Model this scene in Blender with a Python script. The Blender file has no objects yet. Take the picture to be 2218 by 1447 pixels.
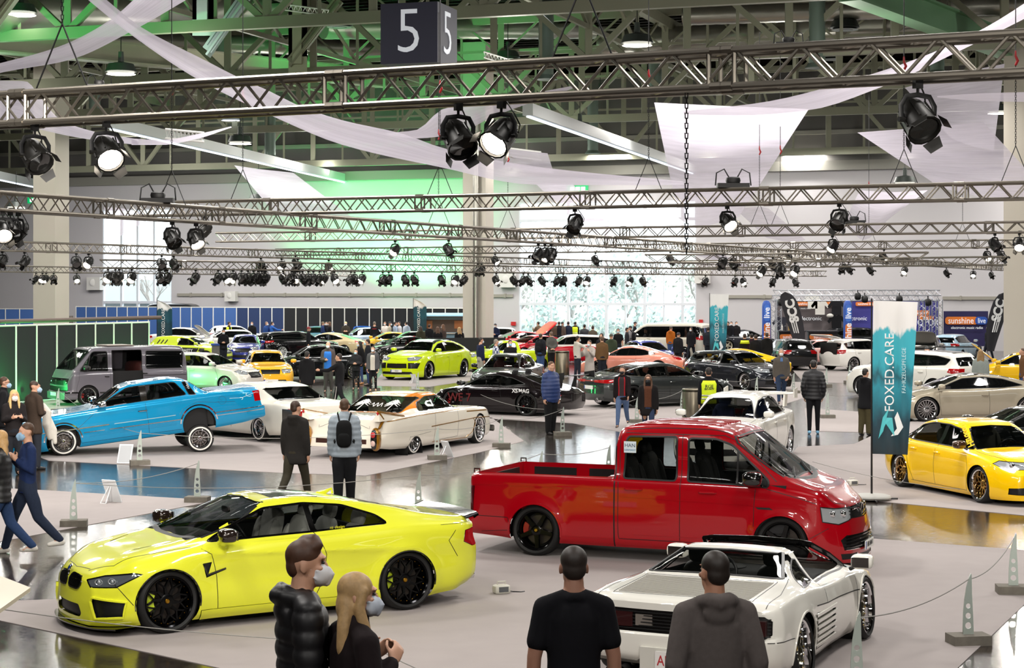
import bpy, bmesh, math, random
import numpy as np
from mathutils import Vector, Matrix
from mathutils.bvhtree import BVHTree
C = bpy.context.scene.collection
PI = math.pi
F, CX, HY, CH = 4000.0, 1109.0, 630.0, 3.6
rnd = random.Random(7)
def G(px, py, z=0.0):
 d = F*(CH-z)/(py-HY)
 return Vector(((px-CX)*d/F, d, z))
def D(px, py, d):
 return Vector(((px-CX)*d/F, d, CH-(py-HY)*d/F))
def lin(c):
 if isinstance(c, str):
  c = c.lstrip('#'); c = [int(c[i:i+2], 16)/255 for i in (0, 2, 4)]
  c = [x/12.92 if x <= .04045 else ((x+.055)/1.055)**2.4 for x in c]
 return (c[0], c[1], c[2], 1.0)
_mats = {}
def mat(col, rough=.5, metal=0., coat=0., emit=0., alpha=1., noise=0., nscale=8., bump=0., name='surface', spec=.5, trans=0.):
 key = (str(col), rough, metal, coat, emit, alpha, noise, nscale, bump, spec, trans)
 if key in _mats: return _mats[key]
 m = bpy.data.materials.new(name); m.use_nodes = True
 nt = m.node_tree; b = nt.nodes['Principled BSDF']
 c = lin(col)
 b.inputs['Base Color'].default_value = c
 b.inputs['Roughness'].default_value = rough; b.inputs['Metallic'].default_value = metal
 b.inputs['Coat Weight'].default_value = coat; b.inputs['Coat Roughness'].default_value = .04
 b.inputs['Alpha'].default_value = alpha; b.inputs['Specular IOR Level'].default_value = spec
 if emit:
  b.inputs['Emission Color'].default_value = c; b.inputs['Emission Strength'].default_value = emit
 if noise or bump:
  tc = nt.nodes.new('ShaderNodeTexCoord'); n = nt.nodes.new('ShaderNodeTexNoise')
  n.inputs['Scale'].default_value = nscale; n.inputs['Detail'].default_value = 5
  nt.links.new(tc.outputs['Object'], n.inputs['Vector'])
  if noise:
   mx = nt.nodes.new('ShaderNodeMix'); mx.data_type = 'RGBA'
   mx.inputs['A'].default_value = [x*(1-noise) for x in c[:3]]+[1]
   mx.inputs['B'].default_value = [min(1, x*(1+noise)) for x in c[:3]]+[1]
   nt.links.new(n.outputs['Fac'], mx.inputs['Factor']); nt.links.new(mx.outputs['Result'], b.inputs['Base Color'])
  if bump:
   bp = nt.nodes.new('ShaderNodeBump'); bp.inputs['Strength'].default_value = bump
   nt.links.new(n.outputs['Fac'], bp.inputs['Height']); nt.links.new(bp.outputs['Normal'], b.inputs['Normal'])
 if trans:
  tr = nt.nodes.new('ShaderNodeBsdfTransparent'); mxs = nt.nodes.new('ShaderNodeMixShader'); out = nt.nodes['Material Output']
  tr.inputs['Color'].default_value = (trans, trans*1.02, trans*1.0, 1)
  fr = nt.nodes.new('ShaderNodeLayerWeight'); fr.inputs['Blend'].default_value = .35
  mr = nt.nodes.new('ShaderNodeMapRange'); mr.inputs['To Min'].default_value = .10; mr.inputs['To Max'].default_value = .75
  nt.links.new(fr.outputs['Fresnel'], mr.inputs['Value'])
  nt.links.new(mr.outputs['Result'], mxs.inputs['Fac'])
  nt.links.new(tr.outputs[0], mxs.inputs[1]); nt.links.new(b.outputs[0], mxs.inputs[2]); nt.links.new(mxs.outputs[0], out.inputs['Surface'])
 _mats[key] = m
 return m
def paint(c, metal=0., rough=.32): return mat(c, rough, metal, 1., name='car_paint', spec=.15)
GLASS = mat('#0b0f0e', .03, 0, trans=.62, name='clear_glass')
DGLASS = mat('#07090a', .04, 0, .6, name='tinted_glass')
BLACK = mat('#0a0a0b', .45, name='black_trim')
GBLACK = mat('#060606', .12, 0, 1., name='gloss_black')
RUBBER = mat('#0d0d0d', .7, name='tyre_rubber')
CHROME = mat('#e6e6e8', .06, 1., name='chrome')
DARK = mat('#131315', .8, name='dark_fabric')
ALU = mat('#b9b6ad', .3, 1., name='aluminium')
def tag(o, label=None, cat=None, group=None, kind=None):
 if label: o['label'] = label
 if cat: o['category'] = cat
 if group: o['group'] = group
 if kind: o['kind'] = kind
 return o
def thing(name, label, cat, loc=(0, 0, 0), rz=0., group=None):
 o = bpy.data.objects.new(name, None); C.objects.link(o)
 o.location = loc; o.rotation_euler = (0, 0, rz); o.empty_display_size = .2
 return tag(o, label, cat, group)
class MB:
 def __init__(s): s.v = []; s.f = []; s.m = []; s.mi = 0
 def add(s, vs, fs):
  b = len(s.v); s.v += [tuple(map(float, v)) for v in vs]
  s.f += [tuple(b+i for i in f) for f in fs]; s.m += [s.mi]*len(fs)
 def box(s, c, sz, R=None):
  x, y, z = sz[0]/2, sz[1]/2, sz[2]/2
  vs = [Vector(p) for p in ((-x,-y,-z),(x,-y,-z),(x,y,-z),(-x,y,-z),(-x,-y,z),(x,-y,z),(x,y,z),(-x,y,z))]
  if R is not None: vs = [R @ v for v in vs]
  c = Vector(c)
  s.add([v+c for v in vs], [(0,3,2,1),(4,5,6,7),(0,1,5,4),(1,2,6,5),(2,3,7,6),(3,0,4,7)])
 def tube(s, pts, r, n=8, flat=(1, 1), up=None, ring=False):
  pts = [Vector(p) for p in pts]; k = len(pts)
  rs = r if isinstance(r, (list, tuple)) else [r]*k
  prev = None; vs = []
  for i in range(k):
   t = (pts[min(i+1, k-1)]-pts[max(i-1, 0)])
   if t.length < 1e-9: t = Vector((0, 0, 1))
   t.normalize()
   if prev is None:
    a = Vector(up) if up else (Vector((0, 0, 1)) if abs(t.z) < .9 else Vector((1, 0, 0)))
   else: a = prev
   u = (a-t*a.dot(t)); u.normalize(); w = t.cross(u); prev = u
   for j in range(n):
    g = 2*PI*j/n
    vs.append(pts[i]+u*(math.cos(g)*rs[i]*flat[0])+w*(math.sin(g)*rs[i]*flat[1]))
  fs = [(i*n+j, i*n+(j+1) % n, (i+1)*n+(j+1) % n, (i+1)*n+j) for i in range(k-1) for j in range(n)]
  fs += [tuple(range(n-1, -1, -1)), tuple((k-1)*n+j for j in range(n))]
  s.add(vs, fs)
 def limb(s, pts, rs, n=12, flat=(1, 1), up=None):
  pts = [Vector(p) for p in pts]
  t0 = (pts[0]-pts[1]).normalized(); t1 = (pts[-1]-pts[-2]).normalized()
  P, R = [], []
  for a in (80, 55, 28): P.append(pts[0]+t0*rs[0]*math.sin(math.radians(a))*.9); R.append(rs[0]*math.cos(math.radians(a)))
  P += pts; R += list(rs)
  for a in (28, 55, 80): P.append(pts[-1]+t1*rs[-1]*math.sin(math.radians(a))*.9); R.append(rs[-1]*math.cos(math.radians(a)))
  s.tube(P, R, n, flat, up)
 def sq(s, c, rad, e=1., n=16, m=10, R=None):
  pw = lambda v: math.copysign(abs(v)**e, v)
  vs = []; c = Vector(c)
  for i in range(m+1):
   a = -PI/2+PI*i/m
   for j in range(n):
    b = 2*PI*j/n
    v = Vector((rad[0]*pw(math.cos(a))*pw(math.cos(b)), rad[1]*pw(math.cos(a))*pw(math.sin(b)), rad[2]*pw(math.sin(a))))
    vs.append(c+(R @ v if R is not None else v))
  s.add(vs, [(i*n+j, i*n+(j+1) % n, (i+1)*n+(j+1) % n, (i+1)*n+j) for i in range(m) for j in range(n)])
 def lathe(s, prof, n=32, M=None, close=False):
  vs = []
  for (y, r) in prof:
   for j in range(n):
    a = 2*PI*j/n; v = Vector((r*math.cos(a), y, r*math.sin(a)))
    vs.append(M @ v if M is not None else v)
  k = len(prof)
  s.add(vs, [(i*n+j, (i+1)*n+j, (i+1)*n+(j+1) % n, i*n+(j+1) % n) for i in range(k-1) for j in range(n)])
 def prism(s, poly, M, d):
  n = len(poly)
  vs = [M @ Vector((p[0], p[1], -d/2)) for p in poly]+[M @ Vector((p[0], p[1], d/2)) for p in poly]
  s.add(vs, [tuple(range(n-1, -1, -1)), tuple(range(n, 2*n))]+[(i, (i+1) % n, n+(i+1) % n, n+i) for i in range(n)])
 def grid(s, P, th=0.):
  P = [[Vector(q) for q in row] for row in P]; a, b = len(P), len(P[0])
  fs = [(i*b+j, i*b+j+1, (i+1)*b+j+1, (i+1)*b+j) for i in range(a-1) for j in range(b-1)]
  s.add([q for row in P for q in row], fs)
 def mesh(s, name, mats, smooth=35):
  me = bpy.data.meshes.new(name); me.from_pydata(s.v, [], s.f)
  for m in (mats if isinstance(mats, (list, tuple)) else [mats]): me.materials.append(m)
  if any(s.m): me.polygons.foreach_set('material_index', s.m)
  finish(me, smooth)
  return me
 def build(s, name, mats, parent=None, smooth=35):
  o = bpy.data.objects.new(name, s.mesh(name, mats, smooth)); C.objects.link(o); o.parent = parent
  return o
def finish(me, smooth):
 if smooth:
  me.polygons.foreach_set('use_smooth', [True]*len(me.polygons))
  if smooth < 180: me.set_sharp_from_angle(angle=math.radians(smooth))
 me.update()
def link(name, me, parent=None, loc=None, rot=None, scale=None):
 o = bpy.data.objects.new(name, me); C.objects.link(o); o.parent = parent
 if loc is not None: o.location = loc
 if rot is not None: o.rotation_euler = rot
 if scale is not None: o.scale = scale if isinstance(scale, (tuple, list)) else (scale,)*3
 return o
def dup(root, parent=None):
 c = root.copy(); C.objects.link(c)
 if parent is not None: c.parent = parent
 for ch in list(root.children): dup(ch, c)
 return c
SCR = bpy.data.scenes.new('scratch')
def to_mesh(o):
 SCR.collection.objects.link(o); SCR.view_layers[0].update(); dg = SCR.view_layers[0].depsgraph
 me = bpy.data.meshes.new_from_object(o.evaluated_get(dg)); old = o.data; bpy.data.objects.remove(o)
 (bpy.data.curves if isinstance(old, bpy.types.Curve) else bpy.data.meshes).remove(old)
 return me
def text_mesh(body, size=1., ext=.004, bold=0., align='CENTER', sx=1., shear=0.):
 cu = bpy.data.curves.new('lettering', 'FONT'); cu.body = body; cu.size = size; cu.extrude = ext; cu.offset = bold
 cu.align_x = align; cu.align_y = 'CENTER'; cu.resolution_u = 3; cu.shear = shear
 me = to_mesh(bpy.data.objects.new('lettering', cu))
 if sx != 1.: me.transform(Matrix.Diagonal((sx, 1, 1, 1)))
 return me
def text_on(name, body, parent, M, m, size, ext=.004, bold=0., sx=1., shear=0.):
 me = text_mesh(body, size, ext, bold, sx=sx, shear=shear); me.transform(M); me.materials.clear(); me.materials.append(m)
 return link(name, me, parent)
def frame(o, x, y):
 x = Vector(x).normalized(); z = x.cross(Vector(y)).normalized(); y = z.cross(x)
 return Matrix(((x.x, y.x, z.x, o[0]), (x.y, y.y, z.y, o[1]), (x.z, y.z, z.z, o[2]), (0, 0, 0, 1)))
def pch(pts):
 p = sorted(pts); x = np.array([a for a, b in p], float); y = np.array([b for a, b in p], float)
 h = np.diff(x); d = np.diff(y)/h; m = np.zeros(len(x))
 m[0], m[-1] = d[0], d[-1]
 for i in range(1, len(x)-1):
  if d[i-1]*d[i] > 0:
   w1, w2 = 2*h[i]+h[i-1], h[i]+2*h[i-1]; m[i] = (w1+w2)/(w1/d[i-1]+w2/d[i])
 def f(q):
  q = np.clip(np.asarray(q, float), x[0], x[-1]); i = np.clip(np.searchsorted(x, q, side='right')-1, 0, len(x)-2)
  t = (q-x[i])/h[i]
  return y[i]*(1+2*t)*(1-t)**2+h[i]*m[i]*t*(1-t)**2+y[i+1]*t*t*(3-2*t)+h[i]*m[i+1]*t*t*(t-1)
 return f
def rp(poly, r, n=3):
 out = []; k = len(poly)
 for i in range(k):
  a, b, c = Vector(poly[i-1]), Vector(poly[i]), Vector(poly[(i+1) % k])
  u, w = a-b, c-b; q = min(r, u.length*.45, w.length*.45)
  p0 = b+u.normalized()*q; p2 = b+w.normalized()*q
  for j in range(n+1):
   t = j/n; out.append(tuple(p0*(1-t)**2+b*2*t*(1-t)+p2*t*t))
 return out
def inpoly(p, poly):
 x, y = p; r = False; n = len(poly); j = n-1
 for i in range(n):
  xi, yi = poly[i][0], poly[i][1]; xj, yj = poly[j][0], poly[j][1]
  if (yi > y) != (yj > y) and x < (xj-xi)*(y-yi)/(yj-yi)+xi: r = not r
  j = i
 return r
# ---------------------------------------------------------------- vehicles
SEGS = (2, 3, 4, 4, 4, 3, 2, 4, 2, 3, 4)
class Shell:
 """half body skin (y >= 0): front is +x, origin on the floor midway between the axles"""
 def __init__(s, p, root, body_mat):
  s.p, s.root, s.bm_mat = p, root, body_mat
  s.lines = {}; s.wells = []
  top, belt, bot, plan = pch(p['top']), pch(p['belt']), pch(p['bot']), pch(p['plan'])
  s.top, s.belt, s.bot, s.plan = top, belt, bot, plan
  xr, xf = p['top'][0][0], p['top'][-1][0]; res = p.get('res', .05)
  xs = list(np.linspace(xr, xf, int((xf-xr)/res)+1))
  for (a, za), (b, zb) in zip(p['top'], p['top'][1:]):
   k = int(abs(zb-za)/res); xs += list(np.linspace(a, b, k+2))
  xs += [xr+.012, xr+.03, xf-.012, xf-.03, xr+.06, xf-.06]
  xs = sorted(xs); q = [xs[0]]
  for x in xs[1:]:
   if x-q[-1] > .006: q.append(x)
  q[-1] = xf; xs = np.array(q); N = len(xs)
  zc = top(xs); zs = np.minimum(belt(xs), zc-.012); W = plan(xs); zb = bot(xs)
  h = zc-zs; hm = p['hm']; k = np.clip(h/hm, 0, 1); k = k*k*(3-2*k)
  hb = zs-zb
  side = p.get('side', [(0, .90), (.10, .955), (.34, .99), (.6, 1.), (.86, .985), (1., .95)])
  cp = [np.stack([W*f, zb+t*hb], 1) for t, f in side]
  rw = p.get('rw', .66); rd = p.get('rd', .075); sh = p.get('sh', .035)
  yS = W*side[-1][1]
  yR = W*(p.get('hw', .80)*(1-k)+rw*k); r = rd*k+(1-k)*h*.14
  cp += [np.stack([yS*(.94*(1-k)+k)-sh*k, zs+np.minimum(.012, h*.3)+(1-k)*h*.2], 1),
               np.stack([yR+.02*k, zc-r-.045*k-(1-k)*h*.12], 1),
               np.stack([yR*(.93), zc-r*.5-.008*k-(1-k)*h*.02], 1),
               np.stack([yR*.5, zc-r*.13], 1), np.stack([yR*0, zc], 1)]
  P = np.stack(cp, 1)
  K = P.shape[1]; d = np.linalg.norm(np.diff(P, axis=1), axis=2)+1e-5
  T = np.zeros_like(P)
  for j in range(1, K-1):
   a, b = d[:, j-1:j], d[:, j:j+1]
   T[:, j] = ((P[:, j+1]-P[:, j])/b*a+(P[:, j]-P[:, j-1])/a*b)/(a+b)
  T[:, 0] = (P[:, 1]-P[:, 0])/d[:, :1]; T[:, -1] = np.array([-1., 0.])
  soft = p.get('soft', .8); kk = len(side)-1
  rows = []
  q = p.get('q', 1.)
  for j in range(K-1):
   n = max(1, int(round(SEGS[j if K == 11 else min(j, 10)]*q)))
   L = d[:, j:j+1]
   for i in range(n):
    t = i/n; a = P[:, j]; b = P[:, j+1]; ta = T[:, j]*L*soft; tb = T[:, j+1]*L*soft
    rows.append(a*(1+2*t)*(1-t)**2+ta*t*(1-t)**2+b*t*t*(3-2*t)-tb*t*t*(1-t))
  rows.append(P[:, -1]); Q = np.stack(rows, 1); M = Q.shape[1]
  X = np.repeat(xs[:, None], M, 1); Y = Q[..., 0].copy(); Z = Q[..., 1]
  Y[:, -1] = 0
  for (xw, zw, R, fl) in p.get('flare', []):
   rr = np.hypot(X-xw, Z-zw); low = np.clip((zs[:, None]-Z)/.1, 0, 1)
   g = np.where(rr > R, np.exp(-((rr-R)/.09)**2), np.exp(-((rr-R)/.16)**2))
   Y += fl*g*low
  for (z0, z1, amp, x0, x1) in p.get('crease', []):
   zl = z0+(X-x0)/(x1-x0)*(z1-z0); w = np.clip((X-x0)/.25, 0, 1)*np.clip((x1-X)/.25, 0, 1)*(np.arange(M)[None, :] < 30*q)
   dz = (Z-zl)/.07
   Y += amp*w*np.where(dz > 0, np.exp(-dz*1.2), np.exp(dz*3.0))

  nc = max(4, int(8*q))
  def cap(i):
   t = np.linspace(0, 1, nc+1)[1:, None]
   return np.repeat(X[i][None], nc, 0), Y[i][None]*(1-t), np.repeat(Z[i][None], nc, 0)
  cf, cr = cap(-1), cap(0)
  X = np.vstack([cr[0][::-1], X, cf[0]]); Y = np.vstack([cr[1][::-1], Y, cf[1]]); Z = np.vstack([cr[2][::-1], Z, cf[2]])
  fp, rpf = pch(p['fprof']), pch(p['rprof']); lf, lr = p.get('lf', .6), p.get('lr', .6)
  ss = lambda v: (lambda c: c*c*(3-2*c))(np.clip(v, 0, 1))
  wf, wr = ss((X-(xf-lf))/lf), ss(((xr+lr)-X)/lr)
  Wm = max(b for a, b in p['plan'])
  X = X+wf*(fp(Z)-p.get('bowf', .15)*(Y/Wm)**2)-wr*(rpf(Z)-p.get('bowr', .12)*(Y/Wm)**2)
  s.grid = (X, Y, Z)
  n0, n1 = X.shape
  vs = np.stack([X, Y, Z], 2).reshape(-1, 3)
  fs = [(i*n1+j, (i+1)*n1+j, (i+1)*n1+j+1, i*n1+j+1) for i in range(n0-1) for j in range(n1-1)]
  me = bpy.data.meshes.new('shell'); me.from_pydata(vs.tolist(), [], fs)
  s.bm = bmesh.new(); s.bm.from_mesh(me); bpy.data.meshes.remove(me)
  bmesh.ops.remove_doubles(s.bm, verts=s.bm.verts, dist=.0008)
  bmesh.ops.dissolve_degenerate(s.bm, dist=.0005, edges=s.bm.edges)
  s.bm.normal_update()
  if sum(f.normal.y*f.calc_area() for f in s.bm.faces) < 0: bmesh.ops.reverse_faces(s.bm, faces=s.bm.faces); s.bm.normal_update()
  s.bvh = BVHTree.FromBMesh(s.bm)
  s.full = s.bm.copy()
 def view(s, a):
  if a == 't': return Vector((0, 0, 1)), Vector((1, 0, 0)), Vector((0, 1, 0))
  if a == 's': a = 90
  a = math.radians(a)
  return Vector((math.cos(a), math.sin(a), 0)), Vector((math.sin(a), -math.cos(a), 0)), Vector((0, 0, 1))
 def uv(s, a, pts):
  n, u, v = s.view(a); out = []
  for q in pts:
   if len(q) == 3: q = Vector(q); out.append((q.dot(u), q.dot(v)))
   elif a == 0: out.append((-q[0], q[1]))
   else: out.append((q[0], q[1]))
  return out
 def cut(s, a, poly, nmin=.12, xmin=-99, xmax=99):
  n, u, v = s.view(a); P = s.uv(a, poly)
  u0, u1 = min(q[0] for q in P), max(q[0] for q in P); v0, v1 = min(q[1] for q in P), max(q[1] for q in P)
  cand = []
  for f in s.bm.faces:
   if f.normal.dot(n) < nmin: continue
   us = [w.co.dot(u) for w in f.verts]; vz = [w.co.dot(v) for w in f.verts]
   if max(us) < u0 or min(us) > u1 or max(vz) < v0 or min(vz) > v1: continue
   cx = sum(w.co.x for w in f.verts)/len(f.verts)
   if cx < xmin or cx > xmax: continue
   cand.append(f)
  if not cand: return None
  geom = list({e for f in cand for e in f.edges})+list({w for f in cand for w in f.verts})+cand
  k = len(P)
  for i in range(k):
   p0 = u*P[i][0]+v*P[i][1]; e = u*(P[(i+1) % k][0]-P[i][0])+v*(P[(i+1) % k][1]-P[i][1])
   if e.length < 1e-6: continue
   r = bmesh.ops.bisect_plane(s.bm, geom=geom, plane_co=p0, plane_no=e.cross(n).normalized(), dist=.0004)
   geom = r['geom']
  fs = []
  for f in geom:
   if isinstance(f, bmesh.types.BMFace) and f.is_valid:
    c = f.calc_center_median()
    if inpoly((c.dot(u), c.dot(v)), P): fs.append(f)
  if not fs: return None
  vi = {}; vs = []; ff = []; nr = []
  for f in fs:
   for w in f.verts:
    if w not in vi: vi[w] = len(vs); vs.append(w.co.copy()); nr.append(w.normal.copy())
   ff.append(tuple(vi[w] for w in f.verts))
  bmesh.ops.delete(s.bm, geom=fs, context='FACES')
  return vs, ff, nr
 def part(s, name, piece, m, recess=0., centre=None, parent=None, smooth=40, only=None, thick=0.):
  if piece is None: return []
  vs, ff, nr = piece
  vs = [v-q*recess for v, q in zip(vs, nr)]
  if centre is None: centre = min(v.y for v in vs) < .004
  mir = [Vector((v.x, -v.y, v.z)) for v in vs]; rf = [tuple(reversed(f)) for f in ff]
  out = []
  if centre:
   b = MB(); b.add(vs, ff); b.add(mir, rf)
   out.append(b)
  else:
   if only in (None, 1): b = MB(); b.add(vs, ff); out.append(b)
   if only in (None, -1): b = MB(); b.add(mir, rf); out.append(b)
  res = []
  for b in out:
   o = b.build(name, m, parent or s.root, 0)
   bm = bmesh.new(); bm.from_mesh(o.data); bmesh.ops.remove_doubles(bm, verts=bm.verts, dist=.0006); bm.to_mesh(o.data); bm.free()
   finish(o.data, smooth); res.append(o)
   if name == 'window_frame': split_loose(o)
  return res
 def hit(s, a, q):
  n, u, v = s.view(a); o = u*q[0]+v*q[1]+n*6
  if a == 't': o = Vector((q[0], q[1], 6))
  h = s.bvh.ray_cast(o, -n)
  return (h[0], h[1]) if h[0] is not None else None
 def line(s, a, pts, w=.008, m=None, name='panel_seam', lift=.002, closed=False, step=.04, sides=(1, -1), key=0):
  P = [Vector(q) for q in s.uv(a, pts)]
  if closed: P.append(P[0])
  S = []
  for i in range(len(P)-1):
   k = max(1, int((P[i+1]-P[i]).length/step)); S += [P[i].lerp(P[i+1], j/k) for j in range(k)]
  S.append(P[-1]); H = [h for h in (s.hit(a, q) for q in S) if h]
  if len(H) < 2: return
  mid = min(abs(h[0].y) for h in H) < .03
  def bag(k): return s.lines.setdefault((name, m or BLACK, (0 if mid else k, key)), MB())
  vs = []
  for i, (p, nn) in enumerate(H):
   t = H[min(i+1, len(H)-1)][0]-H[max(i-1, 0)][0]
   if t.length < 1e-6: t = Vector((1, 0, 0))
   l = t.normalized().cross(nn)*(w/2)
   vs += [p+l-nn*.004, p+l*.8+nn*lift, p-l*.8+nn*lift, p-l-nn*.004]
  fs = [(i*4+j, i*4+j+1, i*4+j+5, i*4+j+4) for i in range(len(H)-1) for j in range(3)]
  if 1 in sides: bag(1).add(vs, fs)
  if -1 in sides: bag(-1).add([(v.x, -v.y, v.z) for v in vs], [tuple(reversed(f)) for f in fs])
 def arch(s, x, z, R, lip=None, w=.03):
  s.cut('s', [(x+R*math.cos(2*PI*i/28), z+R*math.sin(2*PI*i/28)) for i in range(28)], .0)
  pts = [(x+(R+.006)*math.cos(a), z+(R+.006)*math.sin(a)) for a in np.linspace(-.15, PI+.15, 25)]
  pts = [q for q in pts if q[1] > float(s.bot(q[0]))+.03]
  if lip: s.line('s', pts, w, lip, 'arch_trim', .008, key=x)
  s.wells.append((x, z, R))
 def done(s, m=None, inner=None, floor_z=None, name='body'):
  p = s.p; bm = s.bm
  for (nm, mm, _), b in s.lines.items(): b.build(nm, mm, s.root)
  bmesh.ops.delete(bm, geom=[v for v in bm.verts if not v.link_faces], context='VERTS')
  bm.normal_update()
  vs = [v.co.copy() for v in bm.verts]; bm.verts.index_update()
  ff = [tuple(v.index for v in f.verts) for f in bm.faces]
  s.part(name, (vs, ff, [v.normal for v in bm.verts]), m or s.bm_mat, centre=True, smooth=p.get('smooth', 40))
  if inner:
   zi = p.get('zi', .3); ks = [f for f in bm.faces if f.calc_center_median().z > zi and abs(f.calc_center_median().x-p.get('cab', 0)) < p.get('cabl', 1.6)]
   vi = {}; v2 = []; f2 = []
   for f in ks:
    for w in f.verts:
     if w not in vi: vi[w] = len(v2); v2.append(w.co-w.normal*.022)
    f2.append(tuple(vi[w] for w in reversed(f.verts)))
   for q in v2: q.y = max(0., q.y)
   if f2: s.part('lining', (v2, f2, [Vector((0, 0, 0))]*len(v2)), inner, centre=True)
  b = MB()
  xs = np.linspace(p['top'][0][0]+.25, p['top'][-1][0]-.25, 13)
  b.add([(x, sg*float(s.plan(x))*.84, float(s.bot(x))+.04) for x in xs for sg in (-1, 1)], [(2*i, 2*i+2, 2*i+3, 2*i+1) for i in range(12)])
  for (x, z, R) in s.wells:
   for sg in (1, -1):
    y1 = float(s.plan(x))*.965*sg; y0 = y1-.32*sg
    vs = []
    for i in range(15):
     a = -.25+(PI+.5)*i/14
     for y in (y1, y0): vs.append((x+R*1.01*math.cos(a), y, z+R*1.01*math.sin(a)))
    vs.append((x, y0, z))
    b.add(vs, [(2*i, 2*i+1, 2*i+3, 2*i+2) for i in range(14)]+[(2*i+1, 30, 2*i+3) for i in range(14)])
  b.build('underbody', BLACK, s.root, 0)
  bm.free(); s.full.free()
_wheels = {}
def wheel_mesh(R, w, rr, style, rim_c, lip_c, cap_c, wall=None):
 key = (R, w, rr, style, rim_c, lip_c, cap_c, wall)
 if key in _wheels: return _wheels[key]
 fine = 40 if style[0] != '_' else 20; st = style.strip('_')
 t = MB(); a = w/2; N = fine
 t.lathe([(-a*.9, rr), (-a-.006, (R+rr)/2), (-a+.012, R-.014), (-a+.035, R-.002), (0, R), (a-.035, R-.002), (a-.012, R-.014), (a+.006, (R+rr)/2), (a*.9, rr)], N)
 if wall:
  t.mi = 1; m_ = (R+rr)/2
  t.lathe([(a+.0065, m_+.012), (a+.009, m_), (a+.0075, m_-.022)], N)
 tm = t.mesh('wheel', [RUBBER, wall or RUBBER])
 r = MB(); dish = {'mesh': .055, 'five': .03, 'multi': .03, 'wire': .05, 'steel': .04, 'turbine': .03, 'deep': .08, 'star': .03, 'smooth': .012}.get(st, .03)
 face = a*.9-dish
 r.mi = 1
 r.lathe([(a*.92, rr+.012), (a*.97, rr+.004), (a*.9, rr-.012), (face+.004, rr-.03), (-a*.8, rr-.035), (-a*.9, rr+.01)], N)
 r.mi = 0
 hub = .075 if st != 'wire' else .05
 r.lathe([(face-.035, hub*1.05), (face+.004, hub), (face+.012, hub*.75), (face+.012, .034)], 20)
 r.mi = 2
 r.lathe([(face+.012, .026), (face+.02, .02), (face+.021, .0005)], 16)
 r.mi = 0
 def spoke(a0, a1, r0, r1, w0, w1, y0, y1, th=.03):
  p0 = Vector((math.cos(a0)*r0, y0, math.sin(a0)*r0)); p1 = Vector((math.cos(a1)*r1, y1, math.sin(a1)*r1))
  d = (p1-p0).normalized(); l = d.cross(Vector((0, 1, 0))).normalized(); vs = []
  for (p, ww) in ((p0, w0), (p1, w1)):
   vs += [p-l*ww/2-Vector((0, th, 0)), p-l*ww*.38, p+l*ww*.38, p+l*ww/2-Vector((0, th, 0))]
  r.add(vs, [(0, 1, 5, 4), (1, 2, 6, 5), (2, 3, 7, 6), (3, 0, 4, 7), (0, 3, 2, 1), (4, 5, 6, 7)])
 ro = rr-.022
 if st == 'mesh' or st == 'deep':
  n = 10
  for i in range(n):
   q = 2*PI*i/n; dq = PI/n
   spoke(q, q, hub*.8, ro*.62, .032, .024, face+.004, face+.01)
   spoke(q, q+dq*.95, ro*.6, ro, .02, .018, face+.01, face+.004)
   spoke(q, q-dq*.95, ro*.6, ro, .02, .018, face+.01, face+.004)
   spoke(q+dq, q+dq*.12, hub*.9, ro*.6, .018, .018, face, face+.008)
  r.mi = 2
  for i in range(20):
   q = 2*PI*(i+.5)/20; r.sq((math.cos(q)*(ro-.004), face+.01, math.sin(q)*(ro-.004)), (.007, .006, .007), 1, 6, 4)
  r.mi = 0
 elif st == 'five':
  for i in range(5): spoke(2*PI*i/5+.3, 2*PI*i/5+.3, hub*.6, ro, .085, .062, face+.006, face+.012, .04)
 elif st == 'star':
  for i in range(5): spoke(2*PI*i/5+.3, 2*PI*i/5+.3, hub*.6, ro, .13, .10, face+.006, face+.012, .04)
 elif st == 'multi':
  for i in range(10): spoke(2*PI*i/10, 2*PI*i/10, hub*.6, ro, .034, .028, face+.004, face+.01, .035)
 elif st == 'turbine':
  for i in range(18): spoke(2*PI*i/18, 2*PI*i/18+.16, hub*.6, ro, .02, .026, face+.004, face+.008)
 elif st == 'wire':
  for i in range(24): spoke(2*PI*i/24, 2*PI*i/24+(.2 if i % 2 else -.2), hub*.7, ro, .007, .007, face+.01 if i % 2 else face-.015, face-.01, .007)
 elif st in ('steel', 'smooth'):
  r.lathe([(face+.012, .034), (face+.004, .09), (face-.012, ro*.72), (face+.006, ro*.86), (face, ro)], N)
  r.mi = 1
  for i in range(8): r.sq((math.cos(PI*i/4)*ro*.82, face+.006, math.sin(PI*i/4)*ro*.82), (.022, .006, .022), 1, 8, 4)
 r.mi = 3
 r.lathe([(-.035, .02), (-.035, rr*.74), (-.02, rr*.74), (-.02, .02)], 28)
 r.mi = 4
 r.lathe([(-.10, .001), (-.10, rr-.02)], 28)
 mr = lambda c, ro_=.18, me=1.: c if not isinstance(c, (str, tuple)) else mat(c, ro_, me)
 rm = r.mesh('rim', [mr(rim_c), mr(lip_c), mr(cap_c), mat('#55504c', .4, 1.), BLACK])
 _wheels[key] = (tm, rm); return tm, rm
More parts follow.
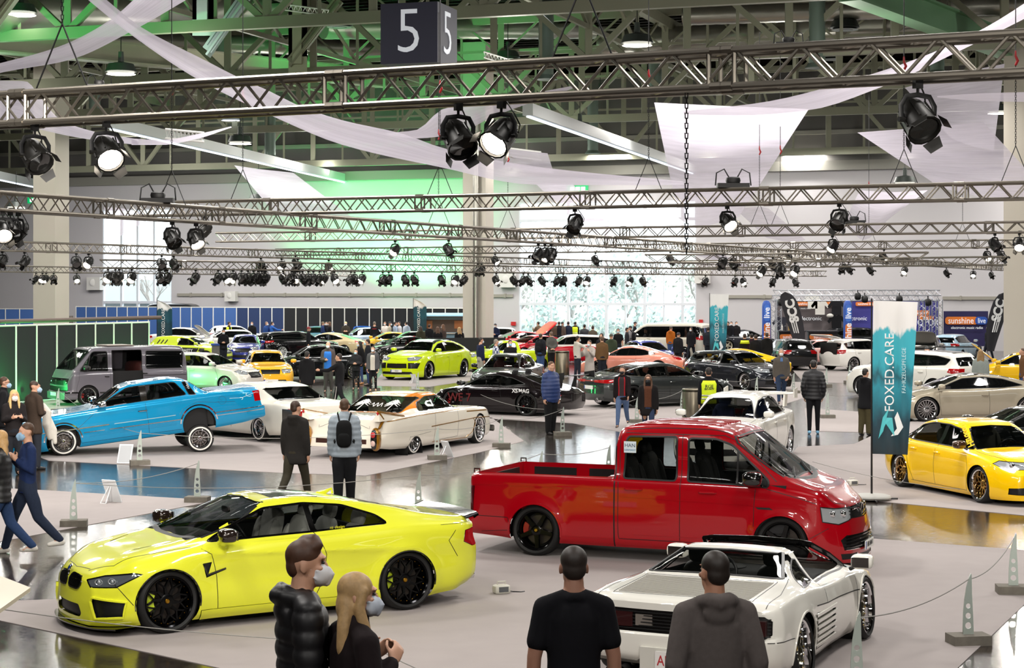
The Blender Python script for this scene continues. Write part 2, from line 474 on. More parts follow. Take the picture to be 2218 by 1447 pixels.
def wheels(root, p):
 g = p['wh']; out = []
 R, w, rr, st, rc, lc, cc = g[:7]; wall = g[7] if len(g) > 7 else None
 tm, rm = wheel_mesh(R, w, rr, st, rc, lc, cc, wall)
 for i, x in enumerate((p['wb']/2, -p['wb']/2)):
  ty = p['track'][i]
  for sg in (1, -1):
   t = link('wheel', tm, root, (x, sg*(ty-w/2), R+p.get('lift', (0, 0))[i]),
                     (p.get('camber', 0)*(.6 if i == 0 else 1), 0, (0 if sg > 0 else PI)+(p.get('steer', 0) if i == 0 else 0)))
   k = link('rim', rm, t, None, (0, .4+i+sg*.7, 0)); out.append(t)
   if p.get('caliper'):
    b = MB(); b.prism([(math.cos(q)*r_, math.sin(q)*r_) for q, r_ in [(a, rr*.80) for a in np.linspace(-.5, .5, 6)]+[(a, rr*.52) for a in np.linspace(.5, -.5, 6)]],
                                  Matrix.Rotation(PI/2, 4, 'X') @ Matrix.Translation((0, 0, .0)), .07)
    b.build('brake_caliper', mat(p['caliper'], .3, 0, .5), t)
 return out
def seat(root, x, y, z, m, s=1., trim=None):
 b = MB(); R = Matrix.Rotation(math.radians(-14), 3, 'Y')
 b.sq((x+.05, y, z+.16), (.28*s, .25*s, .10), .5, 16, 8)
 b.sq((x-.24, y, z+.50), (.075, .24*s, .34), .5, 16, 10, R)
 for sg in (-1, 1): b.sq((x-.19, y+sg*.2*s, z+.46), (.08, .055, .27), .7, 10, 8, R); b.sq((x+.08, y+sg*.22*s, z+.22), (.24, .05, .06), .7, 10, 6)
 b.sq((x-.34, y, z+.90), (.05, .14, .09), .6, 12, 8, R)
 return b.build('seat', m, root)
def interior(root, p, m, dash_x, z0, seats, floor=.22, sm=None, wl=None, right=False):
 b = MB(); w = p['cw']; x0, x1 = p['cabx']
 b.box(((x0+x1)/2, 0, floor), (x1-x0, 2*w, .03))
 for sg in (-1, 1): b.box(((x0+x1)/2, sg*(w-.01), (floor+z0)/2), (x1-x0, .05, z0-floor-.03))
 b.box((x0, 0, (floor+z0)/2), (.05, 2*w, z0-floor)); b.box((x1, 0, (floor+z0)/2-.05), (.05, 2*w, z0-floor-.1))
 b.build('cabin', DARK, root)
 d = MB(); d.sq((dash_x, 0, z0-.10), (.30, w*.98, .13), .45, 20, 8); d.sq((dash_x-.1, w*.5, z0+.0), (.16, .2, .06), .8, 12, 6)
 d.build('dashboard', mat('#1b1b1c', .6), root)
 t = MB(); R = Matrix.Rotation(math.radians(-62), 4, 'Y'); c = Vector((dash_x-.42, (-1 if right else 1)*w*.5, z0+.0))
 ring = [c+(R @ Vector((.18*math.cos(q), .18*math.sin(q), 0))) for q in np.linspace(0, 2*PI, 25)]
 t.tube(ring, .016, 8); t.tube([ring[0], ring[12]], .014, 6); t.tube([c, ring[6]], .014, 6); t.sq(c, (.06, .06, .04)); t.tube([c, c+Vector((.3, 0, -.08))], .03, 8)
 t.build('steering_wheel', BLACK, root)
 for (x, y) in seats: seat(root, x, y, floor+.12, sm or m, wl or 1.)
 k = MB(); k.sq((dash_x-.42, 0, z0+.26), (.02, .11, .035), .6, 10, 6); k.build('rear_view_mirror', BLACK, root)
def mirror_pair(root, x, y, z, m, s=1., glass=True, arm=None):
 for sg in (1, -1):
  b = MB(); b.sq((x, sg*(y+.10*s), z+.07*s), (.10*s, .115*s, .075*s), .62, 14, 10, Matrix.Rotation(-.15*sg, 3, 'Z'))
  b.mi = 1; b.tube([(x+.05*s, sg*(y-.04), z-.02), (x+.02*s, sg*(y+.05*s), z+.03*s)], .022*s, 6)
  if glass: b.mi = 2; b.box((x-.095*s, sg*(y+.10*s), z+.07*s), (.012, .17*s, .10*s), Matrix.Rotation(-.15*sg, 3, 'Z'))
  b.build('door_mirror', [m, arm or BLACK, CHROME], root)
def handle(s, x, z, m, name='door_handle', L=.2):
 h = s.hit('s', (x, z))
 if not h: return
 for sg in (1, -1):
  b = MB(); c = h[0]; y = c.y
  b.tube([(x-L/2, sg*(y+.0), z), (x-L*.4, sg*(y+.028), z), (x+L*.4, sg*(y+.028), z+.004), (x+L/2, sg*(y-.0), z+.004)], .014, 8, (1.15, .8))
  b.build(name, m, s.root)
def plate(root, loc, rz, txt, w=.52, hgt=.11, tilt=0., bg='#e9e9e4', fg='#15151a', size=.09, band=True, name='licence_plate', sx=.8):
 M = Matrix.Translation(loc) @ Matrix.Rotation(rz, 4, 'Z') @ Matrix.Rotation(PI/2-tilt, 4, 'X')
 b = MB(); b.prism(rp([(-w/2, -hgt/2), (w/2, -hgt/2), (w/2, hgt/2), (-w/2, hgt/2)], .01), M, .012)
 o = b.build(name, mat(bg, .4), root)
 if band:
  k = MB(); k.prism([(-w/2+.004, -hgt/2+.004), (-w/2+.045, -hgt/2+.004), (-w/2+.045, hgt/2-.004), (-w/2+.004, hgt/2-.004)], M @ Matrix.Translation((0, 0, .007)), .003)
  k.build('country_band', mat('#1c3f9a', .4), o)
 if txt: text_on('lettering', txt, o, M @ Matrix.Translation((.02 if band else 0, 0, .007)), mat(fg, .5), size, .002, sx=sx)
 return o
def split_loose(o):
 bm = bmesh.new(); bm.from_mesh(o.data); seen = set(); isl = []
 for f in bm.faces:
  if f in seen: continue
  st, grp = [f], []
  seen.add(f)
  while st:
   g = st.pop(); grp.append(g)
   for e in g.edges:
    for q in e.link_faces:
     if q not in seen: seen.add(q); st.append(q)
  isl.append(grp)
 if len(isl) > 1:
  isl.sort(key=lambda g: -sum(f.calc_area() for f in g))
  for k, grp in enumerate(isl[:4]):
   b = MB(); vi = {}
   vs = []; fs = []
   for f in grp:
    for w in f.verts:
     if w not in vi: vi[w] = len(vs); vs.append(w.co.copy())
    fs.append(tuple(vi[w] for w in f.verts))
   b.add(vs, fs); me = b.mesh(o.data.name, o.data.materials[0])
   if k == 0: first = me
   elif sum(f.calc_area() for f in grp) > .003: link(o.name.split('.')[0], me, o.parent)
  bm.free(); old = o.data; o.data = first; bpy.data.meshes.remove(old)
 else: bm.free()
def exhausts(root, x, ys, z, r=.045, m=None):
 for y in ys:
  b = MB(); b.lathe([(0, r), (-.12, r), (-.12, r*.85), (0, r*.85)], 14, Matrix.Translation((x, y, z)) @ Matrix.Rotation(-PI/2, 4, 'Z')); b.build('exhaust_pipe', m or CHROME, root)
def car_root(name, label, rear_px, front_px, wb, track, side, cat='car', z=0., heading=None, group=None, shift=0.):
 """put a car on the floor from where its two nearer wheels touch it; side=+1 when its left flank faces us"""
 a, b = G(*rear_px), G(*front_px)
 h = math.atan2(b.y-a.y, b.x-a.x) if heading is None else math.radians(heading)
 d = Vector((math.cos(h), math.sin(h), 0)); l = Vector((-d.y, d.x, 0))
 c = (a+b)/2-l*side*track+d*shift; c.z = z
 return thing(name, label, cat, c, h, group)
# ---------------------------------------------------------------- body kinds, outlines as fractions (u from tail 0 to nose 1, w of the half width, v of the height)
KIND = {
 'sedan': dict(ax=(.205, .81), top=[(0, .63), (.015, .69), (.12, .72), (.175, .73), (.30, .955), (.40, 1.), (.52, .985), (.575, .94), (.725, .675), (.80, .64), (.92, .575), (.975, .51), (1, .42)],
 belt=[(0, .60), (.1, .665), (.3, .65), (.6, .625), (.73, .605), (.9, .51), (1, .38)],
 so=[(.715, .66), (.575, .895), (.50, .935), (.38, .94), (.29, .89), (.195, .715), (.3, .685)], sp=[(.475, .50), (.265, .285)], ws=(.67, .95, .56, .74, .50), rw=(.735, .94, .16, .32, .50)),
 'coupe': dict(ax=(.23, .825), top=[(0, .70), (.02, .735), (.14, .77), (.26, .88), (.38, .97), (.5, 1.), (.575, .97), (.66, .86), (.78, .69), (.86, .64), (.95, .54), (1, .42)],
 belt=[(0, .66), (.12, .71), (.3, .70), (.5, .66), (.74, .64), (.86, .56), (1, .38)],
 so=[(.755, .68), (.60, .90), (.48, .935), (.36, .89), (.25, .76), (.38, .71)], sp=[(.455, .47)], ws=(.70, .955, .58, .80, .52), rw=(.79, .94, .10, .40, .52)),
 'sport': dict(ax=(.245, .80), top=[(0, .53), (.03, .60), (.10, .66), (.28, .86), (.42, .98), (.50, 1.), (.57, .97), (.66, .85), (.76, .665), (.85, .60), (.95, .50), (1, .38)],
 belt=[(0, .5), (.1, .60), (.25, .66), (.5, .63), (.75, .61), (.86, .565), (.95, .46), (1, .34)],
 so=[(.735, .665), (.60, .89), (.49, .925), (.38, .86), (.27, .73), (.4, .68)], sp=[(.45, .465)], ws=(.68, .95, .57, .79, .52), rw=(.70, .93, .13, .44, .5)),
 'hatch': dict(ax=(.185, .80), top=[(0, .80), (.03, .925), (.1, .965), (.3, 1.), (.45, .99), (.52, .955), (.705, .70), (.74, .665), (.9, .60), (.97, .53), (1, .42)],
 belt=[(0, .62), (.3, .635), (.6, .615), (.74, .60), (.92, .52), (1, .38)],
 so=[(.69, .665), (.525, .90), (.44, .93), (.2, .915), (.10, .86), (.12, .70), (.3, .675)], sp=[(.42, .445), (.205, .225)], ws=(.70, .95, .50, .72, .54), rw=(.68, .90, -1, .3, .56), rp=[(.2, -.07), (.45, 0), (.62, -.03), (.80, -.17), (.95, -.3)]),
 'wagon': dict(ax=(.205, .81), top=[(0, .78), (.02, .89), (.08, .94), (.3, .99), (.45, 1.), (.56, .955), (.72, .68), (.8, .645), (.93, .575), (.98, .51), (1, .42)],
 belt=[(0, .62), (.3, .64), (.6, .62), (.73, .605), (.9, .51), (1, .38)],
 so=[(.71, .66), (.565, .90), (.48, .93), (.2, .90), (.065, .84), (.09, .71), (.3, .68)], sp=[(.47, .49), (.265, .285)], ws=(.68, .955, .53, .74, .52), rw=(.68, .88, -1, .3, .56), rp=[(.2, -.08), (.45, 0), (.62, -.03), (.80, -.2), (.95, -.36)]),
 'suv': dict(ax=(.20, .805), top=[(0, .80), (.03, .925), (.15, .975), (.35, 1.), (.5, .985), (.56, .95), (.70, .725), (.76, .69), (.9, .64), (.97, .57), (1, .45)],
 belt=[(0, .65), (.3, .655), (.7, .64), (.9, .57), (1, .42)],
 so=[(.685, .69), (.56, .90), (.47, .93), (.2, .905), (.09, .84), (.12, .725), (.3, .70)], sp=[(.465, .485), (.255, .275)], ws=(.725, .95, .54, .71, .54), rw=(.70, .90, -1, .3, .58), rp=[(.2, -.08), (.45, 0), (.62, -.03), (.80, -.16), (.95, -.28)]),
 'suvcoupe': dict(ax=(.205, .805), top=[(0, .70), (.02, .745), (.07, .78), (.2, .91), (.33, .985), (.45, 1.), (.53, .975), (.58, .93), (.71, .72), (.76, .69), (.9, .64), (.97, .57), (1, .45)],
 belt=[(0, .65), (.15, .68), (.3, .665), (.7, .64), (.9, .57), (1, .42)],
 so=[(.69, .69), (.56, .89), (.46, .93), (.30, .90), (.20, .82), (.15, .74), (.3, .70)], sp=[(.465, .485), (.255, .275)], ws=(.725, .95, .54, .72, .54), rw=(.79, .94, .03, .3, .5)),
 'van': dict(ax=(.205, .815), top=[(0, .93), (.015, .965), (.06, .99), (.3, 1.), (.66, .985), (.71, .95), (.895, .64), (.94, .60), (.98, .53), (1, .42)],
 belt=[(0, .57), (.3, .57), (.7, .56), (.88, .54), (.95, .48), (1, .36)],
 so=[(.86, .60), (.70, .86), (.66, .885), (.1, .90), (.035, .87), (.05, .62), (.5, .60)], sp=[(.60, .635), (.33, .355)], ws=(.65, .94, .69, .90, .72), rw=(.60, .88, -1, .3, .70), rp=[(.2, 0), (.5, 0), (.95, -.08)]),
}
def kit(kind, L, W, H, **k):
 a = dict(KIND[kind]); a.update({q: k.pop(q) for q in list(k) if q in ('so', 'sp', 'ws', 'rw', 'ax', 'rp', 'top', 'belt') and k[q] is not None})
 ur, uf = a['ax']; m = (ur+uf)/2; X = lambda u: (u-m)*L; hw = W/2
 low = k.pop('bot', .13)
 p = dict(wb=(uf-ur)*L, track=(hw*.985, hw*.985), hm=.33*H, rw=.66 if kind not in ('van', 'suv') else .74, rd=.06,
  top=[(X(u), v*H) for u, v in a['top']], belt=[(X(u), v*H) for u, v in a['belt']],
  bot=[(X(0), low+.1), (X(.1), low+.04), (X(.3), low), (X(.9), low), (X(1), low+.01)],
  plan=[(X(0), hw*.80), (X(.03), hw*.89), (X(.1), hw*.965), (X(.25), hw), (X(.7), hw), (X(.85), hw*.985), (X(.94), hw*.91), (X(.98), hw*.80), (X(1), hw*.68)],
  fprof=[(.1*H, .0), (.25*H, .02), (.42*H, .0), (.55*H, -.05), (.7*H, -.1)], rprof=[(v*H, d) for v, d in a.get('rp', [(.15, -.07), (.3, 0), (.5, .0), (.68, -.06)])],
  bowf=.16, bowr=.12, zi=.42*H, cab=X(.45), cabl=.30*L, cw=hw*.86, cabx=(X(.12 if kind in ('hatch', 'wagon', 'suv', 'van') else .24), X(.74 if kind != 'van' else .86)))
 if kind == 'van': p.update(rw=.82, hm=.42*H, hw=.84, rd=.08)
 p['X'], p['LWH'], p['a'] = X, (L, W, H), a
 p.update(k)
 return p
def quick(root, p, col, see=False, hl='def', tl='def', grille='def', intake='def', trim=None, seams='def', handles='def', mirror='def', roofm=None, seats='def', sm=None,
          extra=None, ws='def', rw='def', sg='def', plates=('', ''), lampm=None, tlm=None, drop_glass=(), bumper=None, right=False):
 L, W, H = p['LWH']; X = p['X']; a = p['a']; hw = W/2; trim = trim or BLACK
 s = Shell(p, root, col); R = p['wh'][0]
 for i, x in enumerate((p['wb']/2, -p['wb']/2)):
  if p.get('noarch', (0, 0))[i]: continue
  s.arch(x, R+p.get('az', (0, 0))[i], p.get('ar', R*1.07), p.get('lip'), .02)
 gm = GLASS if see else DGLASS
 if ws == 'def':
  z0, z1, u0, u1, f = a['ws']; y0, y1 = hw*.74, hw*f
  q = [(-.02, z0*H+.015), (y0*.8, z0*H+.005), (y0, z0*H-.01), (y1+.02, z1*H-.07), (y1-.05, z1*H-.035), (-.02, z1*H-.015)]
  s.line(0, q[1:-1], .025, BLACK, 'windshield_trim'); s.part('windshield', s.cut(0, q, .06, X(u0), X(u1)+.1), gm, .004)
 if rw == 'def':
  z0, z1, u0, u1, f = a['rw']; y0, y1 = hw*(.70 if u0 >= 0 else .68), hw*f
  q = [(-.02, z0*H+.01), (y0-.04, z0*H), (y0, z0*H+.03), (y1+.03, z1*H-.08), (y1-.02, z1*H-.045), (-.02, z1*H-.03)]
  s.line(180, q[1:-1], .02, BLACK, 'window_trim'); s.part('rear_window', s.cut(180, q, .05, X(u0), X(u1)), gm, .004)
 if sg == 'def':
  so = [(X(u), v*H) for u, v in a['so']]; so_r = rp(so, .05*L/4.5)
  s.line('s', so_r, .024, trim, 'window_trim', .004, True)
  sp = [X(.99)]+[X(v) for pr in a['sp'] for v in reversed(pr)]+[X(.0)]
  names = ['door_window']*9
  for i in range(0, len(sp)-1, 2):
   hi, lo = sp[i], sp[i+1]; c = MBclip(so_r, lo, hi)
   if len(c) > 2:
    pc = s.cut('s', c, .08)
    if (i//2) not in drop_glass: s.part('door_window', pc, gm, .004)
  s.part('window_frame', s.cut('s', so_r, .08), GBLACK if trim is BLACK else trim)
 if hl == 'def': hl = [(35, [(.985, .50, .53), (.99, .58, .455), (.955, .90, .47), (.90, .95, .54), (.95, .85, .575)])]
 if tl == 'def': tl = [(145, [(.005, .50, .655), (.005, .55, .54), (.03, .92, .53), (.09, .97, .58), (.07, .96, .655)])]
 def P3(po): return [(X(q[0]), q[1]*hw, q[2]*H) if len(q) == 3 else (q[0]*hw, q[1]*H) for q in po]
 if grille == 'def': grille = [(0, [(-.02, .36), (-.02, .51), (.44, .50), (.40, .37)])]
 if intake == 'def': intake = [(0, [(-.02, .16), (-.02, .27), (.62, .27), (.70, .18)])]
 for az, po in hl:
  lo = s.part('headlight', s.cut(az, P3(po), .03, X(.75)), lampm or mat('#b9bfc4', .1, .45, 1.), .004, False)
  s.line(az, P3(po), .012, GBLACK, 'lamp_trim', .003, True)
  pc = P3(po); c = Vector((0, 0, 0))
  for q in pc:
   c += Vector(q) if len(q) == 3 else Vector((X(.97), q[0], q[1]))
  c /= len(pc)
  n, u, v = s.view(az); h = s.bvh.ray_cast(c+n*3, -n)
  if h[0] is not None and p.get('res', .05) < .09:
   for o, sgn in zip(lo, (1, -1)):
    b = MB(); w = h[0]; b.sq((w.x, sgn*w.y, w.z), (.03, .05, .045), 1, 12, 8); b.build('lamp_lens', CHROME, o)
 for az, po in tl: s.part('taillight', s.cut(az, P3(po), .03, -9, X(.3)), tlm or mat('#a3060c', .12, 0, 1.), -.003, False)
 for g in grille:
  s.line(g[0], P3(g[1])[1:], .016, g[3] if len(g) > 3 else GBLACK, 'grille_trim', .006, False)
  s.part('grille', s.cut(g[0], P3(g[1]), .05, X(.8)), g[2] if len(g) > 2 else mat('#101011', .35, .3), .012)
 for g in intake: s.part('lower_intake', s.cut(g[0], P3(g[1]), .05, X(.8)), BLACK, .02)
 if seams == 'def':
  so = [(X(u), v*H) for u, v in a['so']]; zb = p['bot'][2][1]+.08; seams = []
  f0 = p['wb']/2-R*1.22
  seams.append([(so[0][0]-.02, so[0][1]-.02), (f0+.06, .42*H), (f0, zb)])
  for hi, lo in [(b_, a_) for a_, b_ in a['sp'][:1 if len(a['sp']) < 2 else 1]]: seams.append([(X((hi+lo)/2), .68*H), (X((hi+lo)/2)-.02, .4*H), (X((hi+lo)/2)-.02, zb)])
  if len(a['sp']) > 1:
   r0 = -p['wb']/2+R*1.15; xx = X(sum(a['sp'][1])/2); seams.append([(xx, .68*H), (xx-.04, .52*H), (max(r0, xx-.04), .34*H), (r0+.12, zb)])
  seams.append([(f0, zb), (-p['wb']/2+R*1.3, zb)])
 for q in seams: s.line('s', q, .008)
 s.line('t', [(X(.975), .0), (X(.965), hw*.45), (X(.93), hw*.66), (X(.80), hw*.78), (X(.735), hw*.80)], .007)
 if handles == 'def' and not a['sp']: handles = []
 if handles == 'def':
  handles = [(X(a['sp'][0][0])+.14, .565*H)]+([(X(a['sp'][1][1])+.16, .575*H)] if len(a['sp']) > 1 else [])
 for hx, hz in handles: handle(s, hx, hz, p.get('hm_', col))
 if extra: extra(s)
 if roofm:
  s.part('roof', s.cut('t', [(X(.0), -.02), (X(.0), hw), (X(.8), hw), (X(.8), -.02)] if roofm[1] is None else [(X(u), w*hw) for u, w in roofm[1]], .25, X(0), X(.8)), roofm[0])
 if mirror == 'def': mirror = (X(a['so'][0][0])-.05*L/4.5, hw*.97, (a['so'][0][1]+.015)*H)
 if mirror: mirror_pair(root, mirror[0], mirror[1], mirror[2], p.get('mm', col), .95)
 if see:
  xs_ = X(.47 if p.get('kind') != 'van' else .6)
  interior(root, p, DARK, X(a['so'][0][0])-.28, .62*H, [] if seats != 'def' else [(xs_, hw*.42), (xs_, -hw*.42)], .20, sm, None, right)
 if plates[0] is not None:
  zf = .24*H; h = s.bvh.ray_cast(Vector((9, .01, zf)), Vector((-1, 0, 0)))
  if h[0] is not None: plate(root, (h[0].x+.008, 0, zf), PI/2, plates[0])
 if plates[1] is not None:
  zf = p.get('pz', .46)*H; h = s.bvh.ray_cast(Vector((-9, .01, zf)), Vector((1, 0, 0)))
  if h[0] is not None: plate(root, (h[0].x-.008, 0, zf), -PI/2, plates[1])
 s.done(inner=mat('#202022', .8) if see else None)
 wheels(root, p)
 return s
def MBclip(poly, lo, hi):
 def half(P, x, keep):
  out = []
  for i in range(len(P)):
   a, b = P[i-1], P[i]; ia, ib = keep(a[0], x), keep(b[0], x)
   if ia != ib:
    t = (x-a[0])/(b[0]-a[0]); out.append((x, a[1]+t*(b[1]-a[1])))
   if ib: out.append(b)
  return out
 return half(half(list(poly), lo, lambda q, x: q >= x), hi, lambda q, x: q <= x)
# ---------------------------------------------------------------- lime coupe
def lime_coupe():
 col = paint('#e0e336', 0, .35)
 p = dict(wb=2.81, track=(.925, .935), res=.028, q=1.5, hm=.42, rw=.63, rd=.07, cw=.80, cabx=(-1.15, 1.0),
  top=[(-2.50, .93), (-2.44, .965), (-2.2, .985), (-1.78, 1.045), (-1.3, 1.165), (-.75, 1.275), (-.2, 1.325), (.15, 1.305), (.5, 1.19), (1.12, .925), (1.45, .87), (1.85, .775), (2.08, .675), (2.15, .615), (2.185, .55)],
  belt=[(-2.50, .885), (-2.2, .93), (-1.5, .945), (-.6, .90), (.3, .885), (1.0, .855), (1.45, .80), (1.85, .70), (2.1, .585), (2.185, .50)],
  bot=[(-2.5, .22), (-2.0, .16), (-1.4, .12), (0, .12), (1.4, .11), (2.185, .10)],
  plan=[(-2.50, .72), (-2.42, .80), (-2.2, .87), (-1.9, .91), (-1.4, .935), (-.7, .905), (0, .895), (.7, .90), (1.4, .925), (1.75, .90), (2.0, .82), (2.12, .72), (2.185, .60)],
  fprof=[(.10, .02), (.2, .03), (.42, .02), (.55, .0), (.75, -.04)], rprof=[(.2, -.10), (.35, .0), (.6, .01), (.8, -.04), (.98, -.01)],
  bowf=.20, bowr=.16, lf=.5, lr=.5, flare=[(1.405, .325, .35, .022), (-1.405, .325, .35, .03)],
  side=[(0, .90), (.08, .95), (.3, .985), (.55, .985), (.78, 1.), (.92, .985), (1., .945)],
  crease=[(.70, .80, .018, -1.6, 1.0)], zi=.35, cab=-.1, cabl=1.35,
  wh=(.335, .28, .262, 'mesh', mat('#0c0c0d', .25, .6), mat('#101012', .12, .9), mat('#b98a2c', .3, 1.)), caliper='#d8ef30', camber=.045, steer=.05)
 root = car_root('sports_coupe', 'lime yellow low coupe with black mesh wheels, parked behind the couple in black', (890, 1322), (358, 1375), 2.81, .93, 1)
 s = Shell(p, root, col)
 for x in (1.405, -1.405): s.arch(x, .322, .352, GBLACK, .014)

 ws = [(-.02, .945), (.60, .93), (.665, .955), (.53, 1.235), (.49, 1.275), (-.02, 1.298)]
 s.line(0, ws[1:-1], .03, BLACK, 'window_trim')
 s.line('t', [(1.09, 0), (1.08, .3), (1.02, .62)], .07, BLACK, 'cowl_panel')
 s.part('windshield', s.cut(0, ws, .1, .1, 1.3), GLASS, .004)
 rw = [(-.02, 1.06), (.56, 1.05), (.50, 1.215), (-.02, 1.245)]
 s.part('rear_window', s.cut(180, rw, .05, -2.0, -.5), GLASS, .004)
 qg = rp([(.93, .915), (.20, 1.215), (-.28, 1.243), (-.75, 1.195), (-1.13, 1.07), (-1.22, .985), (-.3, .945)], .05)
 s.line('s', qg, .028, GBLACK, 'window_trim', .003, True)
 fr = [(.87, .93), (.19, 1.20), (-.27, 1.228), (-.29, .955)]
 rr = rp([(-.36, .955), (-.34, 1.226), (-.74, 1.18), (-1.11, 1.06), (-1.19, .99)], .03)
 s.part('door_window', s.cut('s', fr, .1), GLASS, .004); s.part('quarter_window', s.cut('s', rr, .1), GLASS, .004)
 s.part('window_frame', s.cut('s', qg, .1), GBLACK)

 s.part('sunroof', s.cut('t', rp([(.03, -.01), (.03, .42), (-.52, .46), (-.52, -.01)], .04)), GBLACK, -.003)
 f = MB(); f.limb([(-.72, 0, 1.272), (-.82, 0, 1.285), (-.90, 0, 1.318), (-.91, 0, 1.27)], [.022, .026, .012, .016], 10, (.5, 1), (0, 1, 0)); f.build('roof_fin', col, root)

 s.part('grille', s.cut(0, rp([(.035, .46), (.05, .60), (.30, .585), (.36, .52), (.30, .455)], .06), .05, 1.7), mat('#0b0b0c', .25, .3), .012)
 s.line(0, rp([(.035, .46), (.05, .60), (.30, .585), (.36, .52), (.30, .455)], .06), .022, GBLACK, 'grille_surround', .012, True)
 for y in np.linspace(.07, .31, 9): s.line(0, [(y, .47), (y, .59)], .010, GBLACK, 'grille_slat', .016)
 hl = s.cut(38, [(2.08, .40, .565), (2.02, .46, .50), (1.86, .74, .515), (1.62, .86, .645), (1.72, .84, .66), (1.95, .6, .622)], .1, 1.3)
 ho = s.part('headlight', hl, mat('#6d747a', .1, .5, 1.), .006, False)
 s.line(38, [(2.08, .40, .565), (2.02, .46, .50), (1.86, .74, .515), (1.62, .86, .645), (1.72, .84, .66), (1.95, .6, .622)], .014, GBLACK, 'lamp_trim', .003, True)
 for o, sg in zip(ho, (1, -1)):
  b = MB()
  n_, u_, v_ = s.view(38)
  for (x, y, z) in ((1.985, .56, .556), (1.90, .70, .572)):
   h = s.bvh.ray_cast(Vector((x, y, z))+n_*3, -n_)[0]
   b.tube([(h.x+.004-.045*math.cos(a)*.6, sg*(h.y+.006+.045*math.cos(a)*.8), h.z+.030*math.sin(a)) for a in np.linspace(0, 2*PI, 17)], .006, 6)
   b.sq((h.x-.005, sg*(h.y-.005), h.z), (.02, .024, .022), 1, 12, 8)
  b.build('lamp_ring', mat('#dfe6ea', .1, .7), o)
 lo = rp([(-.02, .17), (-.02, .30), (.33, .30), (.40, .21), (.36, .17)], .03)
 s.part('lower_intake', s.cut(0, lo, .05, 1.7), BLACK, .03)
 so = [(2.0, .52, .40), (2.0, .50, .36), (1.98, .56, .18), (1.82, .80, .20), (1.80, .83, .36)]
 s.part('side_intake', s.cut(30, so, .05, 1.5), BLACK, .035, False)
 s.line(30, so, .022, col, 'intake_trim', .02, True)
 b = MB()
 ys = np.linspace(-.86, .86, 21); b.grid([[(2.23-.24*(y/.9)**2-.25*max(0, abs(y)-.7)**1.0*2+dx, y, z) for y in ys] for dx, z in ((-.2, .075), (.03, .075), (.035, .09), (-.2, .10))])
 b.build('front_splitter', GBLACK, root)
 r = MB(); r.sq((2.175, 0, .645), (.012, .036, .036), 1, 14, 8, Matrix.Rotation(-.6, 3, 'Y')); o = r.build('round_emblem', mat('#1b3f8f', .2, .2, 1.), root)
 r = MB(); r.lathe([(0, .037), (.012, .037), (.012, .030)], 20, Matrix.Translation((2.168, 0, .644)) @ Matrix.Rotation(-PI/2+.6, 4, 'Z') if 0 else Matrix.Translation((2.17, 0, .645)) @ Matrix.Rotation(-.6, 4, 'Y') @ Matrix.Rotation(-PI/2, 4, 'Z')); r.build('emblem_ring', CHROME, o)

 s.line('t', [(2.08, .34), (1.9, .62), (1.5, .74), (1.12, .80)], .008); s.line('t', [(2.10, 0), (2.06, .34)], .008)
 s.line('s', [(1.02, .86), (.92, .80), (.86, .55), (.84, .20)]); s.line('s', [(-.32, .94), (-.42, .70), (-.40, .45), (-.28, .22)]); s.line('s', [(.84, .205), (-.28, .22)])
 s.line('s', [(-2.08, .56), (-1.95, .75), (-2.05, .86)]); s.line('s', [(1.78, .33), (1.95, .55)])
 s.line('s', [(-1.86, .93), (-2.2, .93), (-2.44, .92)], .006)
 for sg in (1,):
  s.part('hood_vent', s.cut('t', [(1.62, .36), (1.60, .40), (1.36, .50), (1.36, .485)]), BLACK, .01, False)
 s.part('fender_vent', s.cut('s', [(1.0, .62), (.98, .555), (.76, .625), (.76, .65), (.96, .59), (.92, .72), (1.02, .71)][::-1]), BLACK, .012, False)
 s.line('s', [(1.02, .71), (.97, .585), (.76, .64)], .02, GBLACK, 'vent_trim', .008)
 s.part('side_skirt', s.cut('s', [(1.04, .10), (1.04, .215), (-1.04, .225), (-1.04, .10)], .0), col, -.012, False)
 tl = [(-2.47, .62, .86), (-2.43, .66, .66), (-2.33, .80, .66), (-2.2, .88, .72), (-2.25, .87, .84)]
 s.part('taillight', s.cut(140, tl, .05, -3, -1.9), mat('#a00510', .1, .0, 1.), -.004, False)
 s.line(140, tl, .016, GBLACK, 'lamp_trim', .003, True)
 b = MB(); ys = np.linspace(-.74, .74, 25)
 b.grid([[(-2.46+.10*(y/.8)**2+dx, y, .985+dz+.035*abs(y/.74)**1.5*0+.02*(abs(y) < .68)) for y in ys] for dx, dz in ((.10, -.025), (.03, -.008), (-.06, .022), (-.062, .008), (.0, -.024))]); b.build('boot_spoiler', GBLACK, root)
 mirror_pair(root, .78, .90, .93, mat('#2a201c', .18, .4, 1.), 1.0, True, col)
 handle(s, -.20, .80, col, L=.24)
 exhausts(root, -2.40, (-.45, -.32, .32, .45), .26)
 plate(root, (-2.55, 0, .62), -PI/2, '', band=False)
 wh = mat('#d8d8d2', .6)
 interior(root, p, DARK, .82, .90, [], .2)
 for x, y in ((-.05, .40), (-.05, -.40)):
  seat(root, x, y, .26, wh)
 for y in (.38, -.38): seat(root, -.72, y, .12, wh, .95)
 s.done(inner=mat('#202022', .8))
 h = s.p; wheels(root, p)
 t = text_mesh('xs design', .05, .001); 
 hh = Vector((-.42, .8, .975)); t.transform(Matrix.Translation((-.58, .838, .985)) @ Matrix.Rotation(PI, 4, 'Z') @ Matrix.Rotation(PI/2+.35, 4, 'X')); t.materials.append(mat('#e5e020', .5)); link('window_sticker', t, root)
 return root
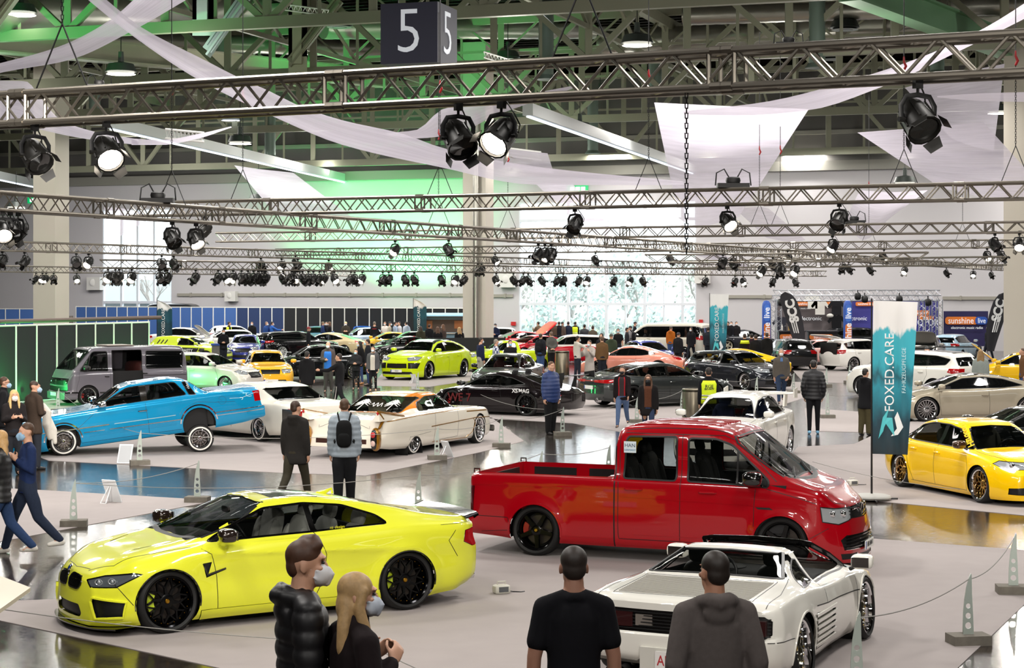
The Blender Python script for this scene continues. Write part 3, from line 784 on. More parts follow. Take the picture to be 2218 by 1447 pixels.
# ---------------------------------------------------------------- red double-cab pickup
def red_pickup():
 col = paint('#9c0010', 0, .3)
 p = dict(wb=3.4, track=(.93, .94), res=.034, q=1.4, hm=.74, rw=.80, rd=.075, hw=.88, sh=.015, cw=.86, cabx=(-.56, 1.75),
  top=[(-2.70, 1.08), (-2.66, 1.105), (-2.5, 1.11), (-.615, 1.11), (-.60, 1.16), (-.585, 1.68), (-.55, 1.76), (-.45, 1.80), (.1, 1.83), (.7, 1.82), (.98, 1.765), (1.08, 1.70), (1.80, 1.17), (1.95, 1.11), (2.25, 1.02), (2.46, .91), (2.545, .83), (2.57, .76)],
  belt=[(-2.70, 1.05), (-2.5, 1.075), (-.62, 1.08), (-.5, 1.075), (.5, 1.07), (1.4, 1.045), (1.85, 1.0), (2.2, .92), (2.45, .80), (2.57, .68)],
  bot=[(-2.7, .27), (-2.4, .25), (-1.7, .2), (-1, .185), (1.2, .175), (1.7, .15), (2.57, .10)],
  plan=[(-2.70, .88), (-2.66, .91), (-2.5, .935), (-1.7, .945), (-.7, .94), (1.0, .94), (1.6, .945), (2.0, .93), (2.3, .87), (2.48, .76), (2.57, .62)],
  fprof=[(.1, .06), (.3, .06), (.5, .04), (.66, 0), (.85, -.06), (1.0, -.1)], rprof=[(.2, -.02), (.28, .05), (.48, .05), (.52, .0), (1.1, 0)], bowf=.20, bowr=.03, lf=.45, lr=.25,
  side=[(0, .94), (.05, .97), (.25, .995), (.5, 1.), (.80, .99), (.93, .985), (1., .965)],
  flare=[(1.7, .33, .36, .03), (-1.7, .33, .36, .03)], zi=.5, cab=.6, cabl=1.25,
  wh=(.345, .27, .265, 'five', mat('#0a0a0a', .15, .4), mat('#0c0c0c', .15, .5), mat('#c8a13a', .3, 1.)), caliper='#8a1010', camber=.05)
 root = car_root('pickup_truck', 'bright red lowered double cab pickup truck with black five spoke wheels', (1160, 1205), (1690, 1236), 3.4, .94, -1, 'pickup truck')
 s = Shell(p, root, col)
 for x in (1.7, -1.7): s.arch(x, .335, .375, col, .03)
 ws = rp([(-.02, 1.185), (.66, 1.17), (.76, 1.20), (.735, 1.60), (.69, 1.675), (-.02, 1.695)], .04)
 s.line(0, [(0, 1.18), (.66, 1.165), (.775, 1.195), (.75, 1.61), (.70, 1.69), (0, 1.71)], .035, BLACK, 'windshield_trim')
 s.part('windshield', s.cut(0, [(-.02, 1.185), (.66, 1.17), (.76, 1.20), (.735, 1.60), (.69, 1.675), (-.02, 1.695)], .1, .9, 1.95), GLASS, .004)
 s.line('t', [(1.90, 0), (1.86, .35), (1.74, .68)], .10, BLACK, 'cowl_panel')
 for sg in ((1,)):
  s.line('t', [(1.86, .12), (1.62, .52)], .012, BLACK, 'wiper', .02, False, .04, (1,)); s.line('t', [(1.80, .60), (1.66, .10)], .012, BLACK, 'wiper', .02, False, .04, (-1,))
 rd = rp([(-.46, 1.10), (-.43, 1.62), (-.40, 1.655), (.24, 1.67), (.27, 1.64), (.275, 1.09)], .05)
 fd = rp([(.43, 1.09), (.43, 1.655), (.80, 1.655), (1.02, 1.585), (1.52, 1.14), (1.52, 1.05), (1.30, 1.07)], .05)
 s.line('s', rd, .03, BLACK, 'window_trim', .004, True); s.line('s', fd, .03, BLACK, 'window_trim', .004, True)
 s.part('door_window', s.cut('s', rd, .1), GLASS, .006); s.part('door_window', s.cut('s', fd, .1), GLASS, .006)
 s.line('s', [(1.10, 1.09), (1.10, 1.52)], .03, BLACK, 'window_trim')
 rwp = rp([(-.02, 1.2), (-.02, 1.62), (.62, 1.6), (.68, 1.2)], .05)
 s.part('cab_rear_window', s.cut(180, [(-.02, 1.2), (-.02, 1.62), (.62, 1.6), (.68, 1.2)], .3, -.7, -.4), DGLASS, .004)

 s.cut('t', [(-2.58, -.01), (-2.58, .83), (-.70, .83), (-.70, -.01)], .3)
 b = MB(); x0, x1, w, z0, z1 = -2.58, -.70, .83, .62, 1.105
 b.mi = 1; b.add([(x0, -w, z0), (x1, -w, z0), (x1, w, z0), (x0, w, z0)], [(0, 1, 2, 3)])
 b.mi = 0
 for sg in (-1, 1): b.add([(x0, sg*w, z0), (x1, sg*w, z0), (x1, sg*w, z1), (x0, sg*w, z1)], [(0, 1, 2, 3)])
 for x in (x0, x1): b.add([(x, -w, z0), (x, w, z0), (x, w, z1), (x, -w, z1)], [(0, 1, 2, 3)])
 b.mi = 1
 for sg in (-1, 1):
  for xa, xb in ((-2.40, -1.75), (-1.55, -.95)): b.box(((xa+xb)/2, sg*(w-.006), .92), (xb-xa, .012, .24))
 b.box((x0+.008, 0, .92), (.014, 1.3, .24)); b.build('load_bed', [col, BLACK], root, 0)
 b = MB()
 for sg in (-1, 1): b.tube([(-2.63, sg*.86, 1.10), (-2.63, sg*.86, 1.15), (-2.55, sg*.86, 1.15), (-2.55, sg*.86, 1.10)], .012, 6)
 b.build('tie_down_rail', CHROME, root)

 s.line('s', [(-.575, 1.72), (-.57, 1.1), (-.57, .19)], .022); s.line('s', [(-.52, 1.66), (-.515, .36), (-.50, .30), (.34, .30), (.345, 1.70)], .010); s.line('s', [(.345, .30), (1.18, .30)], .008)
 s.line('s', [(-.46, 1.70), (.9, 1.70), (1.12, 1.62), (1.62, 1.13)], .012); s.line('s', [(1.36, 1.04), (1.34, .78), (1.34, .55)], .009)
 s.line('s', [(-2.64, .94), (-.58, .95)], .012, col, 'body_rib', .006); s.line('s', [(-.5, .86), (1.9, .80)], .008, col, 'body_rib', .005); s.line('s', [(-2.5, .30), (-2.05, .34)], .008); s.line('s', [(-1.3, .30), (-.6, .29)], .008, col, 'body_rib', .006)
 s.line('s', [(-.30, .36), (1.2, .36)], .008, col, 'body_rib', .005)
 s.line('s', [(1.50, 1.04), (1.95, .93), (2.15, .87)], .010); s.line('t', [(2.54, 0), (2.50, .36), (2.34, .66), (2.1, .80), (1.86, .80)], .009)
 s.line('s', [(2.0, .38), (2.2, .50), (2.3, .56)], .008); s.line('s', [(-2.70, .52), (-2.1, .51), (-2.06, .40)], .010)
 for y in np.linspace(0, .60, 6): s.line('t', [(-.38, y), (.78-.15*(y > .5), y)], .05, col, 'roof_rib', .014)
 s.line('t', [(-.45, .72), (1.0, .70)], .016)
 for x, sg in ((-.42, 1), (.60, 1)): handle(s, x+.12, .965, col, L=.24)
 s.part('side_indicator', s.cut('s', [(1.36, .80), (1.40, .775), (1.60, .775), (1.55, .80)]), BLACK, -.004, False)

 hl = [(2.58, .50, .80), (2.56, .54, .66), (2.42, .74, .60), (2.22, .87, .64), (2.20, .88, .83), (2.40, .76, .80)]
 ho = s.part('headlight', s.cut(42, hl, .03, 1.9), mat('#c3c8cb', .1, .45, 1.), .006, False); s.line(42, hl, .014, BLACK, 'lamp_trim', .004, True)
 for o, sg in zip(ho, (1, -1)):
  for (x, y, z) in ((2.44, .62, .73), (2.33, .74, .73)):
   b = MB(); b.sq((x, sg*y, z), (.035, .05, .042), .6, 12, 8); b.build('lamp_lens', CHROME, o)
 gr = [(-.02, .64), (-.02, .81), (.50, .80), (.54, .66)]
 s.part('grille', s.cut(0, gr, .05, 2.0), GBLACK, .012)
 for z in (.67, .71, .75, .785): s.line(0, [(0, z), (.5, z)], .014, mat('#2a2a2c', .2, .6), 'grille_slat', .004)
 b = MB(); b.lathe([(0, .085), (.02, .085), (.02, .07), (0, .07)], 28, Matrix.Translation((2.54, 0, .735)) @ Matrix.Rotation(-PI/2, 4, 'Z'))
 for q in ((-.045, .05, -.02, -.06), (-.02, -.06, 0, -.01), (0, -.01, .02, -.06), (.02, -.06, .045, .05)): b.tube([(2.552, q[0], .735+q[1]), (2.552, q[2], .735+q[3])], .008, 6)
 b.build('round_emblem', CHROME, root)
 lo = [(-.02, .26), (-.02, .45), (.66, .46), (.74, .40), (.70, .27)]
 s.part('lower_grille', s.cut(0, lo, .03, 1.9), BLACK, .02)
 for z in (.30, .345, .39, .43): s.line(0, [(0, z), (.68, z)], .014, GBLACK, 'grille_slat', .012)
 s.part('fog_lamp_slot', s.cut(0, [(.42, .15), (.42, .22), (.74, .225), (.72, .15)], .03, 1.9), BLACK, .01, False)
 s.part('lower_slot', s.cut(0, [(-.02, .13), (-.02, .19), (.36, .20), (.36, .14)], .03, 1.9), BLACK, .01)
 plate(root, (2.652, .0, .285), PI/2, 'HER HAN 1', tilt=.0)
 tl = [(-2.70, .87, .92), (-2.70, .88, .58), (-2.63, .92, .58), (-2.61, .92, .92)]
 s.part('taillight', s.cut(135, tl, .03, -3, -2.3), mat('#4a0308', .15, 0, 1.), -.003, False)
 mirror_pair(root, 1.36, .94, 1.09, mat('#101010', .15, .2, 1.), 1.25, True, GBLACK)
 sm = mat('#232323', .75)
 interior(root, p, DARK, 1.55, 1.10, [(.55, .44), (.55, -.44)], .45, sm)
 for y in (.42, -.42): seat(root, -.22, y, .52, sm)
 st = MB(); st.mi = 0; st.box((0, 0, 0), (.17, .006, .15)); st.v = [(v[0]-.36, v[1]-.888, v[2]+1.52) for v in st.v]; o = st.build('window_sticker', mat('#d5e2ea', .5), root)
 text_on('lettering', 'HAN', o, Matrix.Translation((-.36, -.893, 1.54)) @ Matrix.Rotation(PI/2, 4, 'X'), mat('#1c3b55', .5), .07, .001); text_on('lettering', 'GERMANY', o, Matrix.Translation((-.36, -.893, 1.48)) @ Matrix.Rotation(PI/2, 4, 'X'), mat('#2a6f98', .5), .035, .001)
 s.done(inner=mat('#202022', .8)); wheels(root, p)
 return root
# ---------------------------------------------------------------- white mid-engined targa
def white_targa():
 col = paint('#e9e7de', 0, .3)
 p = dict(wb=2.45, track=(.925, .95), res=.028, q=1.5, hm=.36, rw=.60, rd=.05, hw=.84, cw=.78, cabx=(-.45, .95),
  top=[(-2.10, .80), (-2.07, .83), (-1.9, .855), (-1.5, .875), (-1.02, .905), (-.92, .935), (-.46, 1.09), (-.34, 1.115), (-.1, 1.12), (.2, 1.11), (.34, 1.075), (1.06, .80), (1.25, .765), (1.7, .68), (2.05, .575), (2.13, .52)],
  belt=[(-2.10, .77), (-1.9, .81), (-1.3, .835), (-.7, .80), (0, .75), (.9, .72), (1.25, .70), (1.7, .63), (2.05, .51), (2.13, .46)],
  bot=[(-2.1, .26), (-1.9, .20), (-1.2, .15), (0, .13), (1.2, .12), (2.13, .13)],
  plan=[(-2.10, .84), (-2.05, .90), (-1.85, .945), (-1.2, .955), (-.5, .935), (.3, .90), (.9, .90), (1.25, .91), (1.6, .89), (1.9, .80), (2.05, .70), (2.13, .56)],
  fprof=[(.1, 0), (.3, .03), (.55, -.03)], rprof=[(.2, -.12), (.34, .02), (.52, .03), (.55, -.02), (.84, -.03)], bowf=.22, bowr=.10, lf=.6, lr=.3,
  flare=[(1.225, .31, .34, .02), (-1.225, .32, .35, .015)], zi=.3, cab=.25, cabl=.85, cabtop=0,
  wh=(.325, .30, .255, 'deep', mat('#d9d5c8', .15, 1.), CHROME, mat('#c9a23a', .3, 1.)), camber=.13)
 root = car_root('sports_car', 'white open targa sports car with slatted flanks, seen from behind', (1735, 1487), (1880, 1384), 2.45, .92, -1)
 s = Shell(p, root, col)
 s.arch(1.225, .30, .36, col, .02); s.arch(-1.225, .31, .365, col, .02)

 s.cut('t', [(-.22, -.01), (-.22, .53), (.36, .55), (.36, -.01)], .3)
 fr = [(.98, .80), (.36, 1.05), (.1, 1.09), (-.20, 1.06), (-.34, .83)]
 s.cut('s', fr, .06)
 s.line('s', [(1.06, .765), (.99, .80), (.36, 1.055), (.28, 1.075)], .05, GBLACK, 'windshield_trim', .008); s.line('t', [(.40, 0), (.40, .5), (.36, .56)], .07, GBLACK, 'windshield_trim', .01)
 s.line('s', [(.98, .78), (-.36, .815)], .03, BLACK, 'window_trim')
 b = MB(); b.tube([(1.04, .70, .775), (.72, .64, .93), (.37, .55, 1.07), (.36, .45, 1.085), (.385, 0, 1.095), (.36, -.45, 1.085), (.37, -.55, 1.07), (.72, -.64, .93), (1.04, -.70, .775)], .03, 8); b.build('windshield_frame', GBLACK, root)
 ws = [(-.02, .82), (.66, .80), (.58, 1.0), (.53, 1.045), (-.02, 1.06)]
 s.part('windshield', s.cut(0, ws, .1, .3, 1.2), GLASS, .004)
 q = [(-.42, .835), (-.30, 1.01), (-.37, 1.02), (-.95, .845)]
 s.line('s', q, .02, BLACK, 'window_trim', .003, True); s.part('quarter_window', s.cut('s', q, .06), DGLASS, .004)
 rw = [(-.02, .925), (.66, .918), (.70, .935), (.56, 1.055), (.50, 1.08), (-.02, 1.09)]
 s.line(180, rw[1:-1]+[(0, 1.09)], .035, BLACK, 'window_trim', .006); s.line(180, [(0, .925), (.66, .918)], .03, BLACK, 'window_trim', .006)
 s.part('rear_window', s.cut(180, rw, .03, -1.3, -.3), GLASS, .004)

 for x in np.linspace(-1.86, -1.12, 19): s.line('t', [(x, 0), (x, .62)], .018, mat('#8d8a82', .5), 'lid_slat', .006)
 s.line('t', [(-1.90, 0), (-1.90, .66), (-1.06, .64), (-1.06, 0)], .01); s.line('t', [(-1.96, .80), (-1.5, .80), (-.9, .70)], .008)

 tg = rp([(-.01, .54), (-.01, .74), (.80, .74), (.86, .70), (.86, .58), (.80, .54)], .03)
 s.part('tail_panel', s.cut(180, [(-.02, .54), (-.02, .74), (.80, .74), (.865, .70), (.865, .58), (.80, .54)], .05, -3, -1.6), mat('#151010', .4), .015)
 for z in np.linspace(.565, .715, 6): s.line(180, [(0, z), (.85, z)], .012, BLACK, 'tail_slat', .012)
 for sg in (1, -1):
  b = MB(); b.box((-2.045, sg*.62, .645), (.05, .42, .13)); b.build('taillight', mat('#2c0507', .3, 0, 1.), root)
  b = MB(); b.box((-2.05, sg*.30, .645), (.05, .16, .10)); b.build('reversing_lamp', mat('#77706a', .25, 0, 1.), root)
 s.line('s', [(-2.05, .52), (-1.6, .50)], .008)
 b = MB(); b.box((-2.13, 0, .31), (.04, .62, .22)); b.build('plate_recess', mat('#cfcdc4', .5), root)
 plate(root, (-2.162, 0, .31), -PI/2, 'AI 348', .32, .17, bg='#e8e6e2', fg='#b8202a', size=.13, band=False)
 s.line(180, [(0, .30), (.3, .30), (.36, .26), (.80, .27)], .06, mat('#77746c', .5), 'bumper_groove', .004)
 exhausts(root, -2.05, (-.58, -.48, .48, .58), .19, .05, BLACK)

 inn = [(.02, .24), (.02, .52), (-.80, .60), (-.84, .24)]
 pz = s.cut('s', inn, .2)
 s.part('side_intake', pz, mat('#9b988e', .6), .03, False)
 for i in range(6):
  z = .27+i*.058; s.line('s', [(.06, z-.012), (-.40, z+.0), (-.84, z+.012)], .034, col, 'side_slat', -.004 if 0 else .012)
 s.line('s', [(.94, .56), (.5, .585), (-.3, .62), (-.78, .66)], .012); s.line('s', [(.93, .74), (.86, .50), (.86, .16)], .008)
 s.line('s', [(-.36, .80), (-.34, .62)], .008); s.line('s', [(1.5, .5), (2.0, .45)], .008)
 mirror_pair(root, .78, .88, .80, col, 1.0, True)
 interior(root, p, DARK, .78, .72, [], .16)
 for y in (.38, -.38): seat(root, .12, y, .10, mat('#171513', .6), .92)
 s.done(inner=mat('#202022', .8)); wheels(root, p)
 e = MB(); e.sq((-.97, .0, .935), (.02, .03, .02), 1, 12, 6); e.build('engine_badge', mat('#d8b52e', .3, .6), root)
 b = MB()
 for sg in (-1, 1): b.tube([(-.62, sg*.1, .95), (-.45, sg*.16, 1.02)], .012, 6)
 return root
# ---------------------------------------------------------------- blue lowrider saloon, tail raised
def blue_lowrider():
 col = paint('#0e8fc2', .2, .25); tr = mat('#d9dde0', .15, 1.)
 p = kit('sedan', 5.60, 1.98, 1.42, ax=(.27, .80), hm_=CHROME, res=.04, q=1.3, bot=.20, rw=(.72, .95, .20, .34, .62),
  top=[(0, .655), (.012, .69), (.15, .715), (.215, .725), (.225, .735), (.29, .93), (.32, .975), (.38, 1.), (.50, .995), (.545, .965), (.665, .715), (.70, .695), (.90, .665), (.985, .64), (1, .60)],
  belt=[(0, .64), (.2, .695), (.5, .69), (.67, .68), (.9, .645), (1, .58)],
  so=[(.655, .70), (.535, .935), (.50, .945), (.345, .935), (.305, .72), (.5, .71)], sp=[(.46, .485)], ws=(.71, .965, .52, .70, .62),
  side=[(0, .93), (.06, .96), (.25, .99), (.5, 1.), (.8, .99), (.92, .985), (1., .955)])
 p.update(rw=.70, hm=.38, plan=[(p['X'](0), .90), (p['X'](.03), .94), (p['X'](.12), .985), (p['X'](.7), .99), (p['X'](.9), .98), (p['X'](.97), .94), (p['X'](1), .86)], fprof=[(.2, .06), (.45, .06), (.5, 0), (.9, -.01)], rprof=[(.25, -.06), (.35, .06), (.55, .06), (.58, 0), (.92, -.03)], bowf=.10, bowr=.08,
  wh=(.31, .19, .19, 'wire', CHROME, CHROME, CHROME, mat('#e8e6e0', .6)), ar=.37, az=(.05, .03))
 X = p['X']
 root = car_root('lowrider_saloon', 'turquoise blue lowrider saloon with its tail raised over small wire wheels', (432, 980), (140, 988), p['wb'], .97, 1)
 def extra(s):
  s.line('s', [(X(.995), .60), (X(.62), .605)], .03, tr, 'chrome_strip', .006); s.line('s', [(X(.60), .605), (X(.36), .61)], .02, mat('#9fc4cf', .3, .5), 'chrome_strip', .006)
  s.line('s', [(X(.62), .50), (X(.34), .50)], .025, tr, 'chrome_strip', .006); s.line('s', [(X(.72), .50), (X(.64), .50)], .02, tr, 'chrome_strip', .006)
  s.line('s', [(X(.205), .55), (X(0.0), .55)], .022, tr, 'chrome_strip', .006); s.line('s', [(X(.205), .48), (X(0.0), .48)], .018, tr, 'chrome_strip', .006)
  for z in (.40, .43, .46): s.line('s', [(X(.70), z), (X(.36), z)], .005, mat('#0b6d92', .4), 'pinstripe', .003)
  for x in (p['wb']/2, -p['wb']/2):
   s.line('s', [(x+.41*math.cos(q), .36+.41*math.sin(q)) for q in np.linspace(.1, PI-.1, 25)], .035, CHROME, 'arch_trim', .012, key=x)
  s.line('s', [(X(.345), .60), (X(.33), .72), (X(.27), .84), (X(.20), .78), (X(.12), .74)], .006, tr, 'pinstripe', .004)
  qw = rp([(X(.295), .99+.02), (X(.315), 1.30), (X(.30), 1.31), (X(.268), 1.0)], .02)
  s.line('s', qw, .02, tr, 'window_trim', .005, True)
  q = s.part('opera_window', s.cut('s', qw), GBLACK, .003)
  h = s.hit('s', (X(.292), 1.15)); 
  me = text_mesh('Lowrider', .085, .002); me.transform(Matrix.Translation((X(.292), h[0].y+.006, 1.15)) @ Matrix.Rotation(PI, 4, 'Z') @ Matrix.Rotation(PI/2+.22, 4, 'X') @ Matrix.Rotation(PI/2+.28, 4, 'Z')); me.materials.append(mat('#e8e8e8', .5)); link('lettering', me, q[0])
  sc = mat('#cfe9f2', .4)
  for k, (cx, cz, r0, tw) in enumerate(((.235, 1.20, .13, 5.), (.255, 1.13, .09, -5.), (.23, 1.02, .11, 4.), (.22, 1.25, .07, -4.), (.06, .86, .09, 4.), (.09, .80, .06, -4.))):
   pts = [(X(cx)+r0*(1-t)*math.cos(tw*t+k)+.05*t, cz+r0*(1-t)*math.sin(tw*t+k)*.7) for t in np.linspace(0, 1, 18)]
   s.line('s', pts, .010, sc, 'pinstripe', .004)
  s.line('s', [(X(.14), .82), (X(.09), .80), (X(.03), .88), (X(.01), .86)], .008, sc, 'pinstripe', .004)
  s.line('s', [(X(.17), .80)]+[(X(.17)+.09*math.cos(a), .80+.09*math.sin(a)) for a in np.linspace(0, 6.28, 14)][1:], .005)
 quick(root, p, col, True, trim=CHROME, extra=extra, hl=[(20, [(.995, .55, .62), (.995, .55, .50), (.975, .97, .50), (.975, .97, .62)])], tl=[(145, [(.003, .72, .64), (.003, .74, .48), (.03, .98, .48), (.03, .98, .645)])],
          grille=[(0, [(-.02, .42), (-.02, .63), (.30, .62), (.30, .42)], CHROME)], intake=[], plates=(None, ''), mirror=None, sm=mat('#2c2f33', .7))
 mirror_pair(root, X(.64), .95, 1.0, CHROME, .9, True, CHROME)
 b = MB(); b.lathe([(-.9, .08), (.9, .08)], 12, Matrix.Translation((-p['wb']/2, 0, .31))); b.sq((-p['wb']/2, 0, .31), (.18, .2, .16)); b.build('rear_axle', BLACK, root)
 b = MB()
 for sg in (-1, 1): b.tube([(-p['wb']/2+.25*math.cos(a), sg*.72, .50+.26*math.sin(a)) for a in np.linspace(.2, 2.6, 12)], .035, 8); 
 b.build('suspension_arm', mat('#a58a86', .5, .4), root)
 T = Matrix.Translation((p['wb']/2, 0, .31)) @ Matrix.Rotation(math.radians(6.6), 4, 'Y') @ Matrix.Translation((-p['wb']/2, 0, -.31-.05))
 def pitch(o):
  for ch in o.children:
   if ch.name.startswith(('wheel', 'rear_axle')): continue
   ch.data.transform(T); pitch(ch)
 pitch(root)
 return root
# ---------------------------------------------------------------- pearl white finned cruiser with amber roof
def finned_cruiser():
 col = paint('#e6e0d2', .0, .25); gold = mat('#a87412', .25, .6, 1.); amber = paint('#e8880c', .2, .25)
 p = kit('coupe', 5.72, 2.02, 1.32, ax=(.275, .845), res=.045, q=1.3, bot=.15, rw=(.70, .97, .20, .42, .66),
  top=[(0, .64), (.012, .67), (.10, .69), (.225, .70), (.30, .84), (.36, .955), (.44, 1.), (.53, .995), (.575, .95), (.64, .80), (.675, .705), (.70, .69), (.92, .65), (.985, .61), (1, .56)],
  belt=[(0, .645), (.2, .66), (.5, .665), (.7, .66), (.9, .63), (1, .52)],
  so=[(.665, .70), (.60, .88), (.555, .925), (.44, .925), (.355, .84), (.335, .71), (.5, .695)], sp=[(.47, .478)], ws=(.72, .95, .55, .70, .66))
 X = p['X']; hw = 1.01
 p.update(rw=.68, hm=.42, plan=[(X(0), .93), (X(.03), .97), (X(.12), 1.0), (X(.7), 1.), (X(.9), .985), (X(.97), .94), (X(1), .84)], rprof=[(.15, -.1), (.25, .05), (.45, .04), (.6, -.08), (.85, -.12)], fprof=[(.1, .02), (.3, .06), (.5, .02), (.7, -.04)], bowf=.12, bowr=.06,
  side=[(0, .90), (.08, .95), (.3, .985), (.5, .995), (.72, 1.), (.88, .985), (1., .955)],
  wh=(.345, .22, .25, 'multi', CHROME, CHROME, CHROME, mat('#d8d5cf', .5)), ar=.35, az=(.02, -.29)); p['track'] = (.985, .93)
 root = car_root('finned_cruiser', 'pearl white finned classic cruiser with an amber roof and gold trim', (900, 985), (1043, 960), p['wb'], 1.0, -1)
 def extra(s):
  s.line('s', [(X(.05), .80), (X(.3), .85), (X(.66), .87)], .02, gold, 'gold_strip', .006)
  s.line('s', [(X(.40), .57), (X(.6), .60), (X(.80), .63), (X(.955), .60)], .022, gold, 'gold_strip', .006)
  s.line('s', [(X(.72), .80), (X(.99), .76)], .03, gold, 'gold_strip', .006); s.line('s', [(X(.42), .22), (X(.72), .19), (X(.775), .30), (X(.80), .50), (X(.78), .62)], .02, gold, 'gold_strip', .006)
  s.line('s', [(X(.225), .40), (X(.40), .46)], .006); s.line('s', [(X(.22), .33), (X(.23), .42)], .006)
  tk = mat('#2b0f0e', .3, .4); 
  s.part('rear_grille', s.cut(180, rp([(-.02, .33), (-.02, .43), (.62, .43), (.62, .33)], .01), .05, -9, X(.1)), mat('#6b4a44', .3, .8), .01)
  s.line('t', [(X(.02), 0), (X(.02), .62), (X(.2), .70)], .008)
 quick(root, p, col, True, trim=CHROME, extra=extra, roofm=(amber, [(.20, -.02), (.20, .70), (.335, .80), (.60, .80), (.70, .66), (.70, -.02)]), hl=[(0, [(.55, .56), (.55, .46), (.80, .46), (.80, .56)])], tl=[], grille=[(0, [(-.02, .34), (-.02, .53), (.5, .52), (.5, .34)], CHROME)],
          intake=[], plates=(None, None), mirror=None, handles=[], seams=[[(X(.64), .85), (X(.64), .26), (X(.43), .24), (X(.44), .85)]], sm=mat('#d9cfae', .7))
 for sg in (1, -1):
  b = MB(); o = 0
  secs = []
  for t in np.linspace(0, 1, 9):
   x = X(.22)*(1-t)+(X(0)-.05)*t; y = .93-.02*t; z0 = .84; z1 = .85+.185*t**1.15
   secs.append([(x, sg*(y+.05), z0-.02), (x, sg*(y+.035), (z0+z1)/2), (x, sg*(y+.01), z1), (x, sg*(y-.015), z1), (x, sg*(y-.06), (z0+z1)/2), (x, sg*(y-.16), z0-.02)])
  b.grid(secs); b.add(secs[-1], [(0, 1, 2, 3, 4, 5)]); b.build('tail_fin', col, root, 60)
  b = MB(); b.tube([secs[k][2] for k in range(1, 9)], .026, 6); tip = Vector(secs[-1][2]); b.tube([tip, tip+Vector((.22, 0, -.20)), tip+Vector((.05, 0, -.36))], [.03, .045, .025], 6); b.build('fin_trim', gold, root)
  b = MB(); b.limb([tip+Vector((-.01, -sg*.01, -.03)), tip+Vector((.12, -sg*.01, -.18))], [.025, .035], 8); b.build('fin_lamp', mat('#b00a14', .15, 0, 1.), root)
  M = Matrix.Translation((X(0)-.01, sg*.84, .44)) @ Matrix.Rotation(PI/2, 4, 'Z')
  b = MB(); b.sq((X(0)-.0, sg*.84, .44), (.13, .105, .25), .8, 16, 10); pod = b.build('lamp_pod', gold, root)
  b = MB(); b.sq((X(0)-.075, sg*.84, .44), (.07, .08, .215), .8, 16, 10); b.build('pod_recess', GBLACK, pod)
  for z, c in ((.54, '#b00a14'), (.36, '#c9a9a0')):
   b = MB(); b.sq((X(0)-.135, sg*.84, z), (.03, .055, .065), 1, 14, 8); b.build('pod_lamp', mat(c, .15, 0, 1.), pod)
 b = MB(); ys = np.linspace(-.98, .98, 17); b.grid([[(X(1)+.02-.14*(y/.98)**2+dx, y, z) for y in ys] for dx, z in ((0, .24), (.06, .27), (.06, .36), (0, .39))]); b.build('front_bumper', CHROME, root)
 w = mat('#f1f1ee', .5)
 b = MB()
 def onw(y, z):
  t = (z-.925)/.33; return Vector((X(.228)+t*(X(.365)-X(.228))-.02-.03*(t*(1-t))*4, y, z))
 for cy, cz in ((-.38, 1.10), (.36, 1.10)):
  for a in np.linspace(-.5, 3.6, 11): b.tube([onw(cy, cz), onw(cy+.10*math.cos(a), cz+.07*math.sin(a)), onw(cy+.19*math.cos(a), cz+.07*math.sin(a)-.03)], [.012, .012, .004], 5)
  b.tube([onw(cy, cz), onw(cy+.03, .97)], .010, 5)
 b.tube([onw(.14-.28*t, 1.07+.035*math.sin(t*17)) for t in np.linspace(0, 1, 30)], .008, 5)
 b.build('palm_painting', w, root)
 return root
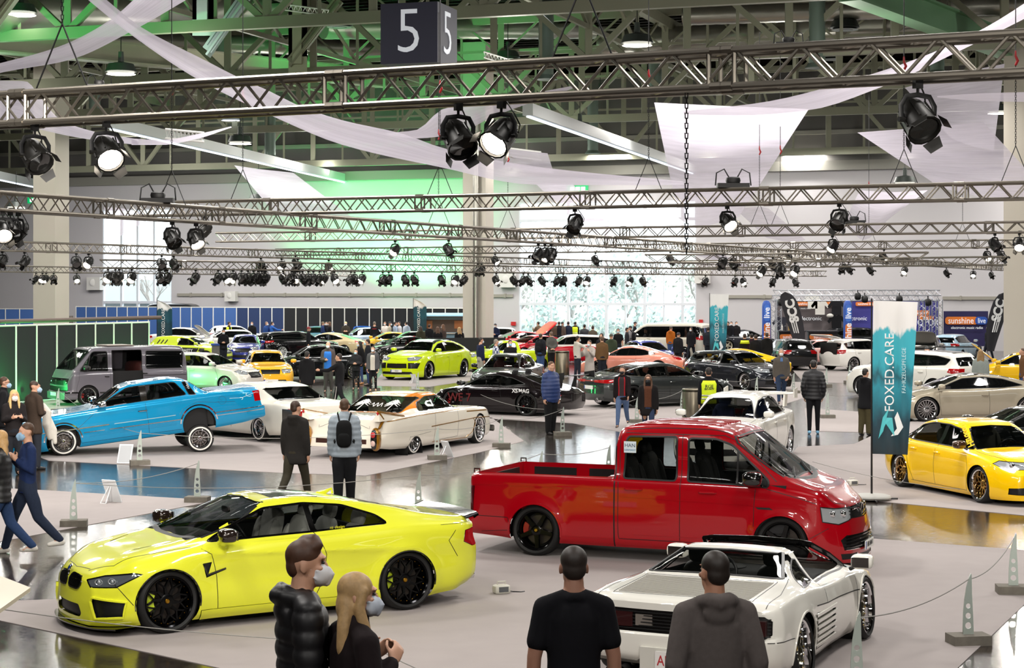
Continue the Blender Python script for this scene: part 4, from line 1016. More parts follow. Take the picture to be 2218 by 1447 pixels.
# ---------------------------------------------------------------- grey boxy van, sliding door open
def grey_van():
 col = paint('#6f6c74', .1, .3)
 p = dict(wb=2.46, track=(.90, .90), res=.045, q=1.2, hm=.78, rw=.80, rd=.08, hw=.90, sh=.012, cw=.84, cabx=(-1.9, 1.5), LWH=(4.57, 1.84, 1.84),
  top=[(-2.2, 1.70), (-2.17, 1.77), (-2.05, 1.82), (-1, 1.85), (.6, 1.84), (1.02, 1.81), (1.14, 1.75), (1.72, 1.10), (1.80, 1.02), (1.93, .80)],
  belt=[(-2.2, 1.02), (0, 1.03), (1.2, 1.02), (1.66, 1.0), (1.8, .93), (1.93, .74)],
  bot=[(-2.2, .26), (-1.2, .22), (1.23, .20), (1.93, .20)], plan=[(-2.2, .84), (-2.14, .89), (-1.9, .915), (1.2, .92), (1.6, .91), (1.8, .87), (1.93, .78)],
  fprof=[(.2, .10), (.42, .10), (.46, .02), (.8, 0), (1.0, -.04)], rprof=[(.2, .06), (.42, .06), (.46, 0), (1.2, -.02), (1.8, -.10)], bowf=.10, bowr=.06, lf=.3, lr=.3,
  side=[(0, .95), (.05, .975), (.25, .995), (.5, 1.), (.8, .995), (.93, .99), (1., .97)], zi=.4, cab=-.2, cabl=1.9,
  wh=(.315, .24, .24, 'multi', mat('#1b1b1d', .2, .7), mat('#b9babd', .1, 1.), CHROME), caliper='#b01515')
 root = car_root('camper_van', 'grey boxy camper van with open sliding door beside the black partition', (352, 868), (187, 885), 2.46, .91, 1, 'van', heading=214)
 s = Shell(p, root, col)
 for x in (1.23, -1.23): s.arch(x, .31, .355, col, .03)
 ws = [(-.02, 1.12), (.70, 1.115), (.76, 1.15), (.72, 1.66), (.66, 1.73), (-.02, 1.745)]
 s.line(0, ws[1:-1]+[(0, 1.75)], .04, BLACK, 'windshield_trim'); s.part('windshield', s.cut(0, ws, .1, .9, 1.9), GLASS, .004)
 fd = rp([(1.50, 1.08), (1.08, 1.66), (1.0, 1.69), (.58, 1.69), (.56, 1.07)], .05)
 s.line('s', fd, .03, BLACK, 'window_trim', .004, True); s.part('door_window', s.cut('s', fd, .06), GLASS, .004); s.line('s', [(1.24, 1.09), (1.14, 1.56)], .03, BLACK, 'window_trim')
 sd = rp([(.42, .34), (.42, 1.72), (-.58, 1.72), (-.58, .34)], .04)
 s.line('s', sd, .02, BLACK, 'door_trim', .003, True); pc = s.cut('s', sd, .06)
 s.part('sliding_door', pc, col, 0, False, only=-1)
 rwd = rp([(-.72, 1.12), (-.72, 1.68), (-2.0, 1.66), (-1.96, 1.12)], .06)
 s.line('s', rwd, .03, BLACK, 'window_trim', .004, True); s.part('side_window', s.cut('s', rwd, .06), DGLASS, .004)
 s.part('rear_window', s.cut(180, [(-.02, 1.1), (-.02, 1.6), (.62, 1.58), (.68, 1.1)], .1, -9, -1.9), DGLASS, .004)
 s.line('s', [(1.52, 1.05), (1.54, .80), (1.60, .62), (1.62, .40)], .008); s.line('s', [(.50, 1.74), (.50, .34)], .010); s.line('s', [(-2.18, .90), (-.62, .90)], .02); s.line('s', [(1.9, .36), (1.62, .36)], .012)
 s.line('s', [(1.95, .42), (1.56, .42)], .05, GBLACK, 'rub_strip', .01); s.line('s', [(.86, .40), (.45, .40)], .05, GBLACK, 'rub_strip', .01)
 g = rp([(-.02, .66), (-.02, .86), (.74, .86), (.76, .82), (.76, .68)], .01)
 s.part('grille', s.cut(0, [(-.02, .64), (-.02, .86), (.74, .86), (.77, .82), (.77, .66)], .04, 1.4), mat('#0e0e10', .35), .015)
 for z in np.linspace(.67, .83, 6): s.line(0, [(0, z), (.5, z)], .010, GBLACK, 'grille_slat', .004)
 for sg in (1, -1):
  for y in (.52, .66):
   b = MB(); b.box((1.845, sg*y, .75), (.05, .125, .12)); o = b.build('headlight', mat('#30282a', .1, .3, 1.), root); k = MB(); k.sq((1.872, sg*y, .75), (.012, .045, .045), 1, 12, 6); k.build('lamp_lens', CHROME, o)
 s.part('lower_grille', s.cut(0, [(-.02, .44), (-.02, .60), (.78, .60), (.80, .46)], .04, 1.4), mat('#0e0e10', .35), .015)
 plate(root, (2.045, 0, .36), PI/2, '')
 b = MB(); b.box((.0, 0, 1.862), (.9, 1.0, .03)); b.build('roof_hatch', mat('#8b8078', .4), root)
 mirror_pair(root, 1.34, .93, 1.12, BLACK, 1.0)
 interior(root, p, DARK, 1.42, 1.08, [(.85, .42), (.85, -.42)], .40, mat('#18181a', .7))
 handle(s, .62, .90, BLACK, L=.14); handle(s, -.66, .97, BLACK, L=.14)
 b = MB(); b.sq((-1.0, .1, .9), (.5, .7, .45), .3, 14, 8); b.build('rear_bench', mat('#3a1512', .6), root)
 s.done(inner=mat('#202022', .8)); wheels(root, p)
 return root
# ---------------------------------------------------------------- the other show cars
def car_at(name, label, px, heading, which=None, wb=2.6, track=.9, side=1, cat='car', group=None):
 """place by the floor point under one near wheel ('f'/'r') or under the middle of the car"""
 h = math.radians(heading); d = Vector((math.cos(h), math.sin(h), 0)); l = Vector((-d.y, d.x, 0))
 c = G(*px)
 if which: c = c-d*(wb/2 if which == 'f' else -wb/2)-l*side*track
 return thing(name, label, cat, c, h, group)
def show_cars():
 blk, sil = mat('#0d0d0e', .2, .6), mat('#c6c7c9', .15, 1.)
 W_ = lambda st, R=.32, c=blk, lip=None, cap=None, w=.24: (R, w, R*.77, st, c, lip or c, cap or CHROME)
 def mk(name, label, kind, L, W, H, col, place, wh, res=.055, qq=None, cat='car', **k):
  kk = {q: k.pop(q) for q in list(k) if q in ('ax', 'so', 'sp', 'ws', 'rw', 'bot', 'top', 'belt', 'camber', 'ar', 'lift', 'noarch', 'az', 'flare', 'caliper', 'side', 'mm', 'hm_', 'rp') and not (q in ('ws', 'rw') and k[q] is None)}
  p = kit(kind, L, W, H, res=res, q=1. if res < .07 else .7, **kk); p['kind'] = kind
  p['wh'] = wh
  px, hd, wch, side = place
  root = car_at(name, label, px, hd, wch, p['wb'], W/2*.985, side, cat)
  p.setdefault('flare', []); R = wh[0]
  if not p['flare'] and res < .08: p['flare'] = [(sg*p['wb']/2, R, R*1.08, .018) for sg in (1, -1)]
  after = k.pop('after', None)
  s = quick(root, p, col if not isinstance(col, str) else paint(col), **k)
  if after: after(root, p, s)
  return root
 none2 = (None, None)

 def audi_text(s):
  pass
 def sticker(root, p, s):
  X = p['X']; 
  me = text_mesh('R.S. Hardcore', .17, .002, .004); M = frame((X(.665), -.66, 1.02), (-.55, .16, .42), (.3, .45, .3)); me.transform(M); me.materials.append(mat('#e8c511', .5)); link('window_sticker', me, root)
 mk('yellow_saloon', 'yellow lowered saloon with gold deep dish wheels, beside the teal banner', 'sedan', 4.48, 1.77, 1.32, paint('#ffcd00'), ((1948, 1055), -73, 'r', -1),
       W_('deep', .315, mat('#c79a4a', .2, 1.), CHROME, mat('#a87a30', .2, 1.), .26), .04, see=True, camber=.09, mm=mat('#4a3426', .2, .4, 1.), sm=mat('#2c2a16', .7), plates=(None, ''), bot=.10, after=sticker,
       hl=[(30, [(.99, .40, .545), (.995, .42, .47), (.97, .86, .465), (.90, .95, .53), (.93, .90, .565)])], intake=[(0, [(-.02, .14), (-.02, .25), (.44, .25), (.44, .15)]), (0, [(.52, .15), (.52, .25), (.80, .24), (.80, .16)])], grille=[(0, [(-.02, .40), (-.02, .52), (.34, .52), (.30, .40)])])

 def wing(root, p, s):
  X = p['X']
  for sg in (1, -1):
   b = MB(); b.prism([(-.16, 0), (.10, 0), (.02, .26), (-.24, .30)], Matrix.Translation((X(.06), sg*.58, 1.02)) @ Matrix.Rotation(PI/2, 4, 'X'), .04); b.build('wing_support', s.bm_mat, root)
   b = MB(); b.prism([(-.18, -.08), (.12, -.06), (.12, .12), (-.18, .16)], Matrix.Translation((X(.04), sg*.80, 1.28)) @ Matrix.Rotation(PI/2, 4, 'X'), .03); b.build('wing_end_plate', s.bm_mat, root)
  b = MB(); b.sq((X(.035), 0, 1.31), (.15, .80, .022), .6, 20, 8, Matrix.Rotation(.12, 3, 'Y')); b.build('rear_wing', s.bm_mat, root)
 mk('white_saloon', 'white sporting saloon with a tall rear wing, behind the red pickup', 'sedan', 4.49, 1.77, 1.42, paint('#e2e0d8'), ((1712, 985), 248, 'r', 1), W_('multi', .32, sil), .05, see=True, sm=mat('#1c2b5c', .7), plates=none2, after=wing, hl=[(30, [(.985, .42, .53), (.99, .50, .44), (.95, .92, .45), (.88, .96, .55), (.94, .85, .56)])])

 def antenna(root, p, s):
  X = p['X']
  for sg in (1,): 
   for (a, bq) in (((X(.16), -.88, .9), (X(.14), -.86, 1.28)), ((X(.16), -.88, .9), (X(.20), -.95, 1.2)), ((X(.1), -.2, .92), (X(.1), -.2, 1.12))):
    b = MB(); b.tube([a, bq], .006, 6); b.build('antenna', CHROME, root)
  b = MB(); b.box((X(0)-.07, 0, .36), (.12, 1.9, .16)); b.build('rear_bumper', CHROME, root)
  b = MB(); b.box((X(.02), .99, .66), (.5, .012, .34)); b.build('side_panel', mat('#a9a8a4', .2, 1.), root)
 mk('classic_saloon', 'off-white classic saloon seen from behind, between the lowrider and the finned cruiser', 'sedan', 5.5, 2.0, 1.38, paint('#dcd8cc'), ((560, 957), 131, 'r', 1), (.33, .19, .20, 'wire', CHROME, CHROME, CHROME, mat('#d9d6cd', .6)), .05,
       see=True, trim=CHROME, bot=.16, plates=none2, mirror=None, handles=[], ar=.34, az=(0, -.1), after=antenna, rw=(.72, .95, .17, .36, .64), tl=[(180, [(.62, .60), (.62, .44), (.88, .44), (.88, .60)])], hl=[], grille=[], intake=[], ax=(.25, .83),
       so=[(.69, .70), (.60, .90), (.55, .93), (.42, .93), (.32, .86), (.30, .71)], sp=[(.46, .475)], seams=[[(5.5*(.47-.54), .95), (5.5*(.47-.54), .3)]])

 def gtwing(root, p, s):
  X = p['X']
  for sg in (1, -1):
   b = MB(); b.prism([(-.05, 0), (.10, 0), (-.02, .34), (-.10, .34)], Matrix.Translation((X(.06), sg*.42, .80)) @ Matrix.Rotation(PI/2, 4, 'X'), .02); b.build('wing_support', BLACK, root)
   b = MB(); b.prism([(-.22, -.06), (.12, -.03), (.12, .09), (-.22, .14)], Matrix.Translation((X(.02), sg*.93, 1.14)) @ Matrix.Rotation(PI/2, 4, 'X'), .015); b.build('wing_end_plate', BLACK, root)
  b = MB(); b.sq((X(.012), 0, 1.155), (.17, .92, .018), .6, 20, 8, Matrix.Rotation(.15, 3, 'Y')); b.build('rear_wing', GBLACK, root)
  b = MB(); b.box((X(.02), 0, .62), (.03, 1.5, .022)); b.build('light_bar', mat('#c01018', .2, 0, 1.), root)
  for txt, x, z, sz, c in (('XS.MAG', X(.285), .72, .16, '#d9d9d9'), ('WE 7', X(.74), .48, .34, '#5e0d12')):
   h = s.bvh.ray_cast(Vector((x, 5, z)), Vector((0, -1, 0)))
   if h[0]: text_on('lettering', txt, root, Matrix.Translation((x, h[0].y+.004, z)) @ Matrix.Rotation(PI, 4, 'Z') @ Matrix.Rotation(PI/2+.1, 4, 'X'), mat(c, .4), sz, .003, .004)
 mk('black_sports_coupe', 'black sports coupe with a large rear wing, behind the stout man in blue', 'sport', 4.52, 1.88, 1.25, paint('#120d0f', .2, .2), ((1140, 902), 150, 'r', 1), W_('mesh', .345, blk, GBLACK, CHROME, .28), .045, see=True, caliper='#b3121c', camber=.05, plates=none2, after=gtwing, bot=.09,
       tl=[], seams=[[(.72, .78), (.66, .5), (.6, .2)], [(-.36, .80), (-.42, .5), (-.3, .2)], [(.6, .2), (-.3, .2)]])

 def exh(root, p, s): exhausts(root, p['X'](0)+.0, (-.7, .7), .26, .07); b = MB(); b.box((p['X'](.005)-.05, 0, .83), (.03, 1.3, .02)); b.build('light_bar', mat('#c01018', .2, 0, 1.), root)
 mk('grey_fastback', 'dark grey four-door fastback with a red light strip, behind the walking couple', 'suvcoupe', 5.0, 1.95, 1.36, paint('#3b3f3f', .5, .25), ((1372, 884), 28, 'r', -1), W_('five', .35, blk), .045, see=True, trim=CHROME, plates=(None, ''), after=exh,
       tl=[(145, [(-.0, .30, .63), (.0, .32, .575), (.03, .90, .565), (.085, .97, .60), (.08, .97, .65)])], belt=[(0, .62), (.15, .66), (.3, .645), (.7, .62), (.9, .53), (1, .42)], top=[(0, .66), (.02, .70), (.09, .74), (.2, .86), (.33, .97), (.45, 1.), (.53, .975), (.58, .93), (.72, .69), (.78, .645), (.9, .585), (.97, .53), (1, .44)])

 mk('coral_coupe', 'coral pink coupe behind the dark grey fastback', 'sport', 4.5, 1.85, 1.28, paint('#e7937f'), ((1298, 814), 172, 'f', 1), W_('multi', .33, blk), .07, plates=none2)

 def stripe(root, p, s):
  h = s.bvh.ray_cast(Vector((-.3, 5, .42)), Vector((0, -1, 0)))
 mk('lime_suv', 'bright lime coupe-backed SUV with black wheels, left of the black cage', 'suvcoupe', 4.93, 1.98, 1.60, paint('#c3d90c'), ((930, 823), 243, 'f', 1), W_('multi', .38, blk, sil), .05, see=True, roofm=(paint('#141414'), [(.10, -.02), (.10, .64), (.60, .62), (.60, -.02)]), plates=('GELB', None),
       grille=[(0, [(-.02, .30), (-.02, .42), (.44, .42), (.46, .31)]), (0, [(.52, .30), (.52, .44), (.90, .43), (.84, .30)])], hl=[(28, [(.985, .46, .56), (.99, .52, .49), (.955, .86, .50), (.90, .93, .58), (.95, .80, .60)])], intake=[(0, [(-.02, .15), (-.02, .22), (.66, .22), (.72, .16)])])

 def ysticker(root, p, s):
  X = p['X']; me = text_mesh('SLAMMED', .15, .002, .004); me.transform(frame((X(.62), -.60, 1.03), (-.5, .12, .4), (.3, .45, .3))); me.materials.append(mat('#e8c511', .5)); link('window_sticker', me, root)
 mk('yellow_hatchback', 'amber yellow hatchback facing us, left of the man in a parka', 'hatch', 4.15, 1.74, 1.38, paint('#f0b022'), ((532, 843), 282, 'f', -1), W_('multi', .31, sil), .05, see=True, sm=mat('#5a4d12', .7), plates=('', None), after=ysticker,
       grille=[(0, [(-.02, .42), (-.02, .53), (.40, .53), (.36, .42)])], hl=[(20, [(.985, .50, .54), (.99, .50, .44), (.965, .86, .44), (.94, .93, .54)])])

 mk('silver_hatchback', 'silver old boxy hatchback between the grey van and the yellow hatchback', 'hatch', 4.0, 1.66, 1.38, paint('#cfcac2', .2), ((487, 850), -24, 'f', -1), W_('steel', .29, sil), .05, see=True, plates=none2, ws=(.70, .95, .52, .74, .54))

 def rally(root, p, s):
  X = p['X']
  for txt, x, z, sz in (('DEEP DYNASTY', X(.46), .66, .20), ('2', X(.70), .70, .36)):
   h = s.bvh.ray_cast(Vector((x, -5, z)), Vector((0, 1, 0)))
   s2 = Vector((x, -float(s.plan(x))-.012, z)); text_on('lettering', txt, root, Matrix.Translation(s2) @ Matrix.Rotation(PI/2, 4, 'X'), mat('#f0f0f0' if txt != '2' else '#d8ec2a', .5), sz, .004, .006)
 def rallyx(s):
  X = s.p['X']; H = 1.38
  s.part('flank_panel', s.cut('s', [(X(.02), .62*H), (X(.36), .60*H), (X(.78), .56*H), (X(.78), .42*H), (X(.36), .42*H), (X(.02), .52*H)], .2), mat('#1c1c1e', .35, 0, .6))
  for i in range(3): s.line('s', [(X(.15+.05*i), .72*H), (X(.18+.05*i), .86*H)], .07, BLACK, 'side_louver', .004)
 mk('rally_hatchback', 'lime and black rally hatchback with pink wheels', 'hatch', 4.1, 1.85, 1.38, paint('#d7ea3a'), ((343, 788), -14, 'r', -1), W_('turbine', .33, mat('#e0285e', .3, .3), mat('#e0285e', .3, .3)), .06, plates=none2, extra=rallyx, after=rally, so=[(.69, .665), (.525, .90), (.44, .92), (.42, .68)], sp=[])

 mk('dark_estate', 'dark grey estate car with chrome wheels, in front of the yellow sports car', 'wagon', 4.69, 1.83, 1.40, paint('#23262c', .4, .25), ((1612, 846), -57, 'f', -1), W_('multi', .33, sil, CHROME), .05, see=True, plates=('NUL 1', None), trim=BLACK,
       hl=[(30, [(.985, .40, .56), (.99, .44, .47), (.955, .90, .48), (.90, .95, .55), (.95, .85, .585)])], grille=[(0, [(-.02, .32), (-.02, .53), (.34, .53), (.38, .48), (.32, .33)])])
 mk('yellow_sports_car', 'yellow sports car standing behind the dark grey estate', 'sport', 4.45, 1.95, 1.22, paint('#f2c314'), ((1532, 820), 181, 'f', 1), W_('mesh', .34, blk, mat('#d8a818', .3, .4)), .07, plates=none2)
 mk('black_estate', 'black estate car with white multi-spoke wheels', 'wagon', 4.95, 1.90, 1.44, paint('#0c0c0f', .2, .2), ((612, 777), 38, 'r', -1), W_('multi', .35, mat('#dcdcdc', .3)), .06, plates=none2, tl=[(145, [(.0, .5, .66), (.0, .5, .58), (.03, .95, .58), (.09, .98, .62), (.08, .97, .67)])])
 mk('black_saloon', 'black saloon behind the man in a blue pullover', 'sedan', 4.7, 1.83, 1.40, paint('#101314', .2, .2), ((684, 820), 197, None, 1), W_('mesh', .32, sil), .06, see=True, plates=none2, sm=mat('#9a9a92', .7))
 mk('blue_coupe', 'dark blue coupe facing us behind the yellow hatchback', 'sedan', 4.4, 1.75, 1.36, paint('#25318c', .2), ((532, 781), 274, None, 1), W_('multi', .31, sil), .08, plates=none2)
 mk('white_saloon', 'white saloon at the partition wall beyond the rally hatchback', 'sedan', 4.7, 1.82, 1.42, paint('#e0ddd4'), ((408, 760), -8, None, -1), W_('five', .32, sil), .08, plates=none2)
 def bonnet(root, p, s):
  X = p['X']; b = MB(); W = p['LWH'][1]; H = p['LWH'][2]
  b.sq((X(.80), 0, H*.98), (.50, W*.40, .03), .5, 16, 8, Matrix.Rotation(math.radians(-38), 3, 'Y')); b.build('open_bonnet', s.bm_mat, root)
  b = MB(); b.box((X(.85), 0, H*.60), (.7, W*.7, .05)); b.build('engine_bay', BLACK, root)
 mk('white_roadster', 'white small car with its bonnet raised, left of the blue coupe', 'hatch', 3.9, 1.66, 1.35, paint('#d9d8d2'), ((482, 764), 205, None, 1), W_('five', .30, sil), .09, plates=none2, after=bonnet)
 mk('white_hatchback', 'white hatchback by the partition behind the security vest', 'hatch', 4.0, 1.7, 1.45, paint('#d5dade'), ((517, 754), 10, None, 1), W_('five', .30, sil), .09, plates=none2)
 mk('grey_coupe', 'dark grey coupe at the back behind the black estate', 'coupe', 4.5, 1.8, 1.38, paint('#55565a', .4), ((618, 749), 175, None, 1), W_('five', .32, blk), .09, plates=none2)
 mk('cream_coupe', 'cream coloured coupe at the back beside the woman in black', 'sport', 4.4, 1.75, 1.30, paint('#d8c49a'), ((712, 770), 165, None, 1), W_('steel', .31, sil), .08, plates=none2)
 mk('blue_roofed_hatchback', 'pale blue and white rally saloon at the back', 'sedan', 4.3, 1.7, 1.40, paint('#b9cfe6', .2), ((782, 759), 200, None, 1), W_('five', .30, mat('#e6e6e6', .4)), .08, plates=none2)
 mk('teal_coupe', 'dark teal car with a blue roof at the partition', 'sedan', 4.4, 1.74, 1.40, paint('#17324a', .2), ((786, 753), 268, None, 1), W_('five', .31, blk), .09, plates=none2, roofm=(paint('#2a62b8'), None))
 mk('blue_hatchback', 'dark blue hatchback under the man in a cap', 'hatch', 4.2, 1.75, 1.42, paint('#27477e', .2), ((688, 755), 275, None, 1), W_('five', .31, blk), .09, plates=none2)
 mk('black_roadster', 'black small saloon with red seats, left of the lime SUV', 'sedan', 3.9, 1.62, 1.30, paint('#131313'), ((872, 783), 200, None, 1), W_('mesh', .30, sil), .07, see=True, sm=mat('#a01520', .6), plates=none2)
 mk('green_hatchback', 'dark green small hatchback behind the black saloon with red seats', 'hatch', 3.8, 1.66, 1.36, paint('#16261f'), ((884, 769), 190, None, 1), W_('five', .30, blk), .08, plates=none2)
 mk('white_compact', 'white compact car beyond the dark green hatchback', 'hatch', 3.8, 1.66, 1.40, paint('#dfe2e4'), ((872, 751), 176, None, 1), W_('five', .30, sil), .09, plates=none2)
 mk('yellow_compact', 'yellow low car beside the man in a dark red-lettered shirt', 'coupe', 4.0, 1.7, 1.28, paint('#e6b51c'), ((842, 767), 195, None, 1), W_('five', .31, blk), .09, plates=none2)

 mk('black_cabriolet', 'black soft-top car behind the black sports coupe', 'sedan', 4.5, 1.80, 1.40, paint('#1b1c1c', .3), ((1100, 852), 255, None, 1), W_('mesh', .32, sil), .06, see=True, trim=CHROME, plates=none2, sm=mat('#5a1216', .6))
 def pick(root, p, s):
  X = p['X']
 mk('lime_pickup', 'lime small pickup behind the man in a black polo shirt', 'hatch', 4.2, 1.66, 1.40, paint('#c6dc10'), ((1100, 803), 200, None, 1), W_('steel', .30, blk), .07, plates=none2, cat='pickup truck',
       top=[(0, .60), (.02, .66), (.38, .665), (.40, .69), (.42, .93), (.45, .98), (.55, .98), (.58, .95), (.73, .69), (.78, .65), (.95, .58), (1, .45)], belt=[(0, .57), (.3, .63), (.6, .62), (.74, .60), (.92, .54), (1, .40)], so=[(.71, .67), (.60, .89), (.55, .91), (.46, .91), (.45, .67)], sp=[], rw=(.70, .90, .36, .46, .6), tl=[(145, [(.0, .7, .6), (.0, .7, .44), (.03, .97, .44), (.03, .97, .6)])])
 def hatchlid(root, p, s):
  X = p['X']; W, H = p['LWH'][1:]
  b = MB(); b.sq((X(.10), 0, H*1.12), (.62, W*.42, .04), .5, 16, 8, Matrix.Rotation(math.radians(38), 3, 'Y')); b.build('open_hatch', s.bm_mat, root)
  b = MB(); b.sq((X(.10)-.02, 0, H*1.12-.04), (.48, W*.34, .02), .5, 16, 8, Matrix.Rotation(math.radians(38), 3, 'Y')); b.build('hatch_glass', DGLASS, root)
  b = MB(); b.box((X(.14), 0, H*.74), (.9, W*.62, .03)); b.build('boot_floor', BLACK, root)
 mk('red_liftback', 'red sports car with its hatch raised, right of the central column', 'coupe', 4.4, 1.8, 1.27, paint('#c4101c'), ((1120, 764), 205, None, 1), W_('five', .32, sil), .07, plates=none2, after=hatchlid)
 mk('red_coupe', 'red coupe facing us beside the man with a rucksack', 'coupe', 4.4, 1.82, 1.28, paint('#b80d22'), ((1158, 778), 215, None, 1), W_('mesh', .33, sil), .07, see=True, plates=none2)
 mk('red_estate', 'bright red car with a pale roof behind the man in a white hoodie', 'wagon', 4.4, 1.80, 1.42, paint('#cf1024'), ((1232, 786), 190, None, 1), W_('mesh', .32, mat('#d8b35a', .2, 1.)), .07, plates=none2, roofm=(paint('#d8cfc8'), None))
 mk('white_small_car', 'white small car next to the central column', 'hatch', 3.8, 1.66, 1.38, paint('#e4e4e2'), ((1060, 757), 185, None, 1), W_('five', .30, sil), .09, plates=none2)
 mk('white_minibus', 'white minibus with dark windows in front of the glass doors', 'van', 4.9, 1.92, 1.93, paint('#ddd9cb'), ((1442, 777), 150, None, 1), W_('five', .34, sil), .06, cat='van', plates=none2)
 mk('blue_drift_coupe', 'bright blue coupe facing us in front of the white minibus', 'sedan', 4.4, 1.75, 1.32, paint('#1b2d9c', .2), ((1402, 799), 292, None, 1), W_('mesh', .31, sil), .07, plates=none2, after=bonnet if 0 else None)
 mk('race_coupe', 'dark race coupe with patterned flanks, right of the farther teal banner', 'sport', 4.5, 1.9, 1.30, paint('#24252b'), ((1612, 760), 8, None, -1), W_('five', .34, mat('#d8d0b8', .3, .6)), .07, plates=none2)
 mk('black_liftback', 'black car seen from behind, right of the older man in grey-brown', 'hatch', 4.4, 1.83, 1.42, paint('#0e0f11'), ((1706, 799), 98, None, 1), W_('five', .33, blk), .07, plates=none2)
 mk('pink_roadster', 'pale pink sports car left of the white hatchback with raised tailgate', 'sport', 4.1, 1.74, 1.22, paint('#e8b5ae'), ((1772, 788), 195, None, 1), W_('mesh', .31, sil), .07, plates=none2)
 def tailgate(root, p, s):
  X = p['X']; W, H = p['LWH'][1:]
  b = MB(); b.sq((X(-.03), 0, H*1.07), (.50, W*.40, .035), .5, 16, 8, Matrix.Rotation(math.radians(10), 3, 'Y')); b.build('open_tailgate', s.bm_mat, root)
  b = MB(); b.box((X(.012)-.0, 0, H*.70), (.05, W*.62, H*.36)); b.build('boot_opening', BLACK, root)
 mk('white_hatchback', 'white hatchback with raised tailgate and silver deep wheels', 'hatch', 4.2, 1.78, 1.44, paint('#e6e4de'), ((1850, 804), 30, 'r', -1), W_('deep', .32, sil, CHROME), .06, see=True, plates=none2, after=tailgate, tl=[(145, [(.0, .62, .66), (.0, .62, .54), (.03, .95, .54), (.07, .98, .58), (.06, .97, .66)])])
 mk('dark_suv', 'dark SUV roof beyond the white hatchback with raised tailgate', 'suv', 4.6, 1.85, 1.62, paint('#1a1d22', .3), ((1872, 772), 10, None, -1), W_('five', .35, blk), .09, plates=none2)
 mk('silver_saloon', 'old silver saloon with a raised bonnet, beside the man in a black cap', 'sedan', 4.0, 1.58, 1.36, paint('#a5a29c', .5), ((2006, 788), 250, None, 1), W_('five', .29, sil), .07, plates=none2, after=bonnet)
 mk('light_blue_hatchback', 'pale blue old hatchback seen from behind', 'hatch', 3.8, 1.62, 1.38, paint('#a8c6d8'), ((2068, 780), 58, None, -1), W_('mesh', .29, sil), .07, plates=none2)
 mk('white_suv', 'white SUV seen from behind, beside the teal banner', 'suv', 4.66, 1.89, 1.62, paint('#e3e1d9'), ((2022, 868), 134, 'r', 1), W_('multi', .36, sil), .05, plates=none2, roofm=(GBLACK, [(.10, -.02), (.10, .5), (.52, .5), (.52, -.02)]))
 mk('beige_coupe', 'beige long coupe with silver multi-spoke wheels behind the yellow saloon', 'coupe', 4.85, 1.90, 1.30, paint('#a79e8b', .3), ((2008, 914), 186, 'f', 1), W_('turbine', .34, sil, CHROME), .05, see=False, plates=none2, bot=.10, roofm=(GBLACK, [(.25, -.02), (.25, .6), (.56, .6), (.56, -.02)]))
 mk('black_coupe', 'black coupe half hidden by the yellow saloon', 'coupe', 4.5, 1.85, 1.27, paint('#16181a'), ((2236, 1012), 190, None, 1), W_('five', .33, blk), .07, plates=none2)
 mk('yellow_small_car', 'yellow car with its bonnet raised at the right edge', 'hatch', 4.1, 1.72, 1.38, paint('#e9b712'), ((2204, 842), 170, None, 1), W_('mesh', .31, mat('#c8a13a', .2, 1.)), .07, plates=none2, after=bonnet)
# ---------------------------------------------------------------- the exhibition hall
PL, PR = Vector(((0-CX)*133/F, 133, 0)), Vector(((2218-CX)*110/F, 110, 0))
WD = (PR-PL).normalized(); WN = Vector((WD.y, -WD.x, 0))
if WN.y > 0: WN = -WN
def WP(px, py):
 d = Vector(((px-CX)/F, 1, -(py-HY)/F)); t = PL.dot(WN)/d.dot(WN)
 q = d*t; return (q-PL).dot(WD), q.z+CH
def WQ(s, z, off=0.): q = PL+WD*s+WN*off; q.z = z; return q
WM = Matrix(((WD.x, 0, WN.x, PL.x), (WD.y, 0, WN.y, PL.y), (0, 1, 0, 0), (0, 0, 0, 1)))
def wbox(b, s0, s1, z0, z1, o0, o1):
 b.add([WQ(s, z, o) for o in (o0, o1) for s, z in ((s0, z0), (s1, z0), (s1, z1), (s0, z1))], [(0, 3, 2, 1), (4, 5, 6, 7), (0, 1, 5, 4), (1, 2, 6, 5), (2, 3, 7, 6), (3, 0, 4, 7)])
